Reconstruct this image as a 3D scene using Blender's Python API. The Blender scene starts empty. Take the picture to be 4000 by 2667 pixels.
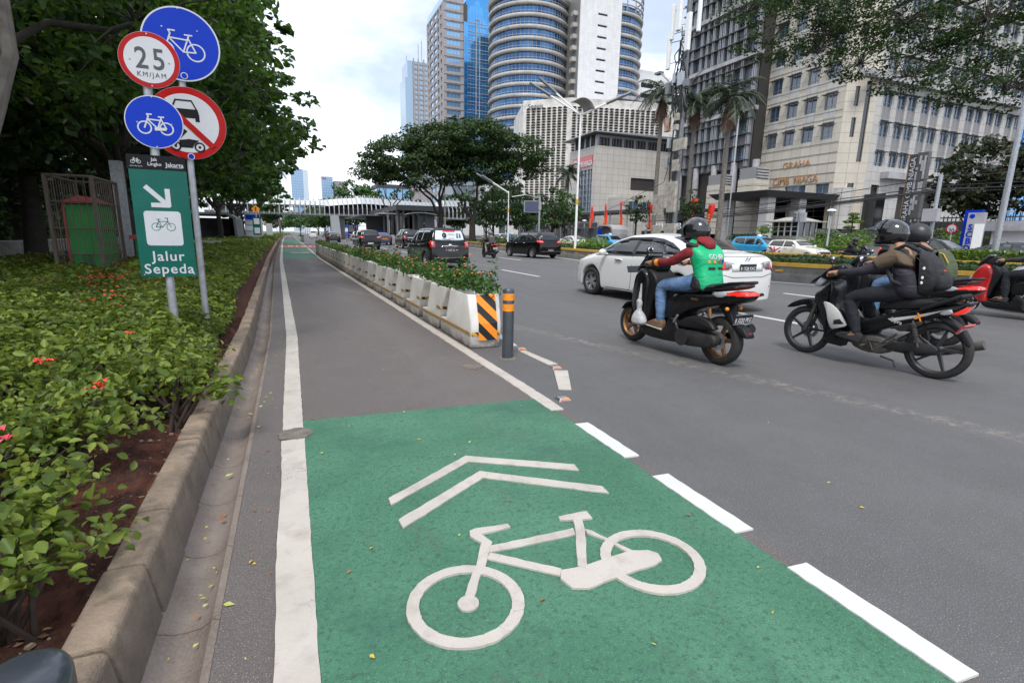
import bpy, bmesh, math, random
import numpy as np
from mathutils import Vector, Matrix, Euler
from mathutils.bvhtree import BVHTree
random.seed(7); RNG = np.random.default_rng(7)
PI = math.pi; R = math.radians
sc = bpy.context.scene; COL = sc.collection

# ------------------------------------------------------------ objects
def link(o, parent=None):
    COL.objects.link(o)
    if parent is not None: o.parent = parent
    return o
def tag(o, label=None, cat=None, group=None, kind=None):
    if label: o['label'] = label
    if cat: o['category'] = cat
    if group: o['group'] = group
    if kind: o['kind'] = kind
    return o
def thing(name, label, cat, loc=(0, 0, 0), rz=0, group=None):
    o = bpy.data.objects.new(name, None); o.empty_display_size = .3
    COL.objects.link(o); o.location = loc; o.rotation_euler = (0, 0, rz)
    return tag(o, label, cat, group)
def copy_tree(root, loc=None, rz=None, label=None, parent=None):
    c = root.copy(); COL.objects.link(c); c.parent = parent
    if loc is not None: c.location = loc
    if rz is not None: c.rotation_euler = (0, 0, rz)
    if label: c['label'] = label
    for ch in list(root.children): copy_tree(ch, parent=c)
    return c

class MB:
    """collects faces for ONE mesh object"""
    def __init__(s): s.v = []; s.f = []; s.m = []; s.cm = 0
    def mat(s, i): s.cm = i; return s
    def add(s, vs, fs):
        b = len(s.v); s.v += [tuple(p) for p in vs]
        s.f += [tuple(b + i for i in f) for f in fs]; s.m += [s.cm] * len(fs); return s
    def box(s, x0, x1, y0, y1, z0, z1):
        v = [(x0,y0,z0),(x1,y0,z0),(x1,y1,z0),(x0,y1,z0),(x0,y0,z1),(x1,y0,z1),(x1,y1,z1),(x0,y1,z1)]
        return s.add(v, [(0,3,2,1),(4,5,6,7),(0,1,5,4),(1,2,6,5),(2,3,7,6),(3,0,4,7)])
    def hexa(s, v): return s.add(v, [(0,3,2,1),(4,5,6,7),(0,1,5,4),(1,2,6,5),(2,3,7,6),(3,0,4,7)])
    def quad(s, a, b, c, d): return s.add([a,b,c,d], [(0,1,2,3)])
    def poly(s, pts, z=None):
        return s.add([(p[0], p[1], z) if z is not None else p for p in pts], [tuple(range(len(pts)))])
    def tube(s, pts, r, n=8, cap=True, closed=False):
        P = [Vector(p) for p in pts]; k = len(P); rs = r if hasattr(r, '__len__') else [r] * k
        b = len(s.v); up = None
        for i in range(k):
            a = P[(i-1) % k] if (closed or i) else P[i]; c = P[(i+1) % k] if (closed or i < k-1) else P[i]
            t = (c - a); t = t.normalized() if t.length > 1e-9 else Vector((0,0,1))
            if up is None: up = Vector((0,0,1)) if abs(t.z) < .9 else Vector((1,0,0))
            x = t.cross(up)
            if x.length < 1e-4: up = Vector((1,.3,0)); x = t.cross(up)
            x.normalize(); y = x.cross(t).normalized(); up = y
            for j in range(n):
                an = 2*PI*j/n; q = P[i] + (x*math.cos(an) + y*math.sin(an)) * rs[i]; s.v.append(tuple(q))
        m = k if closed else k-1
        for i in range(m):
            for j in range(n):
                A = b + i*n + j; B_ = b + i*n + (j+1) % n; C_ = b + ((i+1) % k)*n + (j+1) % n; D_ = b + ((i+1) % k)*n + j
                s.f.append((A,B_,C_,D_)); s.m.append(s.cm)
        if cap and not closed:
            s.f.append(tuple(b + j for j in reversed(range(n)))); s.f.append(tuple(b + (k-1)*n + j for j in range(n))); s.m += [s.cm]*2
        return s
    def lathe(s, prof, c=(0,0,0), axis='z', n=24, closed=False):
        """prof: (radius, height) along axis"""
        b = len(s.v); k = len(prof)
        for (r, h) in prof:
            for j in range(n):
                a = 2*PI*j/n; u, w = r*math.cos(a), r*math.sin(a)
                p = {'z': (u, w, h), 'y': (u, h, w), 'x': (h, u, w)}[axis]
                s.v.append((p[0]+c[0], p[1]+c[1], p[2]+c[2]))
        for i in range(k if closed else k-1):
            for j in range(n):
                q = (b+i*n+j, b+i*n+(j+1) % n, b+((i+1) % k)*n+(j+1) % n, b+((i+1) % k)*n+j)
                s.f.append(q if axis != 'y' else q[::-1]); s.m.append(s.cm)
        if not closed:
            if prof[0][0] > 1e-5: s.f.append(tuple(b+j for j in reversed(range(n)))); s.m.append(s.cm)
            if prof[-1][0] > 1e-5: s.f.append(tuple(b+(k-1)*n+j for j in range(n))); s.m.append(s.cm)
        return s
    def ball(s, c, r, nu=14, nv=9, rot=None):
        rx, ry, rz = r if hasattr(r, '__len__') else (r, r, r); b = len(s.v)
        for i in range(nv+1):
            th = PI*i/nv
            for j in range(nu):
                a = 2*PI*j/nu; p = Vector((rx*math.sin(th)*math.cos(a), ry*math.sin(th)*math.sin(a), rz*math.cos(th)))
                if rot is not None: p = rot @ p
                s.v.append((p.x+c[0], p.y+c[1], p.z+c[2]))
        for i in range(nv):
            for j in range(nu):
                s.f.append((b+i*nu+j, b+(i+1)*nu+j, b+(i+1)*nu+(j+1) % nu, b+i*nu+(j+1) % nu)); s.m.append(s.cm)
        return s
    def prism(s, pts, h0, h1, axis='y', inset=0, pillow=0):
        """2-D outline (u,w) extruded along axis; axis y: (u,h,w)  x: (h,u,w)  z: (u,w,h)"""
        n = len(pts); cu = sum(p[0] for p in pts)/n; cw = sum(p[1] for p in pts)/n
        def mp(u, w, h): return {'y': (u,h,w), 'x': (h,u,w), 'z': (u,w,h)}[axis]
        lv = [(h0, pillow), (h0 + math.copysign(inset, h1-h0), 0), (h1 - math.copysign(inset, h1-h0), 0), (h1, pillow)] if inset else [(h0,0),(h1,0)]
        area = sum(pts[i][0]*pts[(i+1) % n][1] - pts[(i+1) % n][0]*pts[i][1] for i in range(n))
        b = len(s.v)
        nrm = []
        for i in range(n):
            a, c = pts[i-1], pts[(i+1) % n]; t = Vector((c[0]-a[0], c[1]-a[1])); t = t.normalized() if t.length > 0 else Vector((1,0))
            q = Vector((-t.y, t.x)) if area > 0 else Vector((t.y, -t.x)); nrm.append(q)
        for h, ins in lv:
            for i, (u, w) in enumerate(pts): s.v.append(mp(u + nrm[i].x*ins, w + nrm[i].y*ins, h))
        for l in range(len(lv)-1):
            for i in range(n):
                s.f.append((b+l*n+i, b+l*n+(i+1) % n, b+(l+1)*n+(i+1) % n, b+(l+1)*n+i)); s.m.append(s.cm)
        s.f.append(tuple(b+i for i in reversed(range(n)))); s.f.append(tuple(b+(len(lv)-1)*n+i for i in range(n))); s.m += [s.cm]*2
        return s
    def xf(s, M, start=0):
        for i in range(start, len(s.v)): s.v[i] = tuple(M @ Vector(s.v[i]))
        return s
    def mirror_y(s):
        n = len(s.v); k = len(s.f); s.v += [(x,-y,z) for x,y,z in s.v]
        s.f += [tuple(i+n for i in reversed(f)) for f in s.f[:k]]; s.m += s.m[:k]; return s
    def build(s, name, mats, parent=None, smooth=False, bevel=0, seg=2, sub=0, solid=0, fix=True, angle=35):
        me = bpy.data.meshes.new(name); me.from_pydata(s.v, [], s.f)
        for m in (mats if isinstance(mats, (list, tuple)) else [mats]): me.materials.append(m)
        if len(s.m) == len(me.polygons) and any(s.m): me.polygons.foreach_set('material_index', s.m)
        if fix:
            bm = bmesh.new(); bm.from_mesh(me); bmesh.ops.remove_doubles(bm, verts=bm.verts, dist=1e-5)
            bmesh.ops.recalc_face_normals(bm, faces=bm.faces); bm.to_mesh(me); bm.free()
        if smooth:
            me.shade_smooth()
            if angle < 180: me.set_sharp_from_angle(angle=R(angle))
        o = bpy.data.objects.new(name, me); link(o, parent)
        if sub:
            md = o.modifiers.new('s', 'SUBSURF'); md.levels = md.render_levels = sub
        if solid:
            md = o.modifiers.new('t', 'SOLIDIFY'); md.thickness = solid; md.offset = -1
        if bevel:
            md = o.modifiers.new('b', 'BEVEL'); md.width = bevel; md.segments = seg; md.limit_method = 'ANGLE'; md.angle_limit = R(35)
        return o

def npmesh(name, V, F, mats, parent=None, smooth=False, mi=None):
    """fast mesh from numpy arrays; F is (n,k) with one k"""
    me = bpy.data.meshes.new(name); V = np.asarray(V, np.float32); F = np.asarray(F, np.int32); n, k = F.shape
    me.vertices.add(len(V)); me.vertices.foreach_set('co', V.ravel())
    me.loops.add(n*k); me.loops.foreach_set('vertex_index', F.ravel())
    me.polygons.add(n); me.polygons.foreach_set('loop_start', np.arange(0, n*k, k, dtype=np.int32)); me.polygons.foreach_set('loop_total', np.full(n, k, np.int32))
    for m in (mats if isinstance(mats, (list, tuple)) else [mats]): me.materials.append(m)
    if mi is not None: me.polygons.foreach_set('material_index', np.asarray(mi, np.int32))
    me.update(calc_edges=True)
    if smooth: me.shade_smooth()
    return link(bpy.data.objects.new(name, me), parent)

def text(name, body, size, mat, parent=None, loc=(0,0,0), rot=(0,0,0), depth=.002, ax='CENTER', ay='CENTER', sx=1, space=1, bold=0):
    cu = bpy.data.curves.new(name, 'FONT'); cu.body = body; cu.size = size; cu.extrude = depth; cu.align_x = ax; cu.align_y = ay
    cu.space_character = space; cu.offset = bold*size; cu.resolution_u = 3
    o = bpy.data.objects.new(name, cu); COL.objects.link(o); bpy.context.view_layer.update()
    me = bpy.data.meshes.new_from_object(o.evaluated_get(bpy.context.evaluated_depsgraph_get()))
    bpy.data.objects.remove(o); bpy.data.curves.remove(cu)
    me.materials.clear(); me.materials.append(mat)
    o = bpy.data.objects.new(name, me); link(o, parent); o.location = loc; o.rotation_euler = rot; o.scale = (sx, 1, 1)
    return o

# ------------------------------------------------------------ materials
M = {}
def nd(nt, t, **k):
    n = nt.nodes.new(t)
    for a, b in k.items(): setattr(n, a, b)
    return n
def setin(n, **k):
    for a, b in k.items(): n.inputs[a.replace('_', ' ')].default_value = b
def noise(nt, vec, scale, detail=4, rough=.6, dist=0):
    n = nd(nt, 'ShaderNodeTexNoise'); n.inputs['Scale'].default_value = scale; n.inputs['Detail'].default_value = detail
    n.inputs['Roughness'].default_value = rough; n.inputs['Distortion'].default_value = dist
    if vec is not None: nt.links.new(vec, n.inputs['Vector'])
    return n.outputs['Fac']
def ramp(nt, fac, stops, interp='LINEAR'):
    r = nd(nt, 'ShaderNodeValToRGB'); nt.links.new(fac, r.inputs[0]); cr = r.color_ramp; cr.interpolation = interp
    while len(cr.elements) > 1: cr.elements.remove(cr.elements[-1])
    cr.elements[0].position = stops[0][0]; cr.elements[0].color = c4(stops[0][1])
    for p, c in stops[1:]:
        e = cr.elements.new(p); e.color = c4(c)
    return r.outputs[0]
def c4(c): return (c, c, c, 1) if not hasattr(c, '__len__') else (tuple(c) + (1,))[:4]
def mix(nt, fac, a, b, mode='MIX'):
    m = nd(nt, 'ShaderNodeMix', data_type='RGBA', blend_type=mode)
    for s, v in (('Factor', fac), ('A', a), ('B', b)):
        i = [q for q in m.inputs if q.name == s and (q.type == ('VALUE' if s == 'Factor' else 'RGBA'))][0]
        if isinstance(v, bpy.types.NodeSocket): nt.links.new(v, i)
        else: i.default_value = v if s == 'Factor' else c4(v)
    return [o for o in m.outputs if o.type == 'RGBA'][0]
def math_(nt, op, a, b=None, c=None):
    m = nd(nt, 'ShaderNodeMath', operation=op)
    for i, v in enumerate((a, b, c)):
        if v is None: continue
        if isinstance(v, bpy.types.NodeSocket): nt.links.new(v, m.inputs[i])
        else: m.inputs[i].default_value = v
    return m.outputs[0]
def new_mat(name):
    m = bpy.data.materials.new(name); m.use_nodes = True; nt = m.node_tree
    b = nt.nodes['Principled BSDF']; M[name] = m; return m, nt, b
def bump(nt, b, h, strength=.3, dist=.01):
    n = nd(nt, 'ShaderNodeBump'); n.inputs['Strength'].default_value = strength; n.inputs['Distance'].default_value = dist
    nt.links.new(h, n.inputs['Height']); nt.links.new(n.outputs[0], b.inputs['Normal'])
def folds(m, scale=4.2, strength=.55, dist=.04):
    nt = m.node_tree; b = nt.nodes['Principled BSDF']; tc = nd(nt, 'ShaderNodeTexCoord').outputs['Object']; mp_ = nd(nt, 'ShaderNodeMapping'); nt.links.new(tc, mp_.inputs[0]); mp_.inputs['Rotation'].default_value = (.5, .6, .3); mp_.inputs['Scale'].default_value = (1, .7, 1.9)
    bump(nt, b, noise(nt, mp_.outputs[0], scale, 4, .55, 1.2), strength, dist)
def mat(name, col, rough=.6, metal=0, var=.12, scale=6, bmp=0, bscale=60, coat=0, col2=None, dirt=None, dscale=2, spec=.5, coord='Object', emit=None, es=0, dthr=(.45, .7)):
    """plain surface: colour with noise variation, optional second colour / dirt, optional bump"""
    m, nt, b = new_mat(name); tc = nd(nt, 'ShaderNodeTexCoord').outputs[coord]
    if var > 0:
        f = noise(nt, tc, scale); c2 = col2 if col2 else tuple(max(0, x*(1-var*2)) for x in col)
        c = mix(nt, ramp(nt, f, [(.3, 0), (.7, 1)]), c2, tuple(min(1, x*(1+var*.5)) for x in col) if not col2 else col)
        if dirt: c = mix(nt, ramp(nt, noise(nt, tc, dscale, 6, .7), [(dthr[0], 0), (dthr[1], 1)]), c, dirt)
        nt.links.new(c, b.inputs['Base Color'])
        rr = ramp(nt, noise(nt, tc, scale*3), [(.3, max(.02, rough-.08)), (.7, min(1, rough+.08))]); nt.links.new(rr, b.inputs['Roughness'])
    else:
        b.inputs['Base Color'].default_value = c4(col); b.inputs['Roughness'].default_value = rough
    b.inputs['Metallic'].default_value = metal; b.inputs['Coat Weight'].default_value = coat; b.inputs['Coat Roughness'].default_value = .03
    b.inputs['Specular IOR Level'].default_value = spec
    if bmp: bump(nt, b, noise(nt, tc, bscale, 5, .7), bmp, .01)
    if emit: b.inputs['Emission Color'].default_value = c4(emit); b.inputs['Emission Strength'].default_value = es
    return m
def leaf_mat(name, dark, mid, lite, trans=.3, rough=.45):
    m, nt, b = new_mat(name); g = nd(nt, 'ShaderNodeNewGeometry')
    c = ramp(nt, g.outputs['Random Per Island'], [(0, dark), (.55, mid), (1, lite)])
    tc = nd(nt, 'ShaderNodeTexCoord').outputs['Object']
    c = mix(nt, ramp(nt, noise(nt, tc, 1.1, 3), [(.35, 0), (.65, .55)]), c, dark)
    nt.links.new(c, b.inputs['Base Color']); b.inputs['Roughness'].default_value = rough; b.inputs['Specular IOR Level'].default_value = .35
    t = nd(nt, 'ShaderNodeBsdfTranslucent'); nt.links.new(mix(nt, .5, c, lite), t.inputs[0])
    mx = nd(nt, 'ShaderNodeMixShader'); mx.inputs[0].default_value = trans
    nt.links.new(b.outputs[0], mx.inputs[1]); nt.links.new(t.outputs[0], mx.inputs[2])
    nt.links.new(mx.outputs[0], nt.nodes['Material Output'].inputs[0]); return m

mat('asphalt', (.098,.096,.1), .8, var=.1, scale=.8, bmp=.5, bscale=180, dirt=(.075,.07,.068), dscale=.5)
m = mat('white_paint', (.47,.43,.38), .6, var=.06, scale=3, dirt=(.3,.265,.225), dscale=7, dthr=(.5,.8), bmp=.25, bscale=70)
def cracks(m, scale=7, col=(.12,.1,.085), amt=.7, w_=.012, thr=(.52,.6)):
    nt = m.node_tree; b = nt.nodes['Principled BSDF']; src = b.inputs['Base Color'].links[0].from_socket; tc = nd(nt, 'ShaderNodeTexCoord').outputs['Object']
    nv = nd(nt, 'ShaderNodeTexNoise'); nv.inputs['Scale'].default_value = scale*1.5; nv.inputs['Detail'].default_value = 4; nt.links.new(tc, nv.inputs['Vector'])
    vm = nd(nt, 'ShaderNodeVectorMath', operation='MULTIPLY_ADD'); nt.links.new(nv.outputs['Color'], vm.inputs[0]); vm.inputs[1].default_value = (.16,.16,.16); nt.links.new(tc, vm.inputs[2])
    v = nd(nt, 'ShaderNodeTexVoronoi', feature='DISTANCE_TO_EDGE'); v.inputs['Scale'].default_value = scale; nt.links.new(vm.outputs[0], v.inputs['Vector'])
    f = math_(nt, 'MULTIPLY', ramp(nt, v.outputs['Distance'], [(0, 1), (w_, 0)]), ramp(nt, noise(nt, tc, 2.2, 3), [(thr[0], 0), (thr[1], amt)]))
    nt.links.new(mix(nt, f, src, col), b.inputs['Base Color'])
cracks(m)
mat('white_paint_new', (.58,.58,.57), .55, var=.04, bmp=.25, bscale=120)
mat('concrete', (.42,.4,.37), .8, var=.15, scale=5, dirt=(.2,.18,.15), dscale=3, bmp=.3)
mat('steel', (.55,.56,.58), .35, metal=.9, var=.1, scale=8)
mat('galv', (.42,.44,.47), .45, metal=.6, var=.15, scale=14)
mat('dark_metal', (.05,.053,.057), .5, metal=.3, var=.15)
mat('grey_metal', (.18,.19,.2), .45, metal=.4, var=.1)
mat('chrome', (.8,.8,.82), .1, metal=1, var=0)
mat('black', (.012,.012,.013), .5, var=0)
mat('black_plastic', (.018,.018,.02), .45, var=.1, bmp=.05, bscale=200)
mat('rubber', (.022,.021,.021), .75, var=.2, scale=20)
mat('white_plain', (.78,.78,.77), .5, var=.04)
mat('glass_dark', (.012,.015,.018), .06, var=0, spec=.8)
mat('red_lens', (.5,.015,.01), .15, var=0, coat=1)
mat('red_lit', (.55,.012,.008), .2, var=0, coat=1, emit=(1,.04,.02), es=.3)
mat('clear_lens', (.36,.37,.39), .1, var=0, coat=1)
mat('orange', (.85,.28,.02), .4, var=.08, scale=20, dirt=(.4,.15,.03), dscale=9, dthr=(.62,.8))
mat('plate_black', (.02,.021,.023), .4, var=0)
mat('plate_white', (.75,.76,.78), .4, var=0)
mat('bark', (.034,.028,.023), .9, var=.25, scale=5, bmp=.8, bscale=14)
mat('bark_light', (.17,.15,.13), .9, var=.25, scale=5, bmp=.6, bscale=12)
mat('skin', (.36,.19,.115), .55, var=.08, scale=12)
mat('yellow_paint', (.62,.37,.05), .6, var=.1, dirt=(.3,.2,.07), dscale=4, dthr=(.55,.8))

# ------------------------------------------------------------ camera, light, sky
cam = bpy.data.cameras.new('camera'); cam.lens = 18; cam.sensor_width = 36; cam.clip_end = 6000; cam.clip_start = .02
co = bpy.data.objects.new('camera', cam); COL.objects.link(co); sc.camera = co
co.matrix_world = (Matrix.Translation((0, 0, 1.32)) @ Matrix.Rotation(R(-23.1154), 4, 'Z') @ Matrix.Rotation(R(90-11.6729), 4, 'X') @ Matrix.Rotation(R(1.0599), 4, 'Z'))
cam.dof.use_dof = False
SUN_EL, SUN_AZ = R(58), R(-150)   # azimuth measured from +Y towards +X
sl = bpy.data.lights.new('sun', 'SUN'); sl.energy = SUN_E = 1.5; sl.angle = R(14); sl.color = (1, .97, .92)
so = bpy.data.objects.new('sun', sl); COL.objects.link(so)
sd = Vector((math.sin(SUN_AZ)*math.cos(SUN_EL), math.cos(SUN_AZ)*math.cos(SUN_EL), math.sin(SUN_EL)))
so.rotation_euler = sd.to_track_quat('Z', 'Y').to_euler()
w = bpy.data.worlds.new('World'); sc.world = w; w.use_nodes = True; nt = w.node_tree; bg = nt.nodes['Background']
sky = nd(nt, 'ShaderNodeTexSky', sky_type='NISHITA'); sky.sun_disc = False; sky.sun_elevation = SUN_EL; sky.sun_rotation = SUN_AZ; sky.dust_density = 2
gen = nd(nt, 'ShaderNodeTexCoord').outputs['Generated']
mp = nd(nt, 'ShaderNodeMapping'); nt.links.new(gen, mp.inputs[0]); mp.inputs['Scale'].default_value = (1, 1, 2.2); mp.inputs['Location'].default_value = (.35, .1, .0)
cl = noise(nt, mp.outputs[0], 2.1, 7, .55, .3)
cl2 = noise(nt, mp.outputs[0], 5.5, 6, .6)
cm = ramp(nt, cl, [(.38, .35), (.6, 1)])
ccol = mix(nt, ramp(nt, cl2, [(.35, 0), (.7, 1)]), (8.0, 8.9, 10.6), (11.3, 11.4, 11.6))
out = mix(nt, cm, sky.outputs[0], ccol)
nt.links.new(out, bg.inputs[0]); bg.inputs[1].default_value = .09
sc.view_settings.view_transform = 'Standard'; sc.view_settings.look = 'None'; sc.view_settings.exposure = .9; sc.view_settings.gamma = 1
sc.render.engine = 'CYCLES'; sc.cycles.use_denoising = True; sc.cycles.max_bounces = 6; sc.cycles.transparent_max_bounces = 6
# ------------------------------------------------------------ ground, road, lane
def lerp(a, b, t): return a + (b-a)*t
def pl(t, pts):
    if t <= pts[0][0]: return pts[0][1]
    for (a, b), (c, d) in zip(pts, pts[1:]):
        if t <= c: return lerp(b, d, (t-a)/(c-a))
    return pts[-1][1]
XL = [(-5,0),(7,0),(26,-.42),(60,-.85),(110,-1.3),(170,-1.3),(220,0),(320,6)]
XR = [(-5,1.84),(4,1.82),(28,1.28),(60,1.17),(111,.8),(170,.8),(220,2.1),(320,8)]
ys = [-4]+[i*.25 for i in range(-8, 60)]+[15+i for i in range(0, 60)]+[75+5*i for i in range(50)]
def strip_x(mb, x0f, x1f, y0, y1, z, step=None, jit=0, th=.004):
    yy = [y0]; 
    while yy[-1] < y1 - 1e-6:
        st = step or (.05 if yy[-1] < 8 else .3 if yy[-1] < 20 else 2); yy.append(min(y1, yy[-1]+st))
    L = []; Rr = []
    for y in yy:
        j = jit if y < 20 else 0
        L.append((x0f(y)+random.uniform(-j, j), y)); Rr.append((x1f(y)+random.uniform(-j, j), y))
    b = len(mb.v)
    for (a, y), (c, _) in zip(L, Rr): mb.v += [(a, y, z), (c, y, z), (a-.001, y, z-th), (c+.001, y, z-th)]
    for i in range(len(yy)-1):
        q = b+4*i
        mb.f += [(q, q+1, q+5, q+4), (q, q+4, q+6, q+2), (q+1, q+3, q+7, q+5)]; mb.m += [mb.cm]*3
    q = b; mb.f.append((q, q+2, q+3, q+1)); q = b+4*(len(yy)-1); mb.f.append((q, q+1, q+3, q+2)); mb.m += [mb.cm]*2
g = MB(); g.quad((-3000,-400,-.12), (3500,-400,-.12), (3500,6000,-.12), (-3000,6000,-.12))
mat('ground_mat', (.1,.11,.07), .9, scale=.02)
tag(g.build('ground', M['ground_mat']), kind='structure')
# road material : fine aggregate, wheel wear, faint stains
m, nt, b = new_mat('road_mat'); tc = nd(nt, 'ShaderNodeTexCoord').outputs['Object']
mpn = nd(nt, 'ShaderNodeMapping'); mpn.inputs['Scale'].default_value = (1, .12, 1); nt.links.new(tc, mpn.inputs[0])
c = mix(nt, ramp(nt, noise(nt, mpn.outputs[0], .9, 5), [(.3, 0), (.7, 1)]), (.06,.059,.06), (.082,.081,.082))
c = mix(nt, ramp(nt, noise(nt, tc, 150, 2, .8), [(.35, 0), (.62, 1)]), c, (.135,.132,.132)); c = mix(nt, ramp(nt, noise(nt, tc, 2.3, 6, .7), [(.35, 0), (.7, .5)]), c, (.075,.07,.07))
c = mix(nt, ramp(nt, noise(nt, tc, 200, 1, .5), [(.64, 0), (.7, .9)]), c, (.34,.33,.32))
c = mix(nt, ramp(nt, noise(nt, tc, 340, 1, .5), [(.3, .7), (.38, 0)]), c, (.03,.03,.03))
sx = nd(nt, 'ShaderNodeSeparateXYZ'); nt.links.new(tc, sx.inputs[0])
wv = math_(nt, 'SINE', math_(nt, 'MULTIPLY', sx.outputs[0], 3.6)); c = mix(nt, math_(nt, 'MULTIPLY_ADD', wv, .06, .08), c, (.05,.05,.052))
nt.links.new(c, b.inputs['Base Color']); nt.links.new(ramp(nt, noise(nt, mpn.outputs[0], 1.2), [(.3, .62), (.7, .85)]), b.inputs['Roughness'])
bump(nt, b, noise(nt, tc, 210, 3, .7), .55, .006)
pd = math_(nt, 'ABSOLUTE', math_(nt, 'ADD', math_(nt, 'MULTIPLY', math_(nt, 'SUBTRACT', sx.outputs[0], 3.05), .952), math_(nt, 'MULTIPLY', math_(nt, 'SUBTRACT', sx.outputs[1], 6.6), .3054)))
sm_ = math_(nt, 'MULTIPLY', ramp(nt, pd, [(0, 1), (.05, .8), (.17, 0)]), ramp(nt, noise(nt, tc, 9, 7, .85), [(.5, 0), (.6, 1)]))
c = mix(nt, math_(nt, 'MULTIPLY', sm_, .75), c, (.3,.25,.2)); nt.links.new(c, b.inputs['Base Color'])
m2_ = m.copy(); m2_.name = 'lane_mat'; M['lane_mat'] = m2_; n2 = m2_.node_tree; b2 = n2.nodes['Principled BSDF']; src = b2.inputs['Base Color'].links[0].from_socket
n2.links.new(mix(n2, 1.0, src, (1.12, 1.0, .93), 'MULTIPLY'), b2.inputs['Base Color'])
r = MB(); strip_x(r, lambda y: pl(y, XL)-.315, lambda y: pl(y, XR)+.05, -6, 112, 0, step=None); tag(r.build('cycle_lane', M['lane_mat']), kind='structure')
r = MB(); strip_x(r, lambda y: pl(y, XR)+.05 if y < 112 else pl(y, XL)-.315, lambda y: 27.5 + pl(y, [(100, 0), (320, 6)]), -6, 330, 0, step=None)
tag(r.build('road', M['road_mat']), kind='structure')
r = MB(); r.add([(27.5,-20,-.004),(48,-20,-.004),(48,330,-.004),(27.5,330,-.004)], [(0,1,2,3)])
tag(r.build('road_opposite', M['road_mat']), kind='structure')
# gutter : shallow dished concrete channel with joints
m, nt, b = new_mat('gutter_mat'); tc = nd(nt, 'ShaderNodeTexCoord').outputs['Object']; sx = nd(nt, 'ShaderNodeSeparateXYZ'); nt.links.new(tc, sx.inputs[0])
fr = math_(nt, 'FRACT', math_(nt, 'ADD', math_(nt, 'DIVIDE', sx.outputs[1], .46), math_(nt, 'MULTIPLY', math_(nt, 'POWER', math_(nt, 'ADD', sx.outputs[0], .41), 2), 9)))
c = mix(nt, ramp(nt, noise(nt, tc, 4, 5), [(.3, 0), (.7, 1)]), (.115,.088,.072), (.2,.165,.14))
c = mix(nt, ramp(nt, noise(nt, tc, 90, 3), [(.4, 0), (.7, .5)]), c, (.25,.21,.18))
c = mix(nt, ramp(nt, fr, [(0, 1), (.018, 0)], 'LINEAR'), c, (.03,.025,.02))
nt.links.new(c, b.inputs['Base Color']); b.inputs['Roughness'].default_value = .75; bump(nt, b, noise(nt, tc, 120, 4), .4, .005)
gm = MB(); prof = [(-.505,.0),(-.49,-.012),(-.455,-.042),(-.42,-.05),(-.375,-.043),(-.34,-.012),(-.335,.0),(-.31,.002)]
yy = [-4+.15*i for i in range(180)]+[23+i*2 for i in range(140)]
for y in yy: gm.v += [(pl(y, XL)+px_, y, z+.001) for px_, z in prof]
k = len(prof)
for i in range(len(yy)-1):
    for j in range(k-1): gm.f.append((i*k+j, i*k+j+1, (i+1)*k+j+1, (i+1)*k+j)); gm.m.append(0)
tag(gm.build('gutter', M['gutter_mat'], smooth=True, angle=60), kind='structure')
# kerb : individual concrete blocks
m_ = mat('kerb_mat', (.31,.235,.17), .85, var=.2, scale=6, dirt=(.11,.085,.065), dscale=7, bmp=.9, bscale=90, dthr=(.46,.72))
nt = m_.node_tree; b = nt.nodes['Principled BSDF']; tc = nd(nt, 'ShaderNodeTexCoord').outputs['Object']; sx = nd(nt, 'ShaderNodeSeparateXYZ'); nt.links.new(tc, sx.inputs[0]); src = b.inputs['Base Color'].links[0].from_socket
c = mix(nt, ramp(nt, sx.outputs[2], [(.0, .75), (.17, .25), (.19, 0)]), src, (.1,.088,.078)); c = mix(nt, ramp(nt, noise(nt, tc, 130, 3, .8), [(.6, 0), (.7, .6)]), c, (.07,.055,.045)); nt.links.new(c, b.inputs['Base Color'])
kb = MB(); y = -3.0
while y < 230:
    ln = .41 if y < 30 else 2.0; gp = .009 if y < 30 else .02; ln2 = ln*random.uniform(.96, 1.04)
    dz = random.uniform(-.006, .006); dx = random.uniform(-.004, .004)
    v = []
    for yy_ in (y, y+ln2-gp):
        x = pl(yy_, XL)+dx; v.append([(x-.49, yy_, -.04), (x-.525, yy_, .185+dz), (x-.54, yy_, .2+dz), (x-.645, yy_, .2+dz), (x-.65, yy_, -.04)])
    bb = len(kb.v); kb.v += v[0]+v[1]
    kb.f += [(bb,bb+1,bb+2,bb+3,bb+4), (bb+9,bb+8,bb+7,bb+6,bb+5)] + [(bb+i, bb+5+i, bb+5+(i+1) % 5, bb+(i+1) % 5) for i in range(5)]; kb.m += [0]*7
    y += ln2
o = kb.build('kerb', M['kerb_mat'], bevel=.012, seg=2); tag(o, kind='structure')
kb = MB(); strip_x(kb, lambda y: pl(y, XL)-.642, lambda y: pl(y, XL)-.545, -4, 230, .14)
mat('mortar', (.07,.06,.05), .95); tag(kb.build('kerb_joint_fill', M['mortar']), kind='structure')
# far kerb edges of the road
kb = MB(); kb.box(38.5, 38.8, -40, 300, -.1, .16); tag(kb.build('far_kerb', M['concrete']), kind='structure')
kb = MB(); kb.box(38.8, 60, -60, 300, -.1, .15); mat('paving', (.3,.28,.26), .8, scale=1, dirt=(.2,.19,.17)); tag(kb.build('far_pavement', M['paving']), kind='structure')
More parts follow.
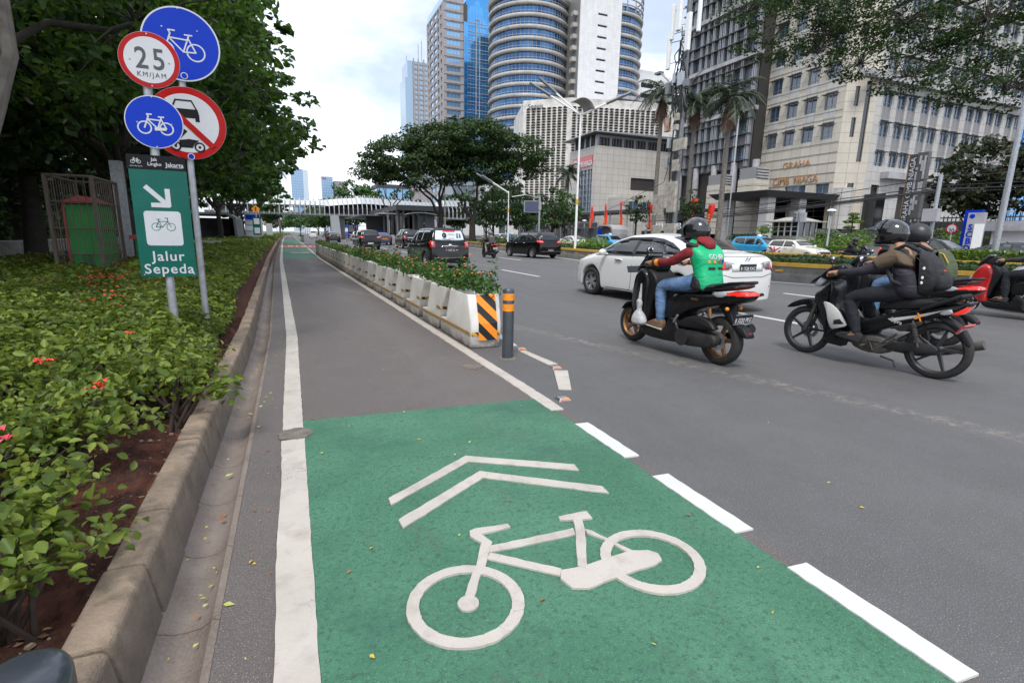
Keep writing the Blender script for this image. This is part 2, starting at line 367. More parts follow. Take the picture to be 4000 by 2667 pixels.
# planting bed soil
m, nt, b = new_mat('soil_mat'); tc = nd(nt, 'ShaderNodeTexCoord').outputs['Object']
c = mix(nt, ramp(nt, noise(nt, tc, 9, 6, .7), [(.35, 0), (.65, 1)]), (.045,.015,.01), (.15,.045,.024))
c = mix(nt, ramp(nt, noise(nt, tc, 42, 3, .6), [(.66, 0), (.7, .8)]), c, (.3,.22,.15))
nt.links.new(c, b.inputs['Base Color']); b.inputs['Roughness'].default_value = .95; bump(nt, b, noise(nt, tc, 34, 6, .7), 1, .04)
def grid(name, x0, x1, y0, y1, nx, ny, zf, mt, kind='structure'):
    X, Y = np.meshgrid(np.linspace(x0, x1, nx), np.linspace(y0, y1, ny)); Z = zf(X, Y)
    V = np.stack([X.ravel(), Y.ravel(), Z.ravel()], 1); i = np.arange((ny-1)*nx).reshape(ny-1, nx)[:, :-1].ravel()
    F = np.stack([i, i+1, i+nx+1, i+nx], 1); o = npmesh(name, V, F, mt, smooth=True); tag(o, kind=kind); return o
def soilz(X, Y):
    h = .13+.02*np.sin(X*9+Y*3)+.015*np.sin(Y*17-X*5)+RNG.normal(0, .006, X.shape)
    return np.where(X > -.72, .115, h)
grid('soil', -2.6, -.6, -1, 8, 160, 500, soilz, M['soil_mat'])
so2 = MB(); so2.quad((-7.2,-3,.11), (-2.5,-3,.11), (-2.5,8,.11), (-7.2,8,.11)); so2.quad((-7.2,8,.11), (-.6,8,.11), (-3.2,230,.11), (-7.2,230,.11)); tag(so2.build('soil_far', M['soil_mat'], fix=False), kind='structure')
p = MB(); p.box(-13.5, -7.2, -6, 230, -.1, .12); mat('footpath_mat', (.11,.105,.1), .8, scale=1.2, dirt=(.07,.065,.06)); tag(p.build('footpath', M['footpath_mat']), kind='structure')
p = MB(); p.box(-7.75, -7.45, -6, 230, .12, .128); mat('tactile', (.5,.3,.06), .8); tag(p.build('tactile_strip', M['tactile']), kind='structure')

st = MB(); rn_ = random.Random(21); mat('stone_bit', (.3,.22,.15), .9, var=.2)
for i in range(900):
    x = -.66-abs(rn_.gauss(0, .5)); y = rn_.uniform(.9, 7); s_ = rn_.uniform(.004, .013); a = rn_.uniform(0, 3); z = .13 if x < -.72 else .117; st.cm = rn_.choice((0,0,0,1,2)); k = (1, .8, .7) if st.cm == 0 else (1.6, .9, .15)
    P_ = [(-1,-.6,0),(.9,-.8,.1),(1.1,.7,0),(-.8,.9,.1)]; st.hexa([(x+s_*k[0]*(u*math.cos(a)-v*math.sin(a)), y+s_*k[1]*(u*math.sin(a)+v*math.cos(a)), z+s_*w_) for u, v, w_ in P_]+[(x+.7*s_*(u*math.cos(a)-v*math.sin(a)), y+.7*s_*(u*math.sin(a)+v*math.cos(a)), z+s_*(k[2]+w_)) for u, v, w_ in P_])
mat('litter_leaf', (.16,.07,.03), .8, var=.3); tag(st.build('soil_litter', [M['stone_bit'], M['litter_leaf'], M['leafy_dry'] if 'leafy_dry' in M else mat('leafy_dry', (.28,.16,.08), .8)], fix=False), 'small stones and dry leaves lying on the red soil of the bed', 'litter', kind='stuff')
# ------------------------------------------------------------ painted markings
m, nt, b = new_mat('green_paint'); tc = nd(nt, 'ShaderNodeTexCoord').outputs['Object']
c = mix(nt, ramp(nt, noise(nt, tc, 1.6, 5, .6), [(.35, 0), (.68, 1)]), (.036,.135,.073), (.066,.19,.112))
c = mix(nt, ramp(nt, noise(nt, tc, 45, 5, .8), [(.36, .85), (.5, 0)]), c, (.025,.07,.05))
c = mix(nt, ramp(nt, noise(nt, tc, 170, 2, .7), [(.56, 0), (.66, .55)]), c, (.11,.29,.2))
mp2 = nd(nt, 'ShaderNodeMapping'); mp2.inputs['Scale'].default_value = (1, .25, 1); mp2.inputs['Rotation'].default_value = (0, 0, .3); nt.links.new(tc, mp2.inputs[0])
c = mix(nt, ramp(nt, noise(nt, mp2.outputs[0], 5, 6, .7), [(.56, 0), (.75, .5)]), c, (.07,.08,.07))
c = mix(nt, ramp(nt, noise(nt, tc, .9, 7, .75), [(.5, 0), (.66, .75)]), c, (.026,.095,.066)); c = mix(nt, ramp(nt, noise(nt, tc, 2.6, 8, .85), [(.6, 0), (.68, .6)]), c, (.085,.085,.078))
nt.links.new(c, b.inputs['Base Color']); nt.links.new(ramp(nt, noise(nt, tc, 30), [(.3, .6), (.7, .85)]), b.inputs['Roughness']); bump(nt, b, noise(nt, tc, 180, 3, .7), .6, .006)
mat('red_paint', (.32,.075,.06), .75, scale=3)
def gstrip(x0, x1, y0a, y0b, y1a, y1b, z, jit=.004, n=60):
    """painted quad between x0..x1 with slanted ends, slightly ragged"""
    pts = []
    for i in range(n+1): t = i/n; pts.append((lerp(x0(y0a), x1(y0b), t), lerp(y0a, y0b, t)+random.uniform(-jit, jit)))
    for i in range(1, n): t = i/n; y = lerp(y0b, y1b, t); pts.append((x1(y)+random.uniform(-jit, jit), y))
    for i in range(n+1): t = i/n; pts.append((lerp(x1(y1b), x0(y1a), t), lerp(y1b, y1a, t)+random.uniform(-jit, jit)))
    for i in range(1, n): t = i/n; y = lerp(y1a, y0a, t); pts.append((x0(y)+random.uniform(-jit, jit), y))
    return pts
fl = lambda y: pl(y, XL)
G1 = MB(); G1.poly(gstrip(lambda y: -.004, lambda y: 1.8 if y < 3.3 else lerp(1.8, 1.765, (y-3.3)/.4), -2.5, -2.5, 3.75, 3.65, .004), .004)
G1.poly(gstrip(lambda y: fl(y), lambda y: pl(y, XR)-.1, 28, 28, 47.2, 47.2, .004, 0, 6), .004)
G1.poly(gstrip(lambda y: fl(y), lambda y: pl(y, XR)-.1, 56.5, 56.5, 95, 95, .004, 0, 6), .004)
cracks(M['green_paint'], 3.2, (.03,.045,.04), .6, .006, (.55,.62)); tag(G1.build('cycle_lane_green_surface', M['green_paint'], fix=False), kind='structure')
G2 = MB(); G2.poly(gstrip(lambda y: fl(y), lambda y: 2.1, 47.5, 49.0, 56.3, 56.3, .004, 0, 6), .004); tag(G2.build('red_road_marking', M['red_paint'], fix=False), kind='structure')
G3 = MB(); strip_x(G3, lambda y: fl(y)-.135+.004*math.sin(y*5), lambda y: fl(y)-.002, -2.5, 3.4, .009, jit=.002, th=.009)
strip_x(G3, lambda y: fl(y)-.135, lambda y: fl(y)-.006, 3.6, 230, .009, jit=.003, th=.009)
rr = lambda y: pl(y, XR)
strip_x(G3, lambda y: rr(y)-.06, lambda y: rr(y)+.05, 3.33, 46.5, .009, jit=.004, th=.009)
strip_x(G3, lambda y: rr(y)-.06, lambda y: rr(y)+.05, 57, 230, .009, th=.009)
for k in range(9): strip_x(G3, lambda y: rr(y)-.1+lerp(0, .6, (50-y)/4), lambda y: rr(y)+.02+lerp(0, .6, (50-y)/4), 49.2, 52, .009, th=.009) if k == 0 else None
tag(G3.build('cycle_lane_edge_lines', M['white_paint'], fix=False), kind='structure')
G4 = MB()
for a, b_ in [(-.2,.4),(.68,1.275),(1.545,2.145),(2.41,3.015)]:
    pts = [(1.79+random.uniform(-.003,.003), lerp(a, b_, i/14)) for i in range(15)]+[(1.893+random.uniform(-.003,.003), lerp(b_, a, i/14)-.008) for i in range(15)]
    G4.prism([(x, y) for x, y in pts], .001, .01, 'z')
for k in range(-1, 30):
    y0 = 5.4+10*k
    for x in (7.5, 11.5):
        yy0 = y0 + (.6 if x > 10 else 0); G4.box(x+pl(yy0, [(60,0),(160,1.2)])-.06, x+pl(yy0, [(60,0),(160,1.2)])+.06, yy0, yy0+3.3, .0, .008)
tag(G4.build('lane_dashes', M['white_paint_new'], fix=False), kind='structure')
# flattened solid edge line next to the median
MED = [(-30,33),(2,21.5),(5,18.6),(8,16.6),(10,15.6),(12.5,14.75),(16,14.7),(22,15.1),(28,15.9),(42,17),(53,17.9),(80,19),(120,19.4),(330,24)]
G5 = MB(); strip_x(G5, lambda y: pl(y, MED)-.62, lambda y: pl(y, MED)-.5, 2, 300, .007, th=.006); tag(G5.build('median_edge_line', M['white_paint_new'], fix=False), kind='structure')
# cycle symbol and chevrons (thick thermoplastic)
S = MB(); z0, z1 = .002, .0125
def thick(pts, jit=.0025, sub=.035, zt=None):
    out = []
    for i in range(len(pts)):
        a, b_ = pts[i], pts[(i+1) % len(pts)]; d = math.hypot(b_[0]-a[0], b_[1]-a[1]); n = max(1, int(d/sub))
        for k in range(n): t = k/n; out.append((lerp(a[0], b_[0], t)+random.uniform(-jit, jit), lerp(a[1], b_[1], t)+random.uniform(-jit, jit)))
    S.prism(out, z0, zt or z1, 'z', inset=.002, pillow=.0015)
def ring(cx, cy, r0, r1, a0=0, a1=360, n=90, zt=.0135):
    v = []; zt = zt
    for i in range(n+1):
        a = R(a0+(a1-a0)*i/n); j = random.uniform(-.0018, .0018)
        for rad in (r0+j, r1-j): v.append((cx+math.cos(a)*rad, cy+math.sin(a)*rad))
    bb = len(S.v); S.v += [(x, y, zt) for x, y in v]+[(x, y, z0) for x, y in v]; N_ = len(v)
    for i in range(n):
        q = bb+2*i; S.f += [(q, q+1, q+3, q+2), (q, q+2, q+2+N_, q+N_), (q+1, q+1+N_, q+3+N_, q+3)]; S.m += [0]*3
ring(.503, 1.56, .168, .213); ring(1.302, 1.522, .168, .213, zt=.0138)
thick([(.51+.04*math.cos(a*PI/9), 1.554+.04*math.sin(a*PI/9)) for a in range(18)], .001, zt=.0142)
thick([(.634,1.732),(.598,1.745),(.503,1.587),(.54,1.573)], zt=.0146)
thick([(.841,1.982),(.845,1.955),(.7,1.948),(.725,1.876),(.639,1.727),(.603,1.742),(.677,1.887),(.647,1.954),(.658,1.99),(.69,2.0)], .0015, zt=.015)
thick([(.703,1.854),(1.112,1.843),(1.095,1.796),(.688,1.812)]); thick([(.69,1.808),(.922,1.605),(.895,1.57),(.664,1.774)], zt=.0131)
thick([(1.143,1.907),(1.184,1.89),(1.148,1.8),(1.025,1.578),(.987,1.592),(1.099,1.803)], zt=.0152); thick([(1.091,1.954),(1.243,1.949),(1.237,1.88),(1.156,1.9),(1.085,1.927)], zt=.0154)
thick([(1.157,1.818),(1.18,1.785),(1.262,1.598),(1.235,1.59),(1.202,1.706),(1.149,1.783)], zt=.0143)
thick([(.912,1.595),(1.002,1.587),(1.158,1.597),(1.256,1.6),(1.325,1.575),(1.352,1.54),(1.335,1.5),(1.291,1.486),(1.12,1.478),(.96,1.462),(.905,1.487),(.884,1.55)], zt=.0149)
thick([(.37,2.42),(.89,2.77),(1.45,2.43),(1.44,2.355),(.885,2.69),(.37,2.35)], .002); thick([(.38,2.205),(.9,2.545),(1.46,2.14),(1.45,2.065),(.895,2.465),(.385,2.125)], .002)
tag(S.build('cycle_symbol_marking', M['white_paint'], fix=False), kind='structure')
# far painted symbols in the green field
S2 = MB()
for cx in (.2, .75): S2.lathe([(.3,.0055),(.36,.0095)], (cx, 36, 0), 'z', 20)
S2.box(-.1, .95, 35.2, 35.5, .0055, .009)
for i, ch in enumerate('01101011010'): 
    if ch == '1': S2.box(-.55+.23*i, -.42+.23*i, 50.5, 53.8, .0055, .009)
tag(S2.build('distant_lane_symbols', M['white_paint'], fix=False), kind='structure')
# arc of white blocks around the bollard
S3 = MB()
for q in ([(2.36,5.31),(2.44,5.31),(2.5,4.62),(2.39,4.62)], [(2.34,4.4),(2.47,4.35),(2.18,3.76),(2.08,3.81)], [(2.5,7.0),(2.6,7.0),(2.46,5.6),(2.38,5.6)]): S3.prism(q, .001, .009, 'z')
tag(S3.build('arc_marking', M['white_paint'], fix=False), kind='structure')
# mortar patch over the line, puddle-like mortar spots, old scar on the carriageway
mat('patch_mat', (.17,.15,.125), .9, var=.2, scale=12, bmp=.6, bscale=60)
def blob(cx, cy, rx, ry, z, n=26, j=.12, rot=0):
    out = []
    for i in range(n):
        a = 2*PI*i/n; k = 1+random.uniform(-j, j); x, y = rx*k*math.cos(a), ry*k*math.sin(a); out.append((cx+x*math.cos(rot)-y*math.sin(rot), cy+x*math.sin(rot)+y*math.cos(rot), z))
    return out
pm = MB(); pm.prism([(x, y) for x, y, _ in blob(-.055, 3.5, .105, .1, 0)], .0, .0125, 'z', inset=.003, pillow=.006)
pm.prism([(x, y) for x, y, _ in blob(1.63, 4.83, .1, .1, 0)], .0, .006, 'z'); tag(pm.build('mortar_patch', M['patch_mat'], fix=False), kind='structure')
# fallen leaves
mat('leaf_yellow', (.55,.42,.05), .6, var=.2); mat('leaf_brown', (.3,.11,.03), .7, var=.2); mat('leaf_pale', (.4,.45,.12), .6)
lv = MB()
for i in range(230):
    if i < 110: x, y = random.uniform(-.5, -.15), random.uniform(1.2, 8)
    elif i < 155: x, y = random.uniform(.05, 1.8), random.uniform(.9, 9)
    else: x, y = random.uniform(-.5, 9), random.uniform(1.2, 16)
    zz = .004 if x > -.3 else -.02
    if 0 < x < 1.8 and y < 3.7: zz = .008
    a = random.uniform(0, 2*PI); l = random.uniform(.006, .015)*(1.6 if random.random() < .12 else 1); wd = l*.5; c_, s_ = math.cos(a), math.sin(a); lv.cm = random.choice((0,0,1,2,2))
    P_ = [(-l, 0, .001), (-.3*l, wd, .005), (l, 0, .003), (-.3*l, -wd, .002)]
    lv.add([(x+u*c_-w_*s_, y+u*s_+w_*c_, zz+h) for u, w_, h in P_], [(0,3,2,1)])
tag(lv.build('fallen_leaves', [M['leaf_yellow'], M['leaf_brown'], M['leaf_pale']], fix=False), 'small yellow and brown leaves fallen on the lane, gutter and road', 'leaves', kind='stuff')
# road studs, bollards
mat('stud_amber', (.6,.2,.03), .3)
for (x, y), lb in zip([(2.43,5.42),(2.41,4.5),(1.985,3.56)], ['metal road stud nearest the foot of the striped bollard', 'metal road stud between the two white arc blocks', 'metal road stud at the near end of the white arc, beside the lane line']):
    t = thing('road_stud', lb, 'road stud', (x, y, 0), 0, 'road studs on the white arc')
    q = MB(); q.hexa([(-.055,-.05,0),(.055,-.05,0),(.055,.05,0),(-.055,.05,0),(-.04,-.03,.022),(.04,-.03,.022),(.04,.03,.022),(-.04,.03,.022)]); q.build('body', M['steel'], t, bevel=.003)
    q = MB(); q.quad((-.042,-.0495,.006),(.042,-.0495,.006),(.036,-.036,.019),(-.036,-.036,.019)); q.build('reflector', M['stud_amber'], t, solid=.002)
mat('bollard_mat', (.05,.058,.07), .4, var=.08, scale=9, coat=.3)
t = thing('bollard', 'dark grey bollard with two orange bands at the end of the planter row', 'bollard', (2.11, 5.06, 0))
q = MB(); q.lathe([(.062,0),(.062,.735),(.058,.752),(.045,.768),(.022,.778),(0,.781)], n=32); q.build('post', M['bollard_mat'], t, smooth=True)
for z0_, z1_ in ((.64,.715),(.525,.602)): q = MB(); q.lathe([(.0625,z0_),(.0642,z0_+.001),(.0642,z1_-.001),(.0625,z1_)], n=32, closed=True); q.build('reflective_band', M['orange'], t, smooth=True)
q = MB(); q.lathe([(.063,.0),(.098,.0),(.09,.008),(.063,.012)], n=22); q.build('mortar_collar', M['patch_mat'], t)
mat('bollard_mat2', (.03,.036,.046), .35, var=.05, coat=.4)
t = thing('bollard', 'blue grey round topped bollard cut off at the bottom left corner', 'bollard', (-.565, 1.2, 0))
q = MB(); q.lathe([(.082,0),(.082,.395),(.08,.41),(.073,.424),(.055,.434),(.03,.439),(0,.44)], (0,0,0), n=40); q.build('post', M['bollard_mat2'], t, smooth=True, angle=60)
# ------------------------------------------------------------ leaves
def unit(v): return v/np.maximum(np.linalg.norm(v, axis=1, keepdims=True), 1e-9)
def leaves(P, size, nrm=None, asp=.5, hi=True, tilt=.8, fold=.18, T=None):
    n = len(P); up = np.tile([0, 0, 1.], (n, 1)) if nrm is None else unit(nrm)
    N = unit(up + RNG.normal(0, tilt, (n, 3)))
    T0 = RNG.normal(0, 1, (n, 3)) if T is None else T + RNG.normal(0, .35, (n, 3))
    T0 = unit(T0 - N*(T0*N).sum(1, keepdims=True)); B_ = np.cross(N, T0); s = np.asarray(size).reshape(-1, 1)*np.ones((n, 1))
    if hi:
        pat = [(0,0,0), (.2,.3,.7), (.5,.45,1), (.84,.27,.7), (1.12,0,-.35), (.84,-.27,.7), (.5,-.45,1), (.2,-.3,.7)]
        V = np.stack([P + T0*s*(a-.2) + B_*s*b_*2*asp + N*s*(h*fold) for a, b_, h in pat], 1).reshape(-1, 3)
        i = np.arange(n)*8; F = np.concatenate([np.stack([i, i+4, i+3, i+2, i+1], 1), np.stack([i, i+7, i+6, i+5, i+4], 1)])
    else:
        pat = [(-.5,0,0), (0,.5,.5), (.55,0,0), (0,-.5,.5)]
        V = np.stack([P + T0*s*a + B_*s*b_*2*asp + N*s*(h*fold) for a, b_, h in pat], 1).reshape(-1, 3)
        i = np.arange(n)*4; F = np.stack([i, i+1, i+2, i+3], 1)
    return V, F
def ellipsoid_pts(n, c, r, shell=.55, flat=None):
    d = unit(RNG.normal(0, 1, (n, 3))); k = RNG.random((n, 1))**(1/3.)
    k = shell + (1-shell)*k
    return np.array(c) + d*k*np.array(r), d

leaf_mat('lantana_leaf', (.025,.06,.014), (.065,.155,.03), (.15,.28,.06), .35)
mat('lantana_flower', (.85,.2,.03), .6, var=.15, scale=30); mat('lantana_pink', (.75,.25,.16), .6)
leaf_mat('bed_leaf', (.05,.08,.013), (.135,.21,.03), (.29,.35,.055), .38)
mat('bed_flower', (.8,.06,.04), .6, var=.1); mat('bed_flower_pink', (.75,.05,.12), .6)
mat('twig', (.05,.032,.024), .9)

m, nt, b = new_mat('planter_mat'); tc = nd(nt, 'ShaderNodeTexCoord').outputs['Object']; sx = nd(nt, 'ShaderNodeSeparateXYZ'); nt.links.new(tc, sx.inputs[0])
mpn = nd(nt, 'ShaderNodeMapping'); mpn.inputs['Scale'].default_value = (9, 9, 1.2); nt.links.new(tc, mpn.inputs[0])
c = mix(nt, ramp(nt, noise(nt, tc, 3, 5), [(.3, 0), (.7, 1)]), (.6,.575,.53), (.74,.72,.68))
c = mix(nt, ramp(nt, noise(nt, mpn.outputs[0], 1.2, 5, .7), [(.5, 0), (.8, .5)]), c, (.36,.32,.26))
low = math_(nt, 'MULTIPLY', ramp(nt, sx.outputs[2], [(.03, 1), (.24, 0)]), ramp(nt, noise(nt, tc, 7, 6, .7), [(.3, .25), (.62, 1)]))
c = mix(nt, low, c, (.13,.105,.08)); nt.links.new(c, b.inputs['Base Color']); b.inputs['Roughness'].default_value = .7; bump(nt, b, noise(nt, tc, 50, 4), .15, .005)
def stripe_mat(name, c1, c2, freq, ax, ang=1.0, thr=.5):
    m, nt, b = new_mat(name); tc = nd(nt, 'ShaderNodeTexCoord').outputs['Object']; s_ = nd(nt, 'ShaderNodeSeparateXYZ'); nt.links.new(tc, s_.inputs[0])
    f = math_(nt, 'FRACT', math_(nt, 'MULTIPLY', math_(nt, 'ADD', s_.outputs[ax], math_(nt, 'MULTIPLY', s_.outputs[2], ang)), freq))
    c = mix(nt, math_(nt, 'GREATER_THAN', f, thr), c1, c2)
    c = mix(nt, ramp(nt, noise(nt, tc, 14, 5), [(.6, 0), (.8, .6)]), c, (.12,.1,.08))
    nt.links.new(c, b.inputs['Base Color']); b.inputs['Roughness'].default_value = .45; return m
stripe_mat('tape_side', (.62,.34,.03), (.03,.028,.025), 22, 1, .6); stripe_mat('hazard', (.9,.27,.015), (.012,.012,.012), 4.4, 0, 1.0, .5); stripe_mat('tape_end', (.62,.34,.03), (.03,.028,.025), 9, 0, 1)
mat('soil_dark', (.04,.025,.018), .95)
def planter_mesh(prof, xw=.185, xt=.2):
    bm = bmesh.new(); vs = []
    for sgn in (-1, 1):
        vs.append([bm.verts.new((sgn*lerp(xw, xt, z/.65), y, z)) for y, z in prof])
    n = len(prof); bm.faces.new(vs[0]); bm.faces.new(list(reversed(vs[1])))
    top = None
    for i in range(n):
        f = bm.faces.new((vs[0][(i+1) % n], vs[0][i], vs[1][i], vs[1][(i+1) % n]))
        if prof[i][1] > .6 and prof[(i+1) % n][1] > .6: top = f
    bmesh.ops.recalc_face_normals(bm, faces=bm.faces)
    bmesh.ops.inset_region(bm, faces=[top], thickness=.035, depth=0); 
    for v in top.verts: v.co.z -= .07
    me = bpy.data.meshes.new('body'); bm.to_mesh(me); bm.free(); me.materials.append(M['planter_mat']); return me
def make_planter(first):
    prof = [(.02,0),(0,.2),(0,.3),(.1,.65),(.78,.65),(1.03,.225),(1.3,.2),(1.28,0)] if first else [(.3,0),(.16,.24),(.13,.3),(-.3,.65),(.58,.65),(.86,.232),(1.17,.2),(1.15,0)]
    t = thing('planter', None, 'planter', (0, 0, 0))
    me = planter_mesh(prof); o = link(bpy.data.objects.new('body', me), t); md = o.modifiers.new('b', 'BEVEL'); md.width = .022; md.segments = 3; md.limit_method = 'ANGLE'; me.shade_smooth()
    md.harden_normals = False
    yn, yf = (.03, 1.02) if first else (.19, .87)
    xs = lerp(.185, .2, .27/.65)
    q = MB(); q.box(-xs-.0035, -xs+.004, yn, 1.26 if first else 1.13, .16, .195) if first else q.box(-xs-.0035, -xs+.004, .2, 1.12, .155, .19)
    q.build('warning_tape', M['tape_side'], t)
    if not first:
        q = MB(); s_ = -.43/.35
        q.hexa([(-.17,.13-.004,.3),(.17,.13-.004,.3),(.17,.133,.3),(-.17,.133,.3),(-.17,.07-.004,.35),(.17,.07-.004,.35),(.17,.073,.35),(-.17,.073,.35)]); q.build('warning_tape', M['tape_end'], t)
        q = MB(); q.box(-xs-.0045, -xs+.002, .12, .3, .305, .345); q.build('warning_tape', M['tape_side'], t)
    else:
        for xa, xb in ((-.178, -.098), (.145, .18)): q = MB(); q.box(xa, xb, -.0035, .004, .16, .2); q.build('warning_tape', M['tape_end'], t)
        q = MB(); a = math.atan2(.1, .35)
        q.hexa([(-.095,.0-.007,.1),(.14,-.007,.1),(.14,.003,.1),(-.095,.003,.1),(-.095,-.007,.3),(.14,-.007,.3),(.14,.003,.3),(-.095,.003,.3)])
        q.hexa([(-.095,-.007,.3),(.14,-.007,.3),(.14,.003,.3),(-.095,.003,.3),(-.095,.085,.63),(.14,.085,.63),(.14,.097,.63),(-.095,.097,.63)])
        q.build('hazard_panel', M['hazard'], t)
    return t
def lantana(n, near, seed):
    global RNG
    RNG = np.random.default_rng(seed); t = thing('lantana_plant', None, 'plant')
    P = []; D = []
    L = 1.1
    for k in range(14 if near else 9):
        c = (RNG.uniform(-.14, .14), RNG.uniform(-.1, L-.15), RNG.uniform(.62, .78)); r = (.13, .14, .1)
        p, d = ellipsoid_pts(n//14, c, r, .5); P.append(p); D.append(d)
    if near:
        for k in range(3):   # tall shoots
            bx, by, h = RNG.uniform(-.1, .2), RNG.uniform(0, L-.2), RNG.uniform(.12, .28)
            z = RNG.uniform(.74, .76+h, 26); p = np.stack([bx+(z-.7)*.15+RNG.normal(0, .025, 26), by+RNG.normal(0, .03, 26), z], 1); P.append(p); D.append(np.tile([0, 0, 1.], (26, 1)))
    P = np.concatenate(P); D = np.concatenate(D); keep = P[:, 2] > .57; P = P[keep]; D = D[keep]
    V, F = leaves(P, RNG.uniform(.035, .06, len(P))*(1 if near else 1.6), D + np.array([0, 0, .7]), .36, near, .5)
    npmesh('foliage', V, F, M['lantana_leaf'], t)
    q = MB()
    for k in range(20 if near else 3):
        i = RNG.integers(len(P)); 
        c = P[i] + np.array([0, 0, .04]) + D[i]*.03
        if c[2] < .74: continue
        q.cm = 0 if RNG.random() < .75 else 1; q.ball(c, (.016, .016, .009) if near else (.02, .02, .014), 7, 4)
    if q.v: q.build('blossoms', [M['lantana_flower'], M['lantana_pink']], t, fix=False)
    return t
P0 = make_planter(True); P1 = make_planter(False)
LN = [lantana(900, True, 11+i) for i in range(4)]; LF = [lantana(420, False, 31+i) for i in range(3)]
ORD = ['first','second','third','fourth','fifth','sixth','seventh','eighth','ninth','tenth','eleventh','twelfth','thirteenth','fourteenth','fifteenth','sixteenth','seventeenth','eighteenth','nineteenth','twentieth','twenty-first','twenty-second','twenty-third','twenty-fourth','twenty-fifth','twenty-sixth','twenty-seventh','twenty-eighth']
used = set()
def place(root, key, loc, rz=0, label=None, group=None):
    if key not in used: used.add(key); o = root; o.location = loc; o.rotation_euler = (0, 0, rz)
    else: o = copy_tree(root, loc, rz)
    if label: o['label'] = label
    if group: o['group'] = group
    return o
yk = 5.6
for k in range(25):
    yb = 5.6 if k == 0 else 5.6+1.13*k+.02*(k-1)
    x = rr(yb+.6)+.285; rz = .016
    lab = 'white concrete planter carrying the orange and black hazard board' if k == 0 else 'white concrete planter with black and yellow tape, %s from the hazard board' % ORD[k]
    place(P0 if k == 0 else P1, 'p0' if k == 0 else 'p1', (x, yb, 0), rz, lab, 'planters separating the cycle lane')
    L_ = LN if k < 9 else LF; i = k % len(L_)
    lab = 'lantana bush with tall orange flowering shoots in the nearest planter' if k == 0 else 'orange flowering lantana growing in the planter %s from the hazard board' % ORD[k]
    place(L_[i], L_[i].name, (x+.01, yb-.02+(.1 if k == 0 else -.22), .02), 0, lab, 'lantana bushes in the planters')
for k in range(12):
    yb = 75+1.2*k; x = rr(yb)+.3
    place(P1, 'p1', (x, yb, 0), .01, 'distant planter in the second row, %s from its near end' % ORD[k], 'planters of the second row')
    place(LF[k % 3], LF[k % 3].name, (x, yb-.2, .0), 0, 'distant shrub in the second planter row, %s from its near end' % ORD[k], 'shrubs of the second planter row')
P1['label'] = P1.get('label') or 'planter'

# ------------------------------------------------------------ planting bed : separate shrubs near, ground cover beyond
def bed_shrub(seed, nl=330, rad=.38, h=.36):
    global RNG
    RNG = np.random.default_rng(seed); t = thing('bougainvillea_shrub', 'low leafy shrub with thin woody stems at the near edge of the bed', 'shrub', group='low shrubs at the near edge of the bed')
    st = MB(); tips = []
    for k in range(9):
        a = RNG.uniform(0, 2*PI); r_ = rad*RNG.uniform(.35, 1); hh = h*RNG.uniform(.65, 1.05)
        p0 = Vector((RNG.normal(0, .03), RNG.normal(0, .03), 0)); p3 = Vector((math.cos(a)*r_, math.sin(a)*r_, hh)); p1 = p0.lerp(p3, .4)+Vector((0, 0, .08))
        st.tube([p0, p1, p3], [.011, .007, .0025], 6); tips.append((p0, p1, p3))
    st.build('stems', M['twig'], t, fix=False)
    P = []
    for (p0, p1, p3) in tips:
        for j in range(nl//9):
            f = RNG.uniform(.3, 1.08); q = p1.lerp(p3, f); P.append([q.x+RNG.normal(0, .05), q.y+RNG.normal(0, .05), max(.06, q.z+RNG.normal(0, .035))])
    P = np.array(P); V, F = leaves(P, RNG.uniform(.022, .058, len(P)), None, .38, True, .6); npmesh('foliage', V, F, M['bed_leaf'], t)
    return t
BS = [bed_shrub(50+i) for i in range(6)]
rnd = random.Random(4); n_ = 0
for y in np.arange(.45, 4.6, .34):
    for x in np.arange(-3.4, -.74, .33):
        if y < -1.4*(x+.6)*.3+.0: continue
        xx, yy_ = x+rnd.uniform(-.1, .1), y+rnd.uniform(-.1, .1)
        if y < 3.2 and xx > (-.84 if y < 1.9 else -.93): continue
        s_ = BS[n_ % 6]; o = place(s_, s_.name, (xx, yy_, .11), rnd.uniform(0, 6.28)); k = rnd.uniform(.85, 1.2); o.scale = (k, k, k*(1.0 if yy_ > 2 else 1.0)); n_ += 1
RNG = np.random.default_rng(5)
def cover(n, x0f, x1f, y0, y1, size, hi, name, h=.42, pw=1.0):
    y = y0 + (y1-y0)*RNG.random(n)**pw; x = np.array([RNG.uniform(x0f(a), x1f(a)) for a in y])
    top = h + .05*np.sin(x*5.1+1.3*y)+.04*np.sin(y*6.3-x*2)+.03*np.sin(x*13)*np.sin(y*11)
    z = .12 + top*(1-RNG.random(n)**1.6*.55) - .0; edge = np.minimum(np.array([x1f(a) for a in y])-x, .25)/.25; z = .12 + (z-.12)*(.55+.45*edge)
    V, F = leaves(np.stack([x, y, z], 1), RNG.uniform(.75, 1.25, n)*size, None, .4, hi, .5)
    return tag(npmesh(name, V, F, M['bed_leaf']), 'dense low green shrubs filling the planting bed beside the kerb', 'shrubbery', kind='stuff')
xr_ = lambda y: pl(y, XL)-(.74 if y < 8 else .85)
cover(34000, lambda y: -4.6, xr_, 4.4, 9.5, .055, True, 'bed_foliage')
cover(5000, lambda y: -7, lambda y: -3.4, .8, 4.6, .08, True, 'bed_foliage_side')
cover(24000, lambda y: -7.1, xr_, 9.3, 24, .1, False, 'bed_foliage_middle', .4, 1.3)
cover(22000, lambda y: -7.1, xr_, 23, 62, .2, False, 'bed_foliage_distant', .4, 1.5)
cover(14000, lambda y: -7.1, xr_, 60, 230, .5, False, 'bed_foliage_farthest', .38, 1.6)
fo = MB()
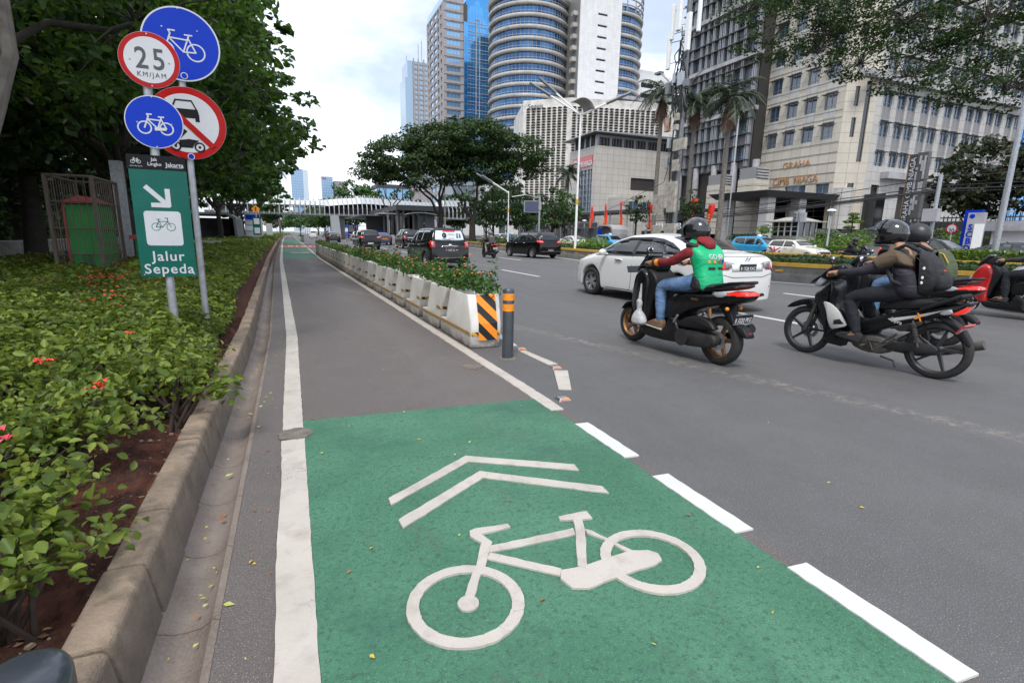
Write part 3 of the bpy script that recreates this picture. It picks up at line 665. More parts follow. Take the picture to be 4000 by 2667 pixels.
for k in range(60):
    y = random.uniform(1.1, 20)**1.0 if k > 20 else random.uniform(1.0, 4.5); x = random.uniform(-3.6 if y < 8 else -6.5, pl(y, XL)-.8); z = (.57 if y < 4.5 else .53)+random.uniform(-.04,.05)
    if y > 4 and random.random() < .5: x, y = random.uniform(-3.5,-1.0), random.uniform(6.5, 11)
    for j in range(random.randint(5, 14)*(2 if y < 4.5 else 1)):
        g_ = .025 if y < 4.5 else .07; c = (x+random.gauss(0, g_), y+random.gauss(0, g_), z+random.gauss(0, g_*.4)); fo.cm = 0 if k % 5 else 1
        a = random.uniform(0, 6.28); l = .011 if y < 4.5 else .024
        fo.add([(c[0]-l*math.cos(a), c[1]-l*math.sin(a), c[2]), (c[0]+l*math.sin(a), c[1]-l*math.cos(a), c[2]+.015), (c[0]+l*math.cos(a), c[1]+l*math.sin(a), c[2]+.01), (c[0]-l*math.sin(a), c[1]+l*math.cos(a), c[2]+.012)], [(0,1,2,3)])
tag(fo.build('bed_blossoms', [M['bed_flower'], M['bed_flower_pink']], fix=False), 'scattered small red blossoms among the low shrubs of the bed', 'blossoms', kind='stuff')
# concrete slabs by the kerb, drain opening with its shade as a solid black block
t = thing('drain_slab', 'pale concrete drain slab lying in the bed just behind the kerb', 'slab', (-.93, 6.6, 0))
q = MB(); q.box(-.2, .16, -.18, .18, .2, .27); q.build('slab', M['concrete'], t, bevel=.01); q = MB(); q.box(-.17, .13, -.15, .15, .1, .2); q.build('opening', M['black'], t)
q = MB(); q.box(-.2, .14, -.62, -.4, .13, .2); tag(q.build('stepping_slab', M['concrete'], None, bevel=.01), 'small mossy concrete slab in front of the drain slab, behind the kerb', 'slab').location = (-.93, 6.6, 0)
q = MB(); q.box(-.15, .12, -.14, .14, .12, .19); o = q.build('stepping_slab', M['concrete'], None, bevel=.01); tag(o, 'pale stepping slab nearest the camera at the back of the kerb', 'slab').location = (-.86, 5.2, 0)

# ------------------------------------------------------------ sign posts
mat('sign_blue', (.0,.03,.4), .35, var=.04, scale=2, spec=.2); mat('sign_red', (.36,.006,.006), .35, var=.05, spec=.2); mat('sign_green', (.0,.1,.078), .3, var=.12, scale=3, spec=.3)
mat('sign_white', (.5,.51,.54), .35, var=.03); mat('sign_black', (.01,.01,.012), .6, var=0, spec=.15); mat('sign_ink', (.05,.052,.06), .4, var=0)
FR = (PI/2, 0, 0)
def disc(r0, r1, y, mt, name, par, c, n=48, th=.001):
    q = MB()
    if r0 > 0: q.lathe([(r0, y), (r1, y), (r1, y+th), (r0, y+th)], (c[0], 0, c[1]), 'y', n, closed=True)
    else: q.lathe([(r1, y), (r1, y+th)], (c[0], 0, c[1]), 'y', n)
    return q.build(name, mt, par)
SK = [0]
def stroke(q, pts, w, y0, y1, closed=False):
    n = len(pts); SK[0] += 1; y0 = y0-.00022*(SK[0] % 9)
    for i in range(n if closed else n-1):
        a, b_ = Vector(pts[i]), Vector(pts[(i+1) % n]); d = (b_-a).normalized(); p = Vector((-d.y, d.x))*w/2; e = d*w*.3
        y_ = y0 - .00005*i
        c_ = [a-e-p, b_+e-p, b_+e+p, a-e+p]; q.hexa([(v.x, y_, v.y) for v in c_]+[(v.x, y1, v.y) for v in c_])
def bike_glyph(par, c, s, y, mt, w=.075, face=-1, name='cycle_symbol', blob_=True):
    """side view of a bicycle; face -1: front wheel on the left"""
    q = MB(); T_ = lambda pts: [(c[0]-face*u*s*-1 if False else c[0]+face*-1*u*-s*-1, c[1]+v*s) for u, v in pts]
    T_ = lambda pts: [(c[0]+(u*s if face < 0 else -u*s), c[1]+v*s) for u, v in pts]
    for cx in (-.62, .62):
        cc = T_([(cx, -.3)])[0]; q.lathe([(.33*s, y), (.33*s+w*s, y), (.33*s+w*s, y+.0015), (.33*s, y+.0015)], (cc[0], 0, cc[1]), 'y', 30, closed=True)
    W = w*s
    for pts in ([(-.62,-.3),(-.35,.42),(-.42,.55),(-.16,.55)], [(-.42,.24),(.33,.2)], [(-.42,.24),(.12,-.32)], [(.12,-.32),(.38,.38)], [(.22,.42),(.52,.42)], [(.35,.28),(.62,-.3)], [(.12,-.32),(.62,-.3)]): stroke(q, T_(pts), W, y-.0004, y+.0012)
    if blob_: stroke(q, T_([(.0,-.36),(.55,-.33)]), W*2.2, y-.0018, y+.001)
    return q.build(name, mt, par, fix=False)
def rivet(par, x, z, y): q = MB(); q.lathe([(.0, y-.004), (.006, y-.003), (.0065, y)], (x, 0, z), 'y', 10); q.build('rivet', M['galv'], par)
def sign_disc(par, name, c, r, base, rim, rimw, y):
    s_ = disc(0, r, y, M['galv'], name, par, c, 56, .004); disc(0, r-.002, y-.0016, M[rim], 'rim', s_, c, 56); disc(0, r-rimw, y-.003, M[base], 'face', s_, c, 56)
    return s_
# front post
t = thing('sign_post', 'grey sign pole carrying the 25 km disc and green Jalur Sepeda board', 'road sign', (-1.02, 5.4, 0))
q = MB(); q.lathe([(.034,.0),(.034,2.85),(.0,2.853)], n=18); q.build('pole', M['galv'], t, smooth=True)
d = sign_disc(t, 'speed_sign', (.045, 2.665), .212, 'sign_white', 'sign_red', .038, -.045); text('lettering', '25', .225, M['sign_ink'], d, (.05,-.0495,2.668), FR, .0006, sx=.85, bold=.01, space=1.25)
text('lettering', 'KM/JAM', .052, M['sign_ink'], d, (.05,-.0495,2.553), FR, .0006, sx=.95, space=1.3)
for a, b_ in ((.045,2.86),(.045,2.47),(-.09,2.66),(.18,2.66)): rivet(d, a, b_, -.049)
d = sign_disc(t, 'cycle_sign', (.03, 2.19), .208, 'sign_blue', 'sign_white', .008, -.045); bike_glyph(d, (.035, 2.18), .125, -.0496, M['sign_white'], .085)
for a, b_ in ((.03,2.385),(.03,1.995),(-.09,2.18),(.15,2.18)): rivet(d, a, b_, -.049)
q = MB(); q.prism([(-.195,1.81),(.222,1.81),(.222,.91),(-.195,.91)], -.045, -.041, 'y'); bd = q.build('direction_board', M['sign_green'], t, bevel=.003)
q = MB(); q.box(-.2, .222, -.048, -.044, 1.812, 1.925); hd = q.build('header_board', M['sign_black'], t)
text('lettering', 'Jakarta', .05, M['sign_white'], hd, (.14,-.0485,1.853), FR, .0004, sx=.95, bold=.01); text('lettering', 'a city of collaboration', .013, M['sign_white'], hd, (.145,-.0485,1.833), FR, .0003)
text('lettering', 'Jak\nLingko', .038, M['sign_white'], hd, (-.005,-.0485,1.872), FR, .0004, bold=.01); bike_glyph(hd, (-.135, 1.878), .035, -.0485, M['sign_white'], .1, blob_=False); text('lettering', 'Jakarta Bersepeda', .012, M['sign_white'], hd, (-.135,-.0485,1.833), FR, .0003)
q = MB(); W_ = M['sign_white']
for pts in ([(-.085,1.665),(.055,1.525)], [(.065,1.645),(.065,1.52),(-.05,1.52)]):
    stroke(q, pts, .038, -.0475, -.0455)
q.build('arrow', W_, bd, fix=False)
q = MB(); rc = []
for cx, cz, a0 in ((.12,1.445,0),(-.1,1.445,90),(-.1,1.205,180),(.12,1.205,270)):
    for i in range(7): a = R(a0+15*i); rc.append((cx+.025*math.cos(a), cz+.025*math.sin(a)))
q.prism(rc, -.0475, -.0455, 'y'); pn = q.build('symbol_panel', W_, bd)
bike_glyph(pn, (.01, 1.365), .088, -.0486, M['sign_green'], .05, face=1, blob_=False)
text('lettering', 'Jalur', .118, W_, bd, (.02,-.0475,1.085), FR, .0006, bold=.012, space=1.12); text('lettering', 'Sepeda', .118, W_, bd, (.018,-.0475,.975), FR, .0006, bold=.012, space=1.12)
for a, b_ in ((-.17,.93),(.2,.93)): rivet(bd, a, b_, -.046)
# rear post
t = thing('sign_post', 'grey sign pole carrying the large blue cycle disc above the no motor vehicles disc', 'road sign', (-.86, 6.05, 0))
q = MB(); q.lathe([(.03,0),(.03,3.28),(0,3.283)], n=18); q.build('pole', M['galv'], t, smooth=True)
d = sign_disc(t, 'cycle_sign', (.03, 3.0), .318, 'sign_blue', 'sign_white', .014, -.04); bike_glyph(d, (.02, 3.0), .2, -.0446, W_, .06, blob_=False)
for a, b_ in ((.03,3.3),(-.11,3.13),(.17,3.13)): rivet(d, a, b_, -.044)
disc(.0, .03, -.0475, M['sign_white'], 'sticker', d, (.03, 2.73), 18); disc(.0, .023, -.049, M['sign_blue'], 'sticker_centre', d, (.03, 2.73), 18)
d = sign_disc(t, 'no_motor_vehicles_sign', (.015, 2.31), .326, 'sign_white', 'sign_red', .062, -.04)
q = MB()
cz = 2.46
q.prism([(-.1,cz-.02),(.11,cz-.02),(.12,cz-.07),(.12,cz-.13),(.085,cz-.13),(.085,cz-.1),(-.085,cz-.1),(-.085,cz-.13),(-.12,cz-.13),(-.12,cz-.07)], -.0452, -.044, 'y')
stroke(q, [(-.1,cz-.02),(-.065,cz+.055),(.065,cz+.055),(.1,cz-.02)], .012, -.0452, -.044); q.build('car_symbol', M['sign_black'], d, fix=False)
q = MB(); cz = 2.14
for cx in (-.1, .1): q.lathe([(.032,-.0452),(.046,-.0452),(.046,-.044),(.032,-.044)], (cx, 0, cz-.04), 'y', 22, closed=True); q.lathe([(.012,-.0452),(.012,-.044)], (cx, 0, cz-.04), 'y', 12)
q.prism([(-.06,cz-.05),(.04,cz-.05),(.06,cz-.01),(.1,cz+.02),(.02,cz+.03),(-.07,cz+.015)], -.0452, -.044, 'y'); q.prism([(-.05,cz+.035),(.01,cz+.1),(-.02,cz+.12),(-.06,cz+.06)], -.0452, -.044, 'y'); stroke(q, [(-.1,cz-.04),(-.07,cz+.05)], .012, -.0452, -.044); q.build('motorcycle_symbol', M['sign_black'], d, fix=False)
q = MB(); a = .245; stroke(q, [(.015-a*.78, 2.31+a*.78), (.015+a*.78, 2.31-a*.78)], .052, -.0475, -.0455); q.build('diagonal_bar', M['sign_red'], d)
disc(.0, .03, -.0475, M['sign_white'], 'sticker', d, (.02, 2.01), 18); disc(.0, .023, -.049, M['sign_blue'], 'sticker_centre', d, (.02, 2.01), 18)
# ------------------------------------------------------------ cars
def car_paint(name, col, rough=.25, coat=.55, metal=0):
    m, nt, b = new_mat(name); b.inputs['Base Color'].default_value = c4(col); b.inputs['Metallic'].default_value = metal
    b.inputs['Coat Weight'].default_value = coat; b.inputs['Coat Roughness'].default_value = .03; b.inputs['Roughness'].default_value = rough
    tc = nd(nt, 'ShaderNodeTexCoord').outputs['Object']
    nt.links.new(ramp(nt, noise(nt, tc, 2.5, 5, .7), [(.4, rough), (.75, min(1, rough+.14))]), b.inputs['Roughness']); return m
car_paint('car_white', (.66,.66,.64), .3); car_paint('car_black', (.004,.004,.005), .08, 0); car_paint('car_grey', (.16,.165,.17), .3, metal=.4); car_paint('car_silver', (.5,.5,.49), .3, metal=.5)
car_paint('car_blue', (.02,.27,.5), .3); car_paint('car_navy', (.02,.035,.09), .3); car_paint('car_cream', (.62,.6,.5), .3); car_paint('car_darkgrey', (.018,.019,.021), .12, 0)
mat('seam', (.02,.02,.02), .8, var=0); mat('rim_grey', (.5,.5,.52), .3, metal=.8, var=.05); mat('rim_dark', (.05,.05,.055), .4, metal=.5, var=0); mat('under', (.01,.01,.01), .9, var=0)
mat('trim_grey', (.2,.2,.2), .5, var=0)
m, nt, b = new_mat('glass_car'); b.inputs['Base Color'].default_value = (.012,.014,.015,1); b.inputs['Roughness'].default_value = .04; b.inputs['Specular IOR Level'].default_value = .9
m, nt, b = new_mat('glass_light'); b.inputs['Base Color'].default_value = (.16,.2,.22,1); b.inputs['Roughness'].default_value = .05; b.inputs['Specular IOR Level'].default_value = .9
def shell_mesh(sp):
    L0, L1 = sp['top'][0][0], sp['top'][-1][0]; Rw, Ra = sp['rw'], sp['rw']+.065
    xs = {round(p[0], 3) for k in ('top', 'belt', 'plan', 'tw') for p in sp[k]}
    for xa in (sp['xr'], sp['xf']):
        for f in (-1.12, -1, -.94, -.8, -.5, 0, .5, .8, .94, 1, 1.12): xs.add(round(xa+Ra*f, 3))
    xs = sorted(x for x in xs if L0 <= x <= L1); o = [xs[0]]
    for x in xs[1:]:
        if x-o[-1] > .022: o.append(x)
    o2 = [o[0]]
    for x in o[1:]:
        while x-o2[-1] > .34: o2.append(o2[-1]+.26)
        o2.append(x)
    xs = sorted(set(o2)); V = []; n = 11
    for x in xs:
        zt, zb, wb, tw = pl(x, sp['top']), pl(x, sp['belt']), pl(x, sp['plan']), pl(x, sp['tw'])
        zb = min(zb, zt-.02); low = pl(x, sp.get('sill', [(L0, .24), (L0+.5, .2), (L1-.5, .2), (L1, .24)])); ar = 0
        for xa in (sp['xr'], sp['xf']):
            if abs(x-xa) < Ra: ar = max(ar, Rw+math.sqrt(Ra*Ra-(x-xa)**2))
        lo = max(low, ar); cr = min(.05, (zt-zb)*.3); ze = zt-cr*1.1; tw = min(tw, wb-.01)
        zm = max(lerp(low, zb, .5), lo+.045); zs = max(zb-.09, zm+.02); zs = min(zs, zb-.01) if zb-.01 > zm else zm+.01
        rows = [(0, zt), (tw*.5, zt-cr*.25), (tw*.86, zt-cr*.7), (tw, ze-.0), (lerp(tw, wb, .45), lerp(ze, zb, .5)), (wb-.018, max(zb+.006, zm+.03)), (wb, max(zs, zm+.015)), (wb+.004, zm), (wb-.006, max(lo, low)), (wb-.035, max(lo, low)-.004), (wb-.3, max(lo, low)+.01)]
        V.append([(x, y, z) for y, z in rows])
    v = []; f = []; k = len(xs)
    for i in range(k):
        for s_ in (1, -1):
            for j in range(n): x, y, z = V[i][j]; v.append((x, y*s_, z))
    I = lambda i, s_, j: i*2*n + s_*n + j
    for i in range(k-1):
        for s_ in (0, 1):
            for j in range(n-1):
                q = (I(i,s_,j), I(i+1,s_,j), I(i+1,s_,j+1), I(i,s_,j+1)); f.append(q if s_ else q[::-1])
    for i in (0, k-1):
        for j in range(n-1):
            f.append((I(i,0,j), I(i,0,j+1), I(i,1,j+1), I(i,1,j)))
    me = bpy.data.meshes.new('body'); me.from_pydata(v, [], f)
    bm = bmesh.new(); bm.from_mesh(me); bmesh.ops.remove_doubles(bm, verts=bm.verts, dist=1e-4); bmesh.ops.recalc_face_normals(bm, faces=bm.faces); bm.to_mesh(me); bm.free()
    o = bpy.data.objects.new('tmp', me); COL.objects.link(o); md = o.modifiers.new('s', 'SUBSURF'); md.levels = md.render_levels = sp.get('sub', 2); md.boundary_smooth = 'ALL'
    bpy.context.view_layer.update(); dg = bpy.context.evaluated_depsgraph_get(); m2 = bpy.data.meshes.new_from_object(o.evaluated_get(dg)); bpy.data.objects.remove(o); bpy.data.meshes.remove(me)
    m2.name = 'body'; m2.shade_smooth(); bm = bmesh.new(); bm.from_mesh(m2); bv = BVHTree.FromBMesh(bm); bm.free(); return m2, bv
def patch(bv, ax, poly, off, mt, name, par, cell=.13, mirror=False, fz=None):
    bm = bmesh.new(); sets = [poly] + ([[(-u, v) for u, v in reversed(poly)]] if mirror == 'u' else [])
    for pp_ in sets: bm.faces.new([bm.verts.new((u, v, 0)) for u, v in pp_])
    for a in (0, 1):
        lo = min(v.co[a] for v in bm.verts); hi = max(v.co[a] for v in bm.verts); c = lo+cell*.5
        while c < hi:
            bmesh.ops.bisect_plane(bm, geom=bm.verts[:]+bm.edges[:]+bm.faces[:], plane_co=(c,0,0) if a == 0 else (0,c,0), plane_no=(1,0,0) if a == 0 else (0,1,0)); c += cell
    bmesh.ops.triangulate(bm, faces=bm.faces); V = []; F = [[v.index for v in f.verts] for f in (bm.verts.index_update() or bm.faces)]
    for v in bm.verts:
        u, w_ = v.co.x, v.co.y
        o, d = {'L': ((u,3,w_),(0,-1,0)), 'R': ((u,-3,w_),(0,1,0)), 'B': ((-9,u,w_),(1,0,0)), 'F': ((9,u,w_),(-1,0,0)), 'T': ((u,w_,5),(0,0,-1))}[ax]
        h, nn, _, _ = bv.ray_cast(Vector(o), Vector(d))
        if h is None or (ax in 'LR' and abs(h.y) < .25): h, nn, _, _ = bv.find_nearest(Vector(o)+Vector(d)*(2.4 if ax in 'LR' else 3 if ax == 'T' else 7))
        if nn.dot(Vector(d)) > 0: nn = -nn
        V.append(tuple(h+nn*off))
    me = bpy.data.meshes.new(name); me.from_pydata(V, [], F); me.materials.append(mt); me.shade_smooth(); o = bpy.data.objects.new(name, me); link(o, par)
    md = o.modifiers.new('t', 'SOLIDIFY'); md.thickness = off*1.6; md.offset = 0; bm.free(); return o
def line_poly(pts, w):
    L_ = []; R_ = []
    for i, p in enumerate(pts):
        a = Vector(pts[max(0, i-1)]); b_ = Vector(pts[min(len(pts)-1, i+1)]); d = (b_-a).normalized(); q = Vector((-d.y, d.x))*w/2; p = Vector(p); L_.append(tuple(p+q)); R_.append(tuple(p-q))
    return L_+R_[::-1]
def car_wheel(par, x, y, r, wd, rim='rim_grey', spokes=5, style=0):
    s_ = 1 if y > 0 else -1; q = MB(); w2 = wd/2; rr_ = r*.66
    q.lathe([(rr_,-w2*.8),(rr_+.02,-w2),(r-.03,-w2),(r-.008,-w2*.8),(r,-w2*.4),(r,w2*.4),(r-.008,w2*.8),(r-.03,w2),(rr_+.02,w2),(rr_,w2*.8)], (x, y, r), 'y', 40, closed=True)
    t = q.build('wheel', M['rubber'], par, smooth=True, angle=50)
    q = MB(); yo = y+s_*w2*.55
    q.lathe([(rr_+.012,y-s_*w2*.7),(rr_-.004,y+s_*w2*.86),(rr_-.02,y+s_*w2*.8),(rr_-.03,y-s_*w2*.6)], (x, 0, r), 'y', 40, closed=True)
    for k in range(spokes):
        a = 2*PI*k/spokes
        for da in ((-.13, .13) if style else (0,)):
            a_ = a+da*1.6; ca, sa = math.cos(a_), math.sin(a_); pa = (-sa, ca); w_ = .022 if style else .034
            q.hexa([(x+ca*.04+pa[0]*w_*sg, yo-s_*.03+yy*s_*.025, r+sa*.04+pa[1]*w_*sg) for yy in (0, 1) for sg in (-1, 1)][:0] or
                   [(x+ca*rr1+pa[0]*w_*k1*sg, yo+s_*(dy+(.02 if rr1 < .1 else -.01)), r+sa*rr1+pa[1]*w_*k1*sg) for dy in (-.02, .0) for rr1, k1, sg in ((.03,1,-1),(.03,1,1),(rr_-.01,.8,1),(rr_-.01,.8,-1))])
    q.lathe([(.055, yo-s_*.03), (.055, yo+s_*.018), (.03, yo+s_*.028)], (x, 0, r), 'y', 16); q.build('rim', M[rim], t, fix=False)
    q = MB(); q.lathe([(rr_*.98, yo-s_*.06), (rr_*.98, yo-s_*.055)], (x, 0, r), 'y', 24); q.build('brake_disc', M['under'], t)
    return t
def hexbox(q, p0, p1): q.box(p0[0], p1[0], p0[1], p1[1], p0[2], p1[2])
TYPES = dict(
 sedan=dict(L=(-2.24,2.29), rw=.32, xr=-1.345, xf=1.325, wt=.205,
  top=[(-2.245,.42),(-2.235,.72),(-2.2,.93),(-2.14,1.045),(-2.0,1.085),(-1.72,1.1),(-1.42,1.2),(-1.08,1.33),(-.72,1.405),(-.15,1.435),(.35,1.405),(.72,1.31),(1.28,1.03),(1.6,.965),(1.95,.87),(2.15,.76),(2.26,.6),(2.285,.42)],
  belt=[(-2.245,.36),(-2.235,.62),(-2.17,.93),(-1.9,.985),(-1.4,.985),(0,.945),(1.2,.9),(1.8,.8),(2.12,.66),(2.285,.36)],
  plan=[(-2.245,.5),(-2.22,.66),(-2.12,.78),(-1.9,.84),(-1.5,.87),(-1,.877),(1.2,.877),(1.65,.865),(1.95,.8),(2.15,.66),(2.25,.48),(2.285,.3)],
  tw=[(-2.245,.4),(-2.2,.6),(-2.0,.7),(-1.6,.7),(-1.4,.67),(-1.0,.6),(-.4,.57),(.3,.57),(.75,.62),(1.25,.7),(1.7,.68),(2.1,.5),(2.285,.24)]),
 mpv=dict(L=(-2.05,2.05), rw=.3, xr=-1.26, xf=1.265, wt=.185,
  top=[(-2.055,.38),(-2.05,.66),(-2.02,.9),(-1.97,1.04),(-1.87,1.3),(-1.78,1.48),(-1.68,1.56),(-1.3,1.585),(-.4,1.6),(.2,1.58),(.5,1.52),(.85,1.32),(1.2,1.08),(1.55,1.0),(1.8,.93),(1.97,.78),(2.04,.58),(2.055,.4)],
  belt=[(-2.055,.34),(-2.05,.6),(-2.0,.9),(-1.85,1.02),(-1,.98),(.3,.95),(1.2,.93),(1.7,.84),(1.95,.66),(2.055,.36)],
  plan=[(-2.055,.66),(-2.03,.74),(-1.95,.79),(-1.7,.82),(-1.2,.828),(1.2,.828),(1.6,.81),(1.85,.72),(2.0,.56),(2.055,.36)],
  tw=[(-2.055,.6),(-2.0,.7),(-1.9,.68),(-1.75,.6),(-1.5,.6),(-.5,.61),(.4,.6),(.8,.64),(1.2,.7),(1.6,.68),(1.9,.5),(2.055,.3)]),
 hatch=dict(L=(-1.8,1.9), rw=.3, xr=-1.13, xf=1.33, wt=.19,
  top=[(-1.68,.36),(-1.7,.6),(-1.66,.85),(-1.6,1.05),(-1.48,1.3),(-1.36,1.38),(-.9,1.405),(-.2,1.41),(.2,1.37),(.45,1.24),(.72,1.03),(1.0,.97),(1.5,.9),(1.8,.8),(1.95,.62),(1.98,.4)],
  belt=[(-1.69,.34),(-1.66,.6),(-1.58,.88),(-1,.95),(.5,.92),(1.3,.85),(1.75,.68),(1.98,.36)],
  plan=[(-1.69,.5),(-1.6,.7),(-1.4,.81),(-1,.84),(1.3,.84),(1.6,.8),(1.85,.62),(1.98,.36)],
  tw=[(-1.69,.45),(-1.55,.62),(-1.3,.61),(-.2,.61),(.4,.63),(.8,.7),(1.3,.66),(1.7,.55),(1.98,.3)]),
)
TYPES['mpv']['top'] = sorted(TYPES['mpv']['top']); TYPES['hatch']['top'] = sorted(TYPES['hatch']['top'])
TYPES['hatch']['top'][0] = (-1.7,.36)
for k_ in ('belt','plan','tw'): TYPES['hatch'][k_][0] = (-1.7, TYPES['hatch'][k_][0][1])
TYPES['hatch']['top'] = [p for i, p in enumerate(TYPES['hatch']['top']) if not (i and abs(p[0]+1.7) < .001) and not (i and p[0] == -1.68)]
def sc_type(a, name, sx, sy, sz, rw=None):
    t = {k: ([(x*sx, v*(sz if k in ('top','belt') else sy)) for x, v in q] if k in ('top','belt','plan','tw') else q) for k, q in TYPES[a].items()}
    t['xr'] *= sx; t['xf'] *= sx; t['rw'] = rw or t['rw']; TYPES[name] = t
sc_type('mpv', 'innova', 1.11, 1.065, 1.08, .32); sc_type('mpv', 'livina', 1.07, 1.02, .995, .3); sc_type('mpv', 'suv', 1.2, 1.15, 1.1, .37)
SHELL = {}
def plate(par, x, y, z, txt, sub, ang, w=.43, h=.135, back='plate_black', ink='plate_white', face=-1):
    q = MB(); q.box(-.006, .006, -w/2, w/2, -h/2, h/2); o = q.build('number_plate', M[back], par, bevel=.004); o.location = (x, y, z); o.rotation_euler = (0, ang, 0)
    rot = (PI/2, 0, -PI/2) if face < 0 else (PI/2, 0, PI/2)
    tx = text('lettering', txt, h*.62, M[ink], o, (face*.0068, 0, -h*.12), rot, .0005, bold=.015, space=1.1); tx.scale = (w*.88/max(.01, tx.dimensions.x), 1, 1)
    if sub: text('lettering', sub, h*.22, M[ink], o, (face*.0068, 0, -h*.4), rot, .0004, bold=.01)
    q = MB(); q.box(-.001, 0, -w/2+.004, w/2-.004, h/2-.007, h/2-.004); q.box(-.001, 0, -w/2+.004, w/2-.004, -h/2+.004, -h/2+.007); e = q.build('edge_line', M[ink], o, fix=False); e.location = (face*.0064+(.0004 if face < 0 else .0006), 0, 0)
    return o
def car(kind, name, label, loc, rz, paint, glass='glass_car', rim='rim_grey', style=0, pl_=None, detail=1, lamp='red_lens', group=None, cat='car', roof=None, front=False):
    sp = TYPES[kind]
    if kind not in SHELL: SHELL[kind] = shell_mesh(sp)
    me, bv = SHELL[kind]; me = me.copy(); me.materials.append(M[paint]); t = thing(name, label, cat, loc, rz, group); link(bpy.data.objects.new('body', me), t)
    G = M[glass]; x0, x1 = sp['top'][0][0], sp['top'][-1][0]; sxx = (x1-x0); P_ = lambda ax, poly, off, mt, nm, **k: patch(bv, ax, poly, off, mt, nm, t, **k)
    q = MB(); q.box(x0+.25, x1-.25, -.55, .55, .2, .42); q.box(sp['xr']-.42, sp['xf']+.42, -.72, .72, .3, .45) if False else None; q.build('underbody', M['under'], t)
    wb = max(p[1] for p in sp['plan'])
    q = MB()
    for xa in (sp['xr'], sp['xf']): q.box(xa-sp['rw']-.09, xa+sp['rw']+.09, -wb+.3, wb-.3, .2, sp['rw']*2+.12)
    q.build('wheel_wells', M['under'], t)
    for xa in (sp['xr'], sp['xf']):
        for y in (-1, 1): car_wheel(t, xa, y*(wb-sp['wt']/2-.012), sp['rw'], sp['wt'], rim, 5, style)
    H_ = lambda pts: [(x, z) for x, z in pts]
    if kind == 'sedan':
        wins = [[(-.05,.985),(-.05,1.305),(.28,1.295),(.58,1.22),(1.0,1.03),(1.1,.97)], [(-.13,.99),(-.98,1.01),(-.9,1.1),(-.68,1.22),(-.42,1.3),(-.13,1.31)], [(-1.04,1.02),(-1.33,1.04),(-1.22,1.11),(-1.0,1.2),(-.8,1.25),(-.77,1.215),(-.95,1.1)]]
        if detail > 1:
            P_('L', [(-1.38,1.02),(-1.27,1.12),(-1.0,1.235),(-.7,1.31),(-.35,1.34),(.3,1.328),(.62,1.25),(1.06,1.03),(1.2,.955),(0,.965)], .0025, M['black_plastic'], 'window_frame', cell=.05)
            P_('R', [(-1.38,1.02),(-1.27,1.12),(-1.0,1.235),(-.7,1.31),(-.35,1.34),(.3,1.328),(.62,1.25),(1.06,1.03),(1.2,.955),(0,.965)], .0025, M['black_plastic'], 'window_frame', cell=.05)
        for wn in wins:
            for ax in 'LR': P_(ax, wn, .006, G, 'side_window')
        P_('T', [(-1.62,-.56),(-1.62,.56),(-1.3,.58),(-.86,.5),(-.84,-.5),(-1.3,-.58)][::1], .005, G, 'rear_window'); P_('T', [(1.2,-.62),(1.2,.62),(.75,.54),(.46,.49),(.46,-.49),(.75,-.54)], .005, G, 'windscreen')
        for sg in (1, -1):
            F_ = lambda pts: [(sg*a, b_) for a, b_ in pts]
            P_('B', F_([(.48,.8),(.5,.93),(.72,.95),(.8,.86),(.78,.76),(.68,.76),(.62,.8)]), .008, M[lamp], 'tail_light'); P_('B', F_([(.42,.83),(.42,.92),(.57,.925),(.57,.82)]), .013, M['clear_lens'], 'reversing_light', cell=.2)
            ax = 'L' if sg > 0 else 'R'; P_(ax, [(-2.16,.76),(-2.19,.9),(-2.06,.955),(-1.83,.96),(-1.98,.86),(-2.05,.77)], .008, M[lamp], 'tail_light')
            P_('F', F_([(.42,.66),(.62,.78),(.78,.8),(.8,.7),(.6,.62)]), .008, M['clear_lens'], 'headlight')
            q = MB(); q.ball((.78, sg*.97, 1.0), (.06,.1,.07), 12, 8); q.box(.74,.8, sg*.97-.12 if sg > 0 else sg*.97, sg*.97 if sg > 0 else sg*.97+.12, .96, .99); q.build('door_mirror', M[paint], t, smooth=True)
            for ax_, xx in ((ax, -.78), (ax, .22)):
                P_(ax, [(xx,.845),(xx+.02,.875),(xx+.2,.875),(xx+.22,.855),(xx+.2,.835),(xx+.02,.83)], .016, M['chrome' if detail > 1 else paint], 'door_handle')
        P_('F', [(-.36,.6),(.36,.6),(.4,.7),(-.4,.7)], .006, M['black'], 'grille'); px_, pz, pa = -2.262, .83, -.1
        if detail > 1:
            for ax in 'LR':
                for ln in ([(-.08,.98),(-.1,.6),(-.08,.3),(-.02,.24)], [(1.05,.93),(1.08,.7),(1.0,.3),(.95,.24)], [(-1.03,1.0),(-1.12,.82),(-1.0,.66),(-.95,.5)], [(.95,.24),(-.95,.24)]): P_(ax, line_poly(ln, .009), .0022, M['seam'], 'panel_gap', cell=.2)
                P_(ax, line_poly([(-1.42,1.0),(-.5,.965),(.6,.94),(1.2,.93)], .016), .004, M['black_plastic'], 'window_trim', cell=.3)
                P_(ax, [(-1.2,1.13),(-.98,1.225),(-.68,1.29),(-.1,1.325),(.3,1.312),(.58,1.24),(.56,1.2),(.28,1.26),(-.1,1.275),(-.66,1.24),(-.95,1.17)], .009, M['black_plastic'], 'rain_visor', cell=.05)
            P_('B', line_poly([(-.66,.72),(-.4,.66),(.4,.66),(.66,.72)], .009), .002, M['seam'], 'panel_gap'); P_('B', line_poly([(-.74,1.0),(-.5,1.025),(.5,1.025),(.74,1.0)], .008), .002, M['seam'], 'panel_gap')
            P_('B', [(-.4,.76),(.4,.76),(.42,.9),(-.42,.9)], .0025, M['car_white'], 'plate_recess'); P_('B', [(-.5,.32),(-.3,.29),(.3,.29),(.5,.32),(.46,.36),(-.46,.36)], .004, M['black_plastic'], 'lower_grille')
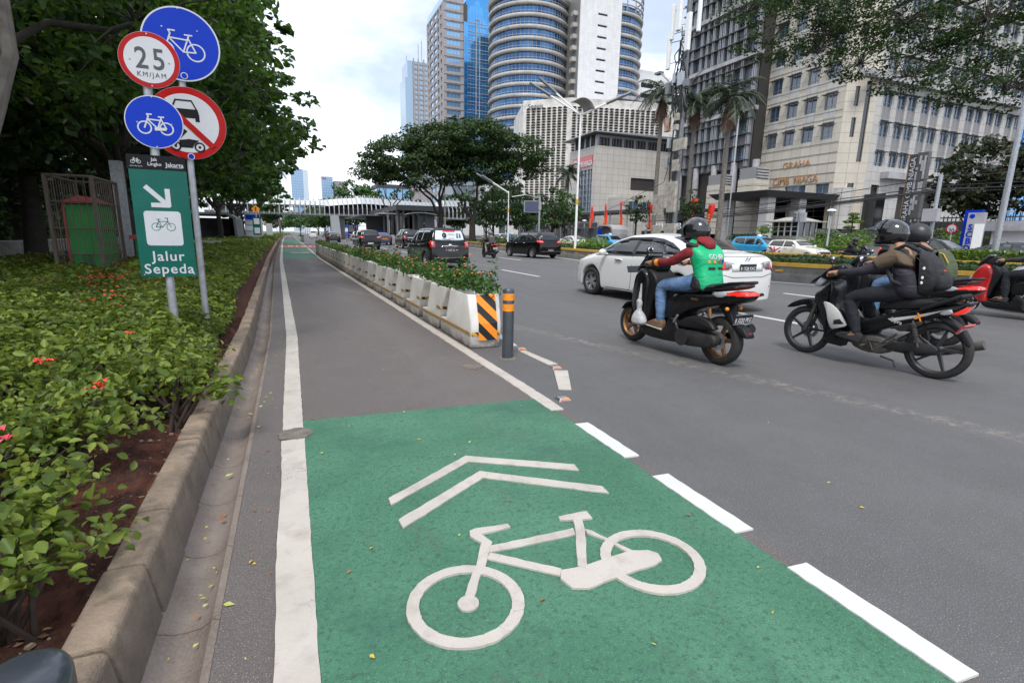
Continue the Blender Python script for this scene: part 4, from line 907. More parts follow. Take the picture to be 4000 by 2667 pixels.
            e = MB(); e.box(-.003,.003,-.045,-.033,-.035,.035); e.box(-.003,.003,.033,.045,-.035,.035); e.box(-.003,.003,-.033,.033,-.007,.007); e.lathe([(.052,-.002),(.058,-.002),(.058,.002),(.052,.002)], (0,0,0), 'x', 22, closed=True)
            o = e.build('badge', M['chrome'], t); o.location = (-2.2, 0, .985); o.rotation_euler = (0, -.5, 0)
            for sg in (1, -1): P_('B', [(sg*.6,.47),(sg*.6,.5),(sg*.74,.5),(sg*.74,.47)], .005, M['red_lens'], 'reflector', cell=.3)
    else:
        fx = x1/2.05 if kind != 'hatch' else 1; tz = max(p[1] for p in sp['top'])/1.6 if kind != 'hatch' else 1; fy = wb/.828
        S_ = lambda pts: [(x*fx, z*tz) for x, z in pts]
        if kind == 'hatch': wins = [[(-.3,.98),(-.3,1.31),(.15,1.28),(.42,1.1),(.52,.98)], [(-.38,.98),(-1.35,1.02),(-1.2,1.3),(-.38,1.31)]]; hr = [(-.5,1.05),(.5,1.05),(.44,1.3),(-.44,1.3)]; ws = [(.68,-.6),(.68,.6),(.28,.54),(.28,-.54)]
        else:
            wins = [S_([(.28,1.02),(.3,1.45),(.5,1.42),(.82,1.2),(1.02,1.03)]), S_([(.2,1.02),(-.62,1.03),(-.62,1.47),(.2,1.475)]), S_([(-.7,1.04),(-1.55,1.12),(-1.62,1.4),(-1.5,1.455),(-.7,1.47)])]
            hr = [(y*fy, z*tz) for y, z in [(-.6,1.09),(-.3,1.07),(.3,1.07),(.6,1.09),(.57,1.3),(.52,1.46),(-.52,1.46),(-.57,1.3)]]; ws = [(x*fx, y*fy) for x, y in [(1.16,-.6),(1.16,.6),(.75,.54),(.52,.5),(.52,-.5),(.75,-.54)]]
        for wn in wins:
            for ax in 'LR': P_(ax, wn, .006, G, 'side_window')
        P_('B', hr, .006, G if glass == 'glass_light' else M['glass_dark'], 'rear_window'); P_('T', ws, .005, G, 'windscreen')
        for sg in (1, -1):
            F_ = lambda pts: [(sg*a*fy, b_*tz) for a, b_ in pts]; ax = 'L' if sg > 0 else 'R'
            if kind == 'livina': P_('B', F_([(.5,.93),(.52,1.03),(.75,1.06),(.8,.96),(.66,.92)]), .012, M[lamp], 'tail_light'); P_(ax, [(-2.14,.93),(-2.13,1.0),(-1.86,1.05),(-1.92,.96)], .01, M[lamp], 'tail_light'); P_('B', F_([(.56,.955),(.57,1.0),(.68,1.01),(.69,.965)]), .018, M['clear_lens'], 'reversing_light', cell=.2)
            elif kind == 'hatch': P_('B', F_([(.58,.72),(.58,.92),(.7,.92),(.7,.72)]), .01, M[lamp], 'tail_light')
            else:
                P_('B', F_([(.66,.78),(.63,1.04),(.74,1.06),(.79,1.0),(.76,.8)]), .014, M[lamp], 'tail_light'); P_(ax, [(a*fx, b_*tz) for a, b_ in [(-2.03,.78),(-2.0,1.03),(-1.9,1.04),(-1.94,.85)]], .012, M[lamp], 'tail_light'); P_('B', F_([(.67,.84),(.66,.95),(.72,.95),(.73,.84)]), .02, M['clear_lens'], 'reversing_light', cell=.2)
            P_('F', F_([(.42,.68),(.6,.8),(.74,.84),(.76,.74),(.6,.66)]) if kind != 'hatch' else [(sg*(.5+.1*math.cos(a)), .7+.1*math.sin(a)) for a in [k*PI/6 for k in range(12)]], .01, M['clear_lens'], 'headlight')
            q = MB(); xm = .8*fx if kind != 'hatch' else .5; q.ball((xm, sg*(wb+.1), 1.02*tz), (.06,.1,.075), 12, 8); q.box(xm-.03, xm+.03, min(sg*(wb-.03), sg*(wb+.1)), max(sg*(wb-.03), sg*(wb+.1)), .96*tz, .99*tz); q.build('door_mirror', M[paint], t, smooth=True)
            for xx in ((-.55*fx, .34*fx) if kind != 'hatch' else (-.2,)): P_(ax, [(xx,.87*tz),(xx,.9*tz),(xx+.17,.9*tz),(xx+.17,.87*tz)], .016, M[paint if detail < 2 else 'chrome'], 'door_handle', cell=.3)
            if kind != 'hatch' and detail > 1:
                for ln in ([(.24,1.0),(.22,.5),(.24,.25)], [(-.66,1.0),(-.68,.7),(-.85,.5)], [(1.05,.97),(1.0,.5),(.95,.27)]): P_(ax, line_poly([(a*fx, b_*tz) for a, b_ in ln], .01), .002, M['seam'], 'panel_gap', cell=.2)
        P_('F', [(-.38*fy,.56*tz),(.38*fy,.56*tz),(.42*fy,.72*tz),(-.42*fy,.72*tz)], .006, M['black'], 'grille')
        P_('B', [(-.68*fy,.42*tz),(.68*fy,.42*tz),(.66*fy,.435*tz),(-.66*fy,.435*tz)], .004, M['trim_grey'], 'bumper_crease')
        px_, pz, pa = x0-.012, .74*tz if kind != 'hatch' else .5, -.12
        if kind == 'livina': pz = .5
        if kind == 'innova': P_('B', [(-.5,.93),(.5,.93),(.52,.99),(-.52,.99)], .02, M['chrome'], 'chrome_strip')
        if detail > 1 and kind == 'mpv':
            P_('B', [(-.36,.83),(-.3,.855),(.3,.855),(.36,.83),(.3,.875),(.04,.89),(-.04,.89),(-.3,.875)], .016, M['chrome'], 'chrome_strip'); P_('B', [(.075*math.cos(a), .9+.05*math.sin(a)) for a in [k*PI/7 for k in range(14)]], .018, M['chrome'], 'badge', cell=.3)
    if pl_:
        h, nn, _, _ = bv.ray_cast(Vector((-9, 0, pz)), Vector((1, 0, 0))); plate(t, h.x-.012, 0, pz, pl_[0], pl_[1], pa, back=pl_[2] if len(pl_) > 2 else 'plate_black', ink=pl_[3] if len(pl_) > 3 else 'plate_white')
    q = MB(); zc = max(p[1] for p in sp['top']); q.prism([(-.5 if kind == 'sedan' else -1.2, zc-.03), (-.62 if kind == 'sedan' else -1.36, zc+.05), (-.58 if kind == 'sedan' else -1.3, zc-.03)], -.015, .015, 'y'); q.build('roof_aerial', M['black_plastic'], t)
    if roof == 'taxi':
        q = MB(); q.prism([(.0,zc-.01),(-.02,zc+.1),(-.12,zc+.13),(-.2,zc-.01)], -.14, .14, 'y'); q.build('taxi_roof_sign', M['white_plain'], t, bevel=.01)
    t['_bv'] = 0; del t['_bv']; return t, bv
mat('union_red', (.55,.03,.03), .3, var=0); mat('union_blue', (.02,.05,.25), .3, var=0); mat('ad_white', (.6,.7,.78), .4, var=0); mat('ad_red', (.6,.03,.03), .4, var=0)
# headings: rz = 90 deg + heading; all vehicles drive along +Y unless noted
H0 = PI/2
car('sedan', 'sedan', 'white sedan behind the scooter rider in the green vest', (7.35, 9.1, 0), H0+R(4.5), 'car_white', pl_=('B 1328 KAC', '10-25'), detail=2, style=1, rim='rim_grey')
t, bv = car('mpv', 'people_carrier', 'black people carrier with an advertisement across its rear window, beside the planters', (5.6, 21.6, 0), H0+R(2), 'car_black', pl_=('F 1019 JC', '06-27'), detail=2)
AD = bv
ad = patch(bv, 'B', [(-.585,1.1),(-.3,1.08),(.3,1.08),(.585,1.1),(.555,1.3),(.51,1.445),(-.51,1.445),(-.555,1.3)], .014, M['ad_white'], 'advertisement', t)
patch(bv, 'B', [(-.26,1.405),(.26,1.405),(.24,1.445),(-.24,1.445)][::1], .021, M['ad_red'], 'advertisement_banner', t); 
patch(bv, 'B', [(.2+.09*math.cos(a), 1.27+.1*math.sin(a)) for a in [k*PI/8 for k in range(16)]], .021, M['plate_black'], 'advertisement_picture', t)
patch(bv, 'B', [(-.36,1.18),(-.28,1.18),(-.28,1.36),(-.36,1.36)], .021, M['trim_grey'], 'advertisement_picture', t); patch(bv, 'B', [(-.46,1.18),(-.4,1.18),(-.4,1.34),(-.46,1.34)], .021, M['car_navy'], 'advertisement_picture', t)
def rear_text(s_, size, y, z, mt, tilt=.42, dx=.03):
    h, nn, _, _ = bv.ray_cast(Vector((-9, y, z)), Vector((1, 0, 0))); o = text('lettering', s_, size, mt, t, (h.x-dx, y, z), (PI/2, 0, -PI/2), .002, bold=.02); o.rotation_euler = (Matrix.Rotation(-PI/2, 3, 'Z') @ Matrix.Rotation(PI/2-tilt, 3, 'X')).to_euler()
rear_text('SHARP', .06, 0, 1.408, M['sign_white'], .5); rear_text('LUMPUHKAN\nVIRUS COVID-19', .045, -.08, 1.31, M['trim_grey']); rear_text('30 DETIK', .06, -.08, 1.17, M['ad_red'])
q = MB(); q.tube([(-1.98,-.05,1.1),(-2.0,.02,1.12),(-1.97,.3,1.16)], .009, 6); q.build('rear_wiper', M['black_plastic'], t)
t, bv = car('livina', 'people_carrier', 'black people carrier in the right lane by the median, turned slightly', (14.0, 30.0, 0), H0+R(8), 'car_black', pl_=('B 1708 WWA', None), detail=2, style=1, lamp='red_lit')
car('livina', 'people_carrier', 'black people carrier with a white number plate above the far planters', (5.7, 44.6, 0), H0+R(2), 'car_black', pl_=('B 2096 SRI', None, 'plate_white', 'plate_black'), lamp='red_lit')
car('innova', 'people_carrier', 'large black people carrier with a chrome tailgate bar, in the middle lane', (9.8, 47.6, 0), H0, 'car_black', pl_=('B 1254 UKF', None))
t, _ = car('sedan', 'patrol_car', 'dark patrol car with orange markings half hidden behind the people carrier', (9.75, 62, 0), H0, 'car_navy', pl_=('B 1440', None), cat='car')
q = MB(); q.box(-.15,.05,-.5,.5,1.44,1.55); q.build('light_bar', M['sign_blue'], t, bevel=.02); q = MB(); q.box(-2.275,-2.262,-.34,.34,.62,.74); q.build('marking', M['orange'], t)
car('sedan', 'sedan', 'dark grey sedan far up the near lane beyond the planters', (5.3, 76, 0), H0, 'car_darkgrey', pl_=('B 1632', None), lamp='red_lit')
car('mpv', 'people_carrier', 'silver people carrier far up the road right of the dark sedan', (10.2, 92, 0), H0, 'car_silver', pl_=('B 2010', None), lamp='red_lens')
car('mpv', 'people_carrier', 'dark people carrier with a lit lamp far up the road by the median', (13.4, 90, 0), H0, 'car_darkgrey', lamp='red_lit')
car('mpv', 'people_carrier', 'small white car farthest up the near lane', (4.6, 128, 0), H0, 'car_white')
car('mpv', 'people_carrier', 'grey car farthest up the middle lane under the footbridge', (8.6, 150, 0), H0, 'car_grey')
# opposite carriageway (driving towards -Y), partly hidden by the second median
t, bv = car('mpv', 'taxi', 'light blue taxi with a roof sign behind the white sedan', (31.0, 27.6, 0), -H0, 'car_blue', roof='taxi', rim='rim_grey', cat='taxi', front=True)
t, bv = car('hatch', 'hatchback', 'cream hatchback with a union flag on its flank and grey roof', (28.4, 22.5, 0), -H0, 'car_cream', glass='glass_car', rim='rim_dark', front=True)
patch(bv, 'R', [(-1.55,.95),(-.35,.95),(-.5,.35),(-.72,.32),(-.8,.62),(-1.0,.74),(-1.3,.74),(-1.5,.66)], .003, M['white_plain'], 'flag_field', t)
for pp_, mt_ in (([(-1.5,.92),(-1.2,.92),(-.98,.76),(-1.1,.75)], 'union_blue'), ([(-.98,.94),(-.86,.94),(-.78,.36),(-.84,.55),(-.9,.7)], 'union_red'), ([(-1.25,.94),(-1.15,.94),(-.62,.38),(-.7,.36)], 'union_red'), ([(-.42,.9),(-.5,.93),(-.9,.72),(-.84,.66)], 'union_red'), ([(-.6,.66),(-.42,.76),(-.5,.5)], 'union_blue')): patch(bv, 'R', pp_, .006, M[mt_], 'flag_stripe', t)
patch(bv, 'T', [(-1.3,-.56),(-1.3,.56),(.12,.54),(.12,-.54)], .004, M['car_grey'], 'roof_panel', t)
for y_, z_ in ((-.22,0),(.22,0)): patch(bv, 'T', [(.85,y_-.06),(.85,y_+.06),(1.75,y_+.05),(1.75,y_-.05)], .003, M['car_darkgrey'], 'bonnet_stripe', t)
car('suv', 'off_roader', 'black off road vehicle with silver roof rails on the raised forecourt', (60.5, 44.0, 1.12), -H0, 'car_black', style=1, rim='rim_grey')
car('mpv', 'people_carrier', 'black car with red lamps beyond the median hedge, left of the two helmeted riders', (28.7, 15.4, 0), -H0, 'car_black', lamp='red_lit')
car('mpv', 'people_carrier', 'white car top seen over the bushes left of the lamp post', (27.4, 68.5, 0), -H0, 'car_white')
car('sedan', 'sedan', 'white sedan on the far side beyond the people carrier by the median', (27.8, 48.6, 0), -H0, 'car_white')
car('mpv', 'taxi', 'light blue taxi on the far side left of the black people carrier', (29.8, 70.5, 0), -H0, 'car_blue', roof='taxi', cat='taxi')
car('mpv', 'taxi', 'light blue taxi showing just left of the bonnet of the white sedan', (29.6, 44.6, 0), -H0, 'car_blue', roof='taxi', cat='taxi')
car('sedan', 'sedan', 'dark sedan parked right of the camera pole beyond the median', (32.5, 13.6, 0), -H0, 'car_darkgrey')
t, bv = car('suv', 'off_roader', 'large black off road vehicle cut off by the right edge', (14.4, 3.5, 0), H0+R(12), 'car_black', lamp='red_lens', style=1)
# bus
t = thing('bus', 'blue and white bus far up the road under the footbridge', 'bus', (14.2, 140, 0), H0)
q = MB(); q.box(-6,6,-1.25,1.25,.35,3.3); q.build('body', M['sign_blue'], t, bevel=.15, seg=3); q = MB(); q.box(-6.03,-5.98,-1.1,1.1,1.5,3.1); q.build('rear_panel', M['white_plain'], t, bevel=.01)
q = MB(); q.box(-5.7,5.7,-1.27,1.27,1.5,2.6); q.build('windows', M['glass_dark'], t)
for x in (-3.6, 3.8):
    for y in (-1.05, 1.05): car_wheel(t, x, y, .48, .28)
for k in range(2):
    q = MB(); q.box(-6.05,-6.0,-1.1+2.0*k,-.9+2.0*k,.8,1.1); q.build('tail_light', M['red_lit'], t)
# ------------------------------------------------------------ motorcycles (local x = forward, y = left, origin = rear tyre contact)
def chaikin(pts, n=1):
    for _ in range(n):
        o = []
        for i in range(len(pts)):
            a, b_ = pts[i], pts[(i+1) % len(pts)]; o += [(a[0]*.78+b_[0]*.22, a[1]*.78+b_[1]*.22), (a[0]*.22+b_[0]*.78, a[1]*.22+b_[1]*.78)]
        pts = o
    return pts
def pod(name, outline, hw, mt, par, y0=0, rnd=.03, sm=1, f=None, flat=False, sub=0):
    """rounded slab following a side outline; half width hw about y0, narrowed by f(x, z)"""
    pts = chaikin(outline, sm) if sm else outline; n = len(pts); q = MB()
    area = sum(pts[i][0]*pts[(i+1) % n][1]-pts[(i+1) % n][0]*pts[i][1] for i in range(n)); sg = 1 if area > 0 else -1; nr = []
    cx = sum(p[0] for p in pts)/n; cz = sum(p[1] for p in pts)/n
    for i in range(n):
        a, c = pts[i-1], pts[(i+1) % n]; t = Vector((c[0]-a[0], c[1]-a[1])); t = t.normalized() if t.length > 1e-9 else Vector((1, 0)); nr.append(Vector((-t.y, t.x))*sg)
    lv = [(-1, 1), (-1+.3*min(1, rnd/hw), .35), (-1+min(.9, rnd/hw), 0), (0, -.12), (1-min(.9, rnd/hw), 0), (1-.3*min(1, rnd/hw), .35), (1, 1)]
    for h, ins in lv:
        for i, (u, w_) in enumerate(pts):
            x, z = u+nr[i].x*ins*rnd*.7, w_+nr[i].y*ins*rnd*.7; k = f(x, z) if f else 1; q.v.append((x, y0+h*hw*k, z))
    for l in range(len(lv)-1):
        for i in range(n): q.f.append((l*n+i, l*n+(i+1) % n, (l+1)*n+(i+1) % n, (l+1)*n+i)); q.m.append(0)
    q.f.append(tuple(i for i in reversed(range(n)))); q.f.append(tuple((len(lv)-1)*n+i for i in range(n))); q.m += [0]*2
    return q.build(name, mt, par, smooth=True, angle=50)
def bike_wheel(par, x, r, w_, rimr, rim, spokes=5, disc_y=0, sp_w=.022, hub=.045):
    q = MB(); rw_ = rimr
    prof = []
    for k in range(15): a = PI*k/14; prof.append((rw_+(r-rw_)*math.sin(a)**.6 if 0 < k < 14 else rw_, -w_/2*math.cos(a)))
    q.lathe(prof, (x, 0, r), 'y', 56, closed=True); t = q.build('wheel', M['rubber'], par, smooth=True, angle=60)
    q = MB(); q.lathe([(rw_+.004,-w_*.34),(rw_+.006,w_*.34),(rw_-.006,w_*.36),(rw_-.022,w_*.2),(rw_-.022,-w_*.2),(rw_-.006,-w_*.36)], (x, 0, r), 'y', 56, closed=True)
    q.lathe([(hub,-.045),(hub,.045)], (x, 0, r), 'y', 20)
    for k in range(spokes):
        a = 2*PI*k/spokes+.35; ca, sa = math.cos(a), math.sin(a); tw_ = .22; cb, sb = math.cos(a+tw_), math.sin(a+tw_)
        A = [(x+ca*hub*.8-sa*sp_w*s_, y, r+sa*hub*.8+ca*sp_w*s_) for y in (-.02, .02) for s_ in (-1, 1)]; B_ = [(x+cb*(rw_-.01)-sb*sp_w*.6*s_, y, r+sb*(rw_-.01)+cb*sp_w*.6*s_) for y in (-.014, .014) for s_ in (-1, 1)]
        q.hexa([A[0], A[1], A[3], A[2], B_[0], B_[1], B_[3], B_[2]])
    q.build('rim', rim, t, smooth=True, angle=35)
    if disc_y:
        q = MB(); q.lathe([(.062, disc_y-.002), (.105, disc_y-.002), (.105, disc_y+.002), (.062, disc_y+.002)], (x, 0, r), 'y', 30, closed=True); q.build('brake_disc', M['steel'], t)
    return t
def skin(name, V, E, Rr, mats, par, region, sub=2, root=0):
    """one continuous surface grown over a skeleton; region(face centre, nearest edge) -> material index"""
    me = bpy.data.meshes.new(name); me.from_pydata([tuple(v) for v in V], E, []); o = bpy.data.objects.new(name, me); COL.objects.link(o)
    o.modifiers.new('s', 'SKIN'); bpy.context.view_layer.update(); sv = me.skin_vertices[0].data
    for i, r_ in enumerate(Rr): sv[i].radius = r_ if hasattr(r_, '__len__') else (r_, r_); sv[i].use_root = (i == root)
    md = o.modifiers.new('u', 'SUBSURF'); md.levels = md.render_levels = sub; bpy.context.view_layer.update()
    m2 = bpy.data.meshes.new_from_object(o.evaluated_get(bpy.context.evaluated_depsgraph_get())); bpy.data.objects.remove(o); bpy.data.meshes.remove(me); m2.name = name
    m2.materials.clear()
    for m_ in mats: m2.materials.append(m_)
    Vv = [Vector(v) for v in V]
    for p in m2.polygons:
        c = p.center; best = None
        for k, (a, b_) in enumerate(E):
            A, B_ = Vv[a], Vv[b_]; d = B_-A; t_ = max(0, min(1, (c-A).dot(d)/max(1e-9, d.length_squared))); ds = (c-A-d*t_).length
            if best is None or ds < best[0]: best = (ds, k, t_)
        p.material_index = region(best[1], best[2], c); p.use_smooth = True
    return link(bpy.data.objects.new(name, m2), par)
def loft(name, secs, mt, par, n=26, e=.85, cap=True, sub=1):
    """secs: (x, y, z, half depth along x, half width along y, tilt) ; ring lies across the spine"""
    q = MB(); k = len(secs)
    for (x, y, z, dx, wy, tilt) in secs:
        for j in range(n):
            a = 2*PI*j/n; ca, sa = math.cos(a), math.sin(a); u = math.copysign(abs(ca)**e, ca)*dx; v = math.copysign(abs(sa)**e, sa)*wy
            q.v.append((x+u*math.cos(tilt), y+v, z+u*math.sin(tilt)))
    for i in range(k-1):
        for j in range(n): q.f.append((i*n+j, i*n+(j+1) % n, (i+1)*n+(j+1) % n, (i+1)*n+j)); q.m.append(0)
    if cap: q.f += [tuple(reversed(range(n))), tuple((k-1)*n+j for j in range(n))]; q.m += [0, 0]
    return q.build(name, mt, par, smooth=True, angle=80, sub=sub)
def wrinkle(o, amp=.008, scale=9, seed=0):
    from mathutils import noise as mn
    for v in o.data.vertices:
        p = v.co*scale; k = mn.noise(Vector((p.x*.6+seed, p.y*.6, p.z*1.7)))+.5*mn.noise(p*2.3+Vector((seed, 0, 0))); v.co += v.normal*k*amp
def helmet(par, c, tilt=0, visor=None, r=.145, mt='helmet_black', trim=None, full=True):
    """helmet shell, lower rim, visor, as children of the person; faces local +x"""
    rot = Matrix.Rotation(-tilt, 3, 'Y'); h = thing('helmet', None, None); h.parent = par; h.location = c; h.rotation_euler = rot.to_euler()
    for k_ in ('label', 'category'):
        if k_ in h: del h[k_]
    q = MB(); nu, nv = 32, 20; b = 0
    for i in range(nv+1):
        th = PI*.80*i/nv
        for j in range(nu):
            a = 2*PI*j/nu; x = r*1.12*math.sin(th)*math.cos(a); y = r*.93*math.sin(th)*math.sin(a); z = r*1.05*math.cos(th)
            if x > 0: x *= 1+.12*max(0, math.sin(th*1.1-.9))
            if z < 0: y *= 1-.12*(-z/r); x *= (1-.05*(-z/r))
            q.v.append((x, y, z))
    for i in range(nv):
        for j in range(nu):
            a = 2*PI*(j+.5)/nu; th = PI*.80*(i+.5)/nv; fr_ = math.cos(a) > .35 and 1.15 < th < 2.0
            if fr_: continue
            q.f.append((i*nu+j, (i+1)*nu+j, (i+1)*nu+(j+1) % nu, i*nu+(j+1) % nu)); q.m.append(0)
    q.build('outer_shell', M[mt], h, smooth=True, angle=60, solid=.018)
    q = MB()
    vr = r*1.03
    for i in range(7):
        th = lerp(1.1, 2.02, i/6)+(visor or 0)
        for j in range(15): a = lerp(-1.3, 1.3, j/14); q.v.append((vr*1.2*math.sin(th)*math.cos(a), vr*.98*math.sin(th)*math.sin(a), vr*1.06*math.cos(th)))
    for i in range(6):
        for j in range(14): q.f.append((i*15+j, i*15+j+1, (i+1)*15+j+1, (i+1)*15+j)); q.m.append(0)
    q.build('visor', M['glass_dark'], h, smooth=True, angle=80)
    q = MB(); q.lathe([(r*.84, -r*.86), (r*.9, -r*.8), (r*.86, -r*.7), (r*.74, -r*.8)], (.0, 0, 0), 'z', 28, closed=True); q.build('neck_roll', M['black_plastic'], h, smooth=True)
    if trim:
        q = MB(); 
        for i in range(12):
            th = lerp(.5, 2.2, i/11); a0 = .75
            for dj in (0, 1): a = a0+dj*.17; rr2 = r*1.035; q.v.append((rr2*1.13*math.sin(th)*math.cos(a)*(1+.12*max(0, math.sin(th*1.1-.9))), rr2*.94*math.sin(th)*math.sin(a), rr2*1.05*math.cos(th)))
        for i in range(11): q.f.append((2*i, 2*i+1, 2*i+3, 2*i+2)); q.m.append(0)
        q.build('trim_stripe', M[trim], h, smooth=True)
    return h
def hand_pts(V, E, Rr, wrist, wi, dirn, side, grip, n_f=4):
    """palm + four curled fingers + thumb closing round a grip axis (local y)"""
    w_ = Vector(wrist); d = Vector(dirn).normalized(); pc = w_+d*.055; V.append(pc); Rr.append((.026, .036)); pi_ = len(V)-1; E.append((wi, pi_))
    for k in range(4):
        oy = (k-1.5)*.021; ln = (.9, 1.05, 1.0, .8)[k]; k1 = pc+Vector((0, oy, 0))+d*.04*ln+Vector((0, 0, .006)); k2 = k1+d*.02*ln+Vector((0, 0, -.026)); k3 = k2-d*.022*ln+Vector((0, 0, -.012))
        b = len(V); V += [k1, k2, k3]; Rr += [.0095, .0085, .0075]; E += [(pi_, b), (b, b+1), (b+1, b+2)]
    t1 = pc+Vector((0, -side*.036, -.012)); t2 = t1+d*.028+Vector((0, 0, -.022)); b = len(V); V += [t1, t2]; Rr += [.012, .009]; E += [(pi_, b), (b, b+1)]
def rider(par_name, label, loc, rz, J, mats, cloth, shoe='shoe_dark'):
    """J: joints in bike space.  mats = [sleeves/torso, trousers, skin]"""
    t = thing('person', label, 'person', loc, rz); V = []; E = []; Rr = []; reg = {}
    def add(p, r_, par=None, rg=0):
        V.append(Vector(p)); Rr.append(r_); i = len(V)-1
        if par is not None: E.append((par, i)); reg[len(E)-1] = rg
        return i
    pel = add(J['pelvis'], (.11, .15)); sp1 = add(J['spine'], (.11, .14), pel, 0); ch = add(J['chest'], (.11, .16), sp1, 0); nk = add(J['neck'], .055, ch, 2); hd = add(J['head'], .095, nk, 2)
    for s_, L_ in ((1, 'l'), (-1, 'r')):
        sh = add(J['sh'+L_], .065, ch, 0); el = add(J['el'+L_], .056, sh, 0); wr_ = add(J['wr'+L_], .032, el, 0); d = Vector(J['wr'+L_])-Vector(J['el'+L_]); e0 = len(E)
        hand_pts(V, E, Rr, J['wr'+L_], wr_, (d.x, d.y*.2, d.z*.3-.02), s_, None)
        for k in range(e0, len(E)): reg[k] = 2
        hp = add(J['hp'+L_], .1, pel, 1); kn = add(J['kn'+L_], .076, hp, 1); an = add(J['an'+L_], .054, kn, 1); fx = Vector(J['an'+L_])+Vector(J.get('foot', (.13, 0, -.07))); ft = add(fx, (.028, .04), an, 3)
    o = skin('body', V, E, Rr, [mats[0], mats[1], mats[2], mats[2]], t, lambda e, t_, c: (reg[e] if not (reg[e] == 1 and False) else 1))
    wrinkle(o, .007, 17, sum(loc))
    for L_ in 'lr':
        a = Vector(J['an'+L_]); s0 = a+Vector((-.05, 0, -.065)); q = MB(); dx = Vector(J.get('foot', (.13, 0, -.07))); zb = -.02
        pts = [(-.055,-.06),(-.06,.0),(-.03,.035),(.035,.03),(.11,.0),(.17,-.025),(.2,-.045),(.195,-.075),(-.05,-.075)]
        sh_ = pod('shoe', pts, .043, M[shoe], t, 0, .018, 1, lambda x, z: 1-.25*max(0, (x-.12)/.08)); sh_.location = a+Vector((.0, 0, -.01)); sh_.rotation_euler = (0, math.atan2(-dx.z-.07, dx.x), 0)
        if shoe == 'shoe_canvas': so_ = pod('sole', [(-.06,-.066),(.2,-.066),(.205,-.082),(-.06,-.086)], .046, M['shoe_sole'], sh_, 0, .006, 0)
    return t, o
mat('helmet_black', (.012,.012,.013), .14, var=0, coat=.8); mat('helmet_matt', (.02,.02,.023), .4, var=0); mat('helmet_grey', (.12,.12,.13), .25, var=0, coat=.5); mat('trim_brown', (.2,.1,.03), .5)
mat('jeans', (.1,.19,.36), .85, var=.22, scale=9, bmp=.3, bscale=300, dirt=(.2,.3,.45), dscale=4, dthr=(.45,.75)); mat('trousers_dark', (.012,.014,.02), .9, var=.2); mat('jacket_red', (.2,.012,.018), .85, var=.15, bmp=.2, bscale=200)
mat('vest_green', (.0,.42,.17), .5, var=.1, scale=5); mat('vest_black', (.015,.015,.017), .6); mat('jacket_brown', (.11,.075,.045), .8, var=.12); mat('jacket_dark', (.022,.018,.028), .75, var=.15); mat('jacket_grey', (.055,.052,.052), .8); mat('khaki', (.28,.24,.19), .85)
mat('bag_black', (.014,.014,.016), .8, bmp=.3, bscale=90); mat('olive', (.07,.09,.045), .85); mat('shoe_dark', (.02,.02,.022), .8); mat('shoe_canvas', (.16,.1,.06), .85); mat('shoe_sole', (.5,.45,.38), .7); mat('jacket_blue', (.03,.035,.055), .8)
mat('bronze', (.32,.16,.07), .4, metal=.7, var=.05); mat('bike_black', (.007,.007,.008), .3, var=.1, spec=.4); mat('bike_matt', (.012,.012,.013), .5, spec=.3); mat('engine', (.035,.034,.034), .6, metal=.3, var=.2); mat('engine_grey', (.13,.12,.11), .6, metal=.5, var=.25, scale=14); mat('seat_black', (.018,.018,.02), .55, bmp=.2, bscale=250)
mat('bike_red', (.42,.015,.015), .25, var=0, coat=.6); mat('decal_white', (.45,.44,.42), .4, var=0); mat('plate_red', (.55,.04,.05), .4, var=.1); mat('tyre_dusty', (.05,.045,.04), .85, var=.2); m = mat('plastic_bag', (.7,.7,.72), .35, var=.05, bmp=.6, bscale=12)
for k_ in ('jeans','trousers_dark','jacket_red','vest_green','vest_black','jacket_brown','jacket_dark','jacket_grey','khaki','jacket_blue','olive','bag_black'): folds(M[k_])
folds(m, 16, .8, .03)
m.node_tree.nodes['Principled BSDF'].inputs['Transmission Weight'].default_value = .35
def mirror_(par, x, y, z, bx, bz, head=(.045,.02,.03)):
    q = MB(); q.tube([(bx, y*.72, bz), (bx+.01, y*.9, bz+.06), (x, y, z-.03)], .005, 6); a = q.build('mirror', M['black_plastic'], par)
    q = MB(); q.ball((x, y, z), (.016, .05, .038), 14, 8); q.build('mirror_head', M['black_plastic'], a, smooth=True)
    q = MB(); q.ball((x-.013, y, z), (.006, .043, .032), 14, 8); q.build('mirror_glass', M['chrome'], a, smooth=True)
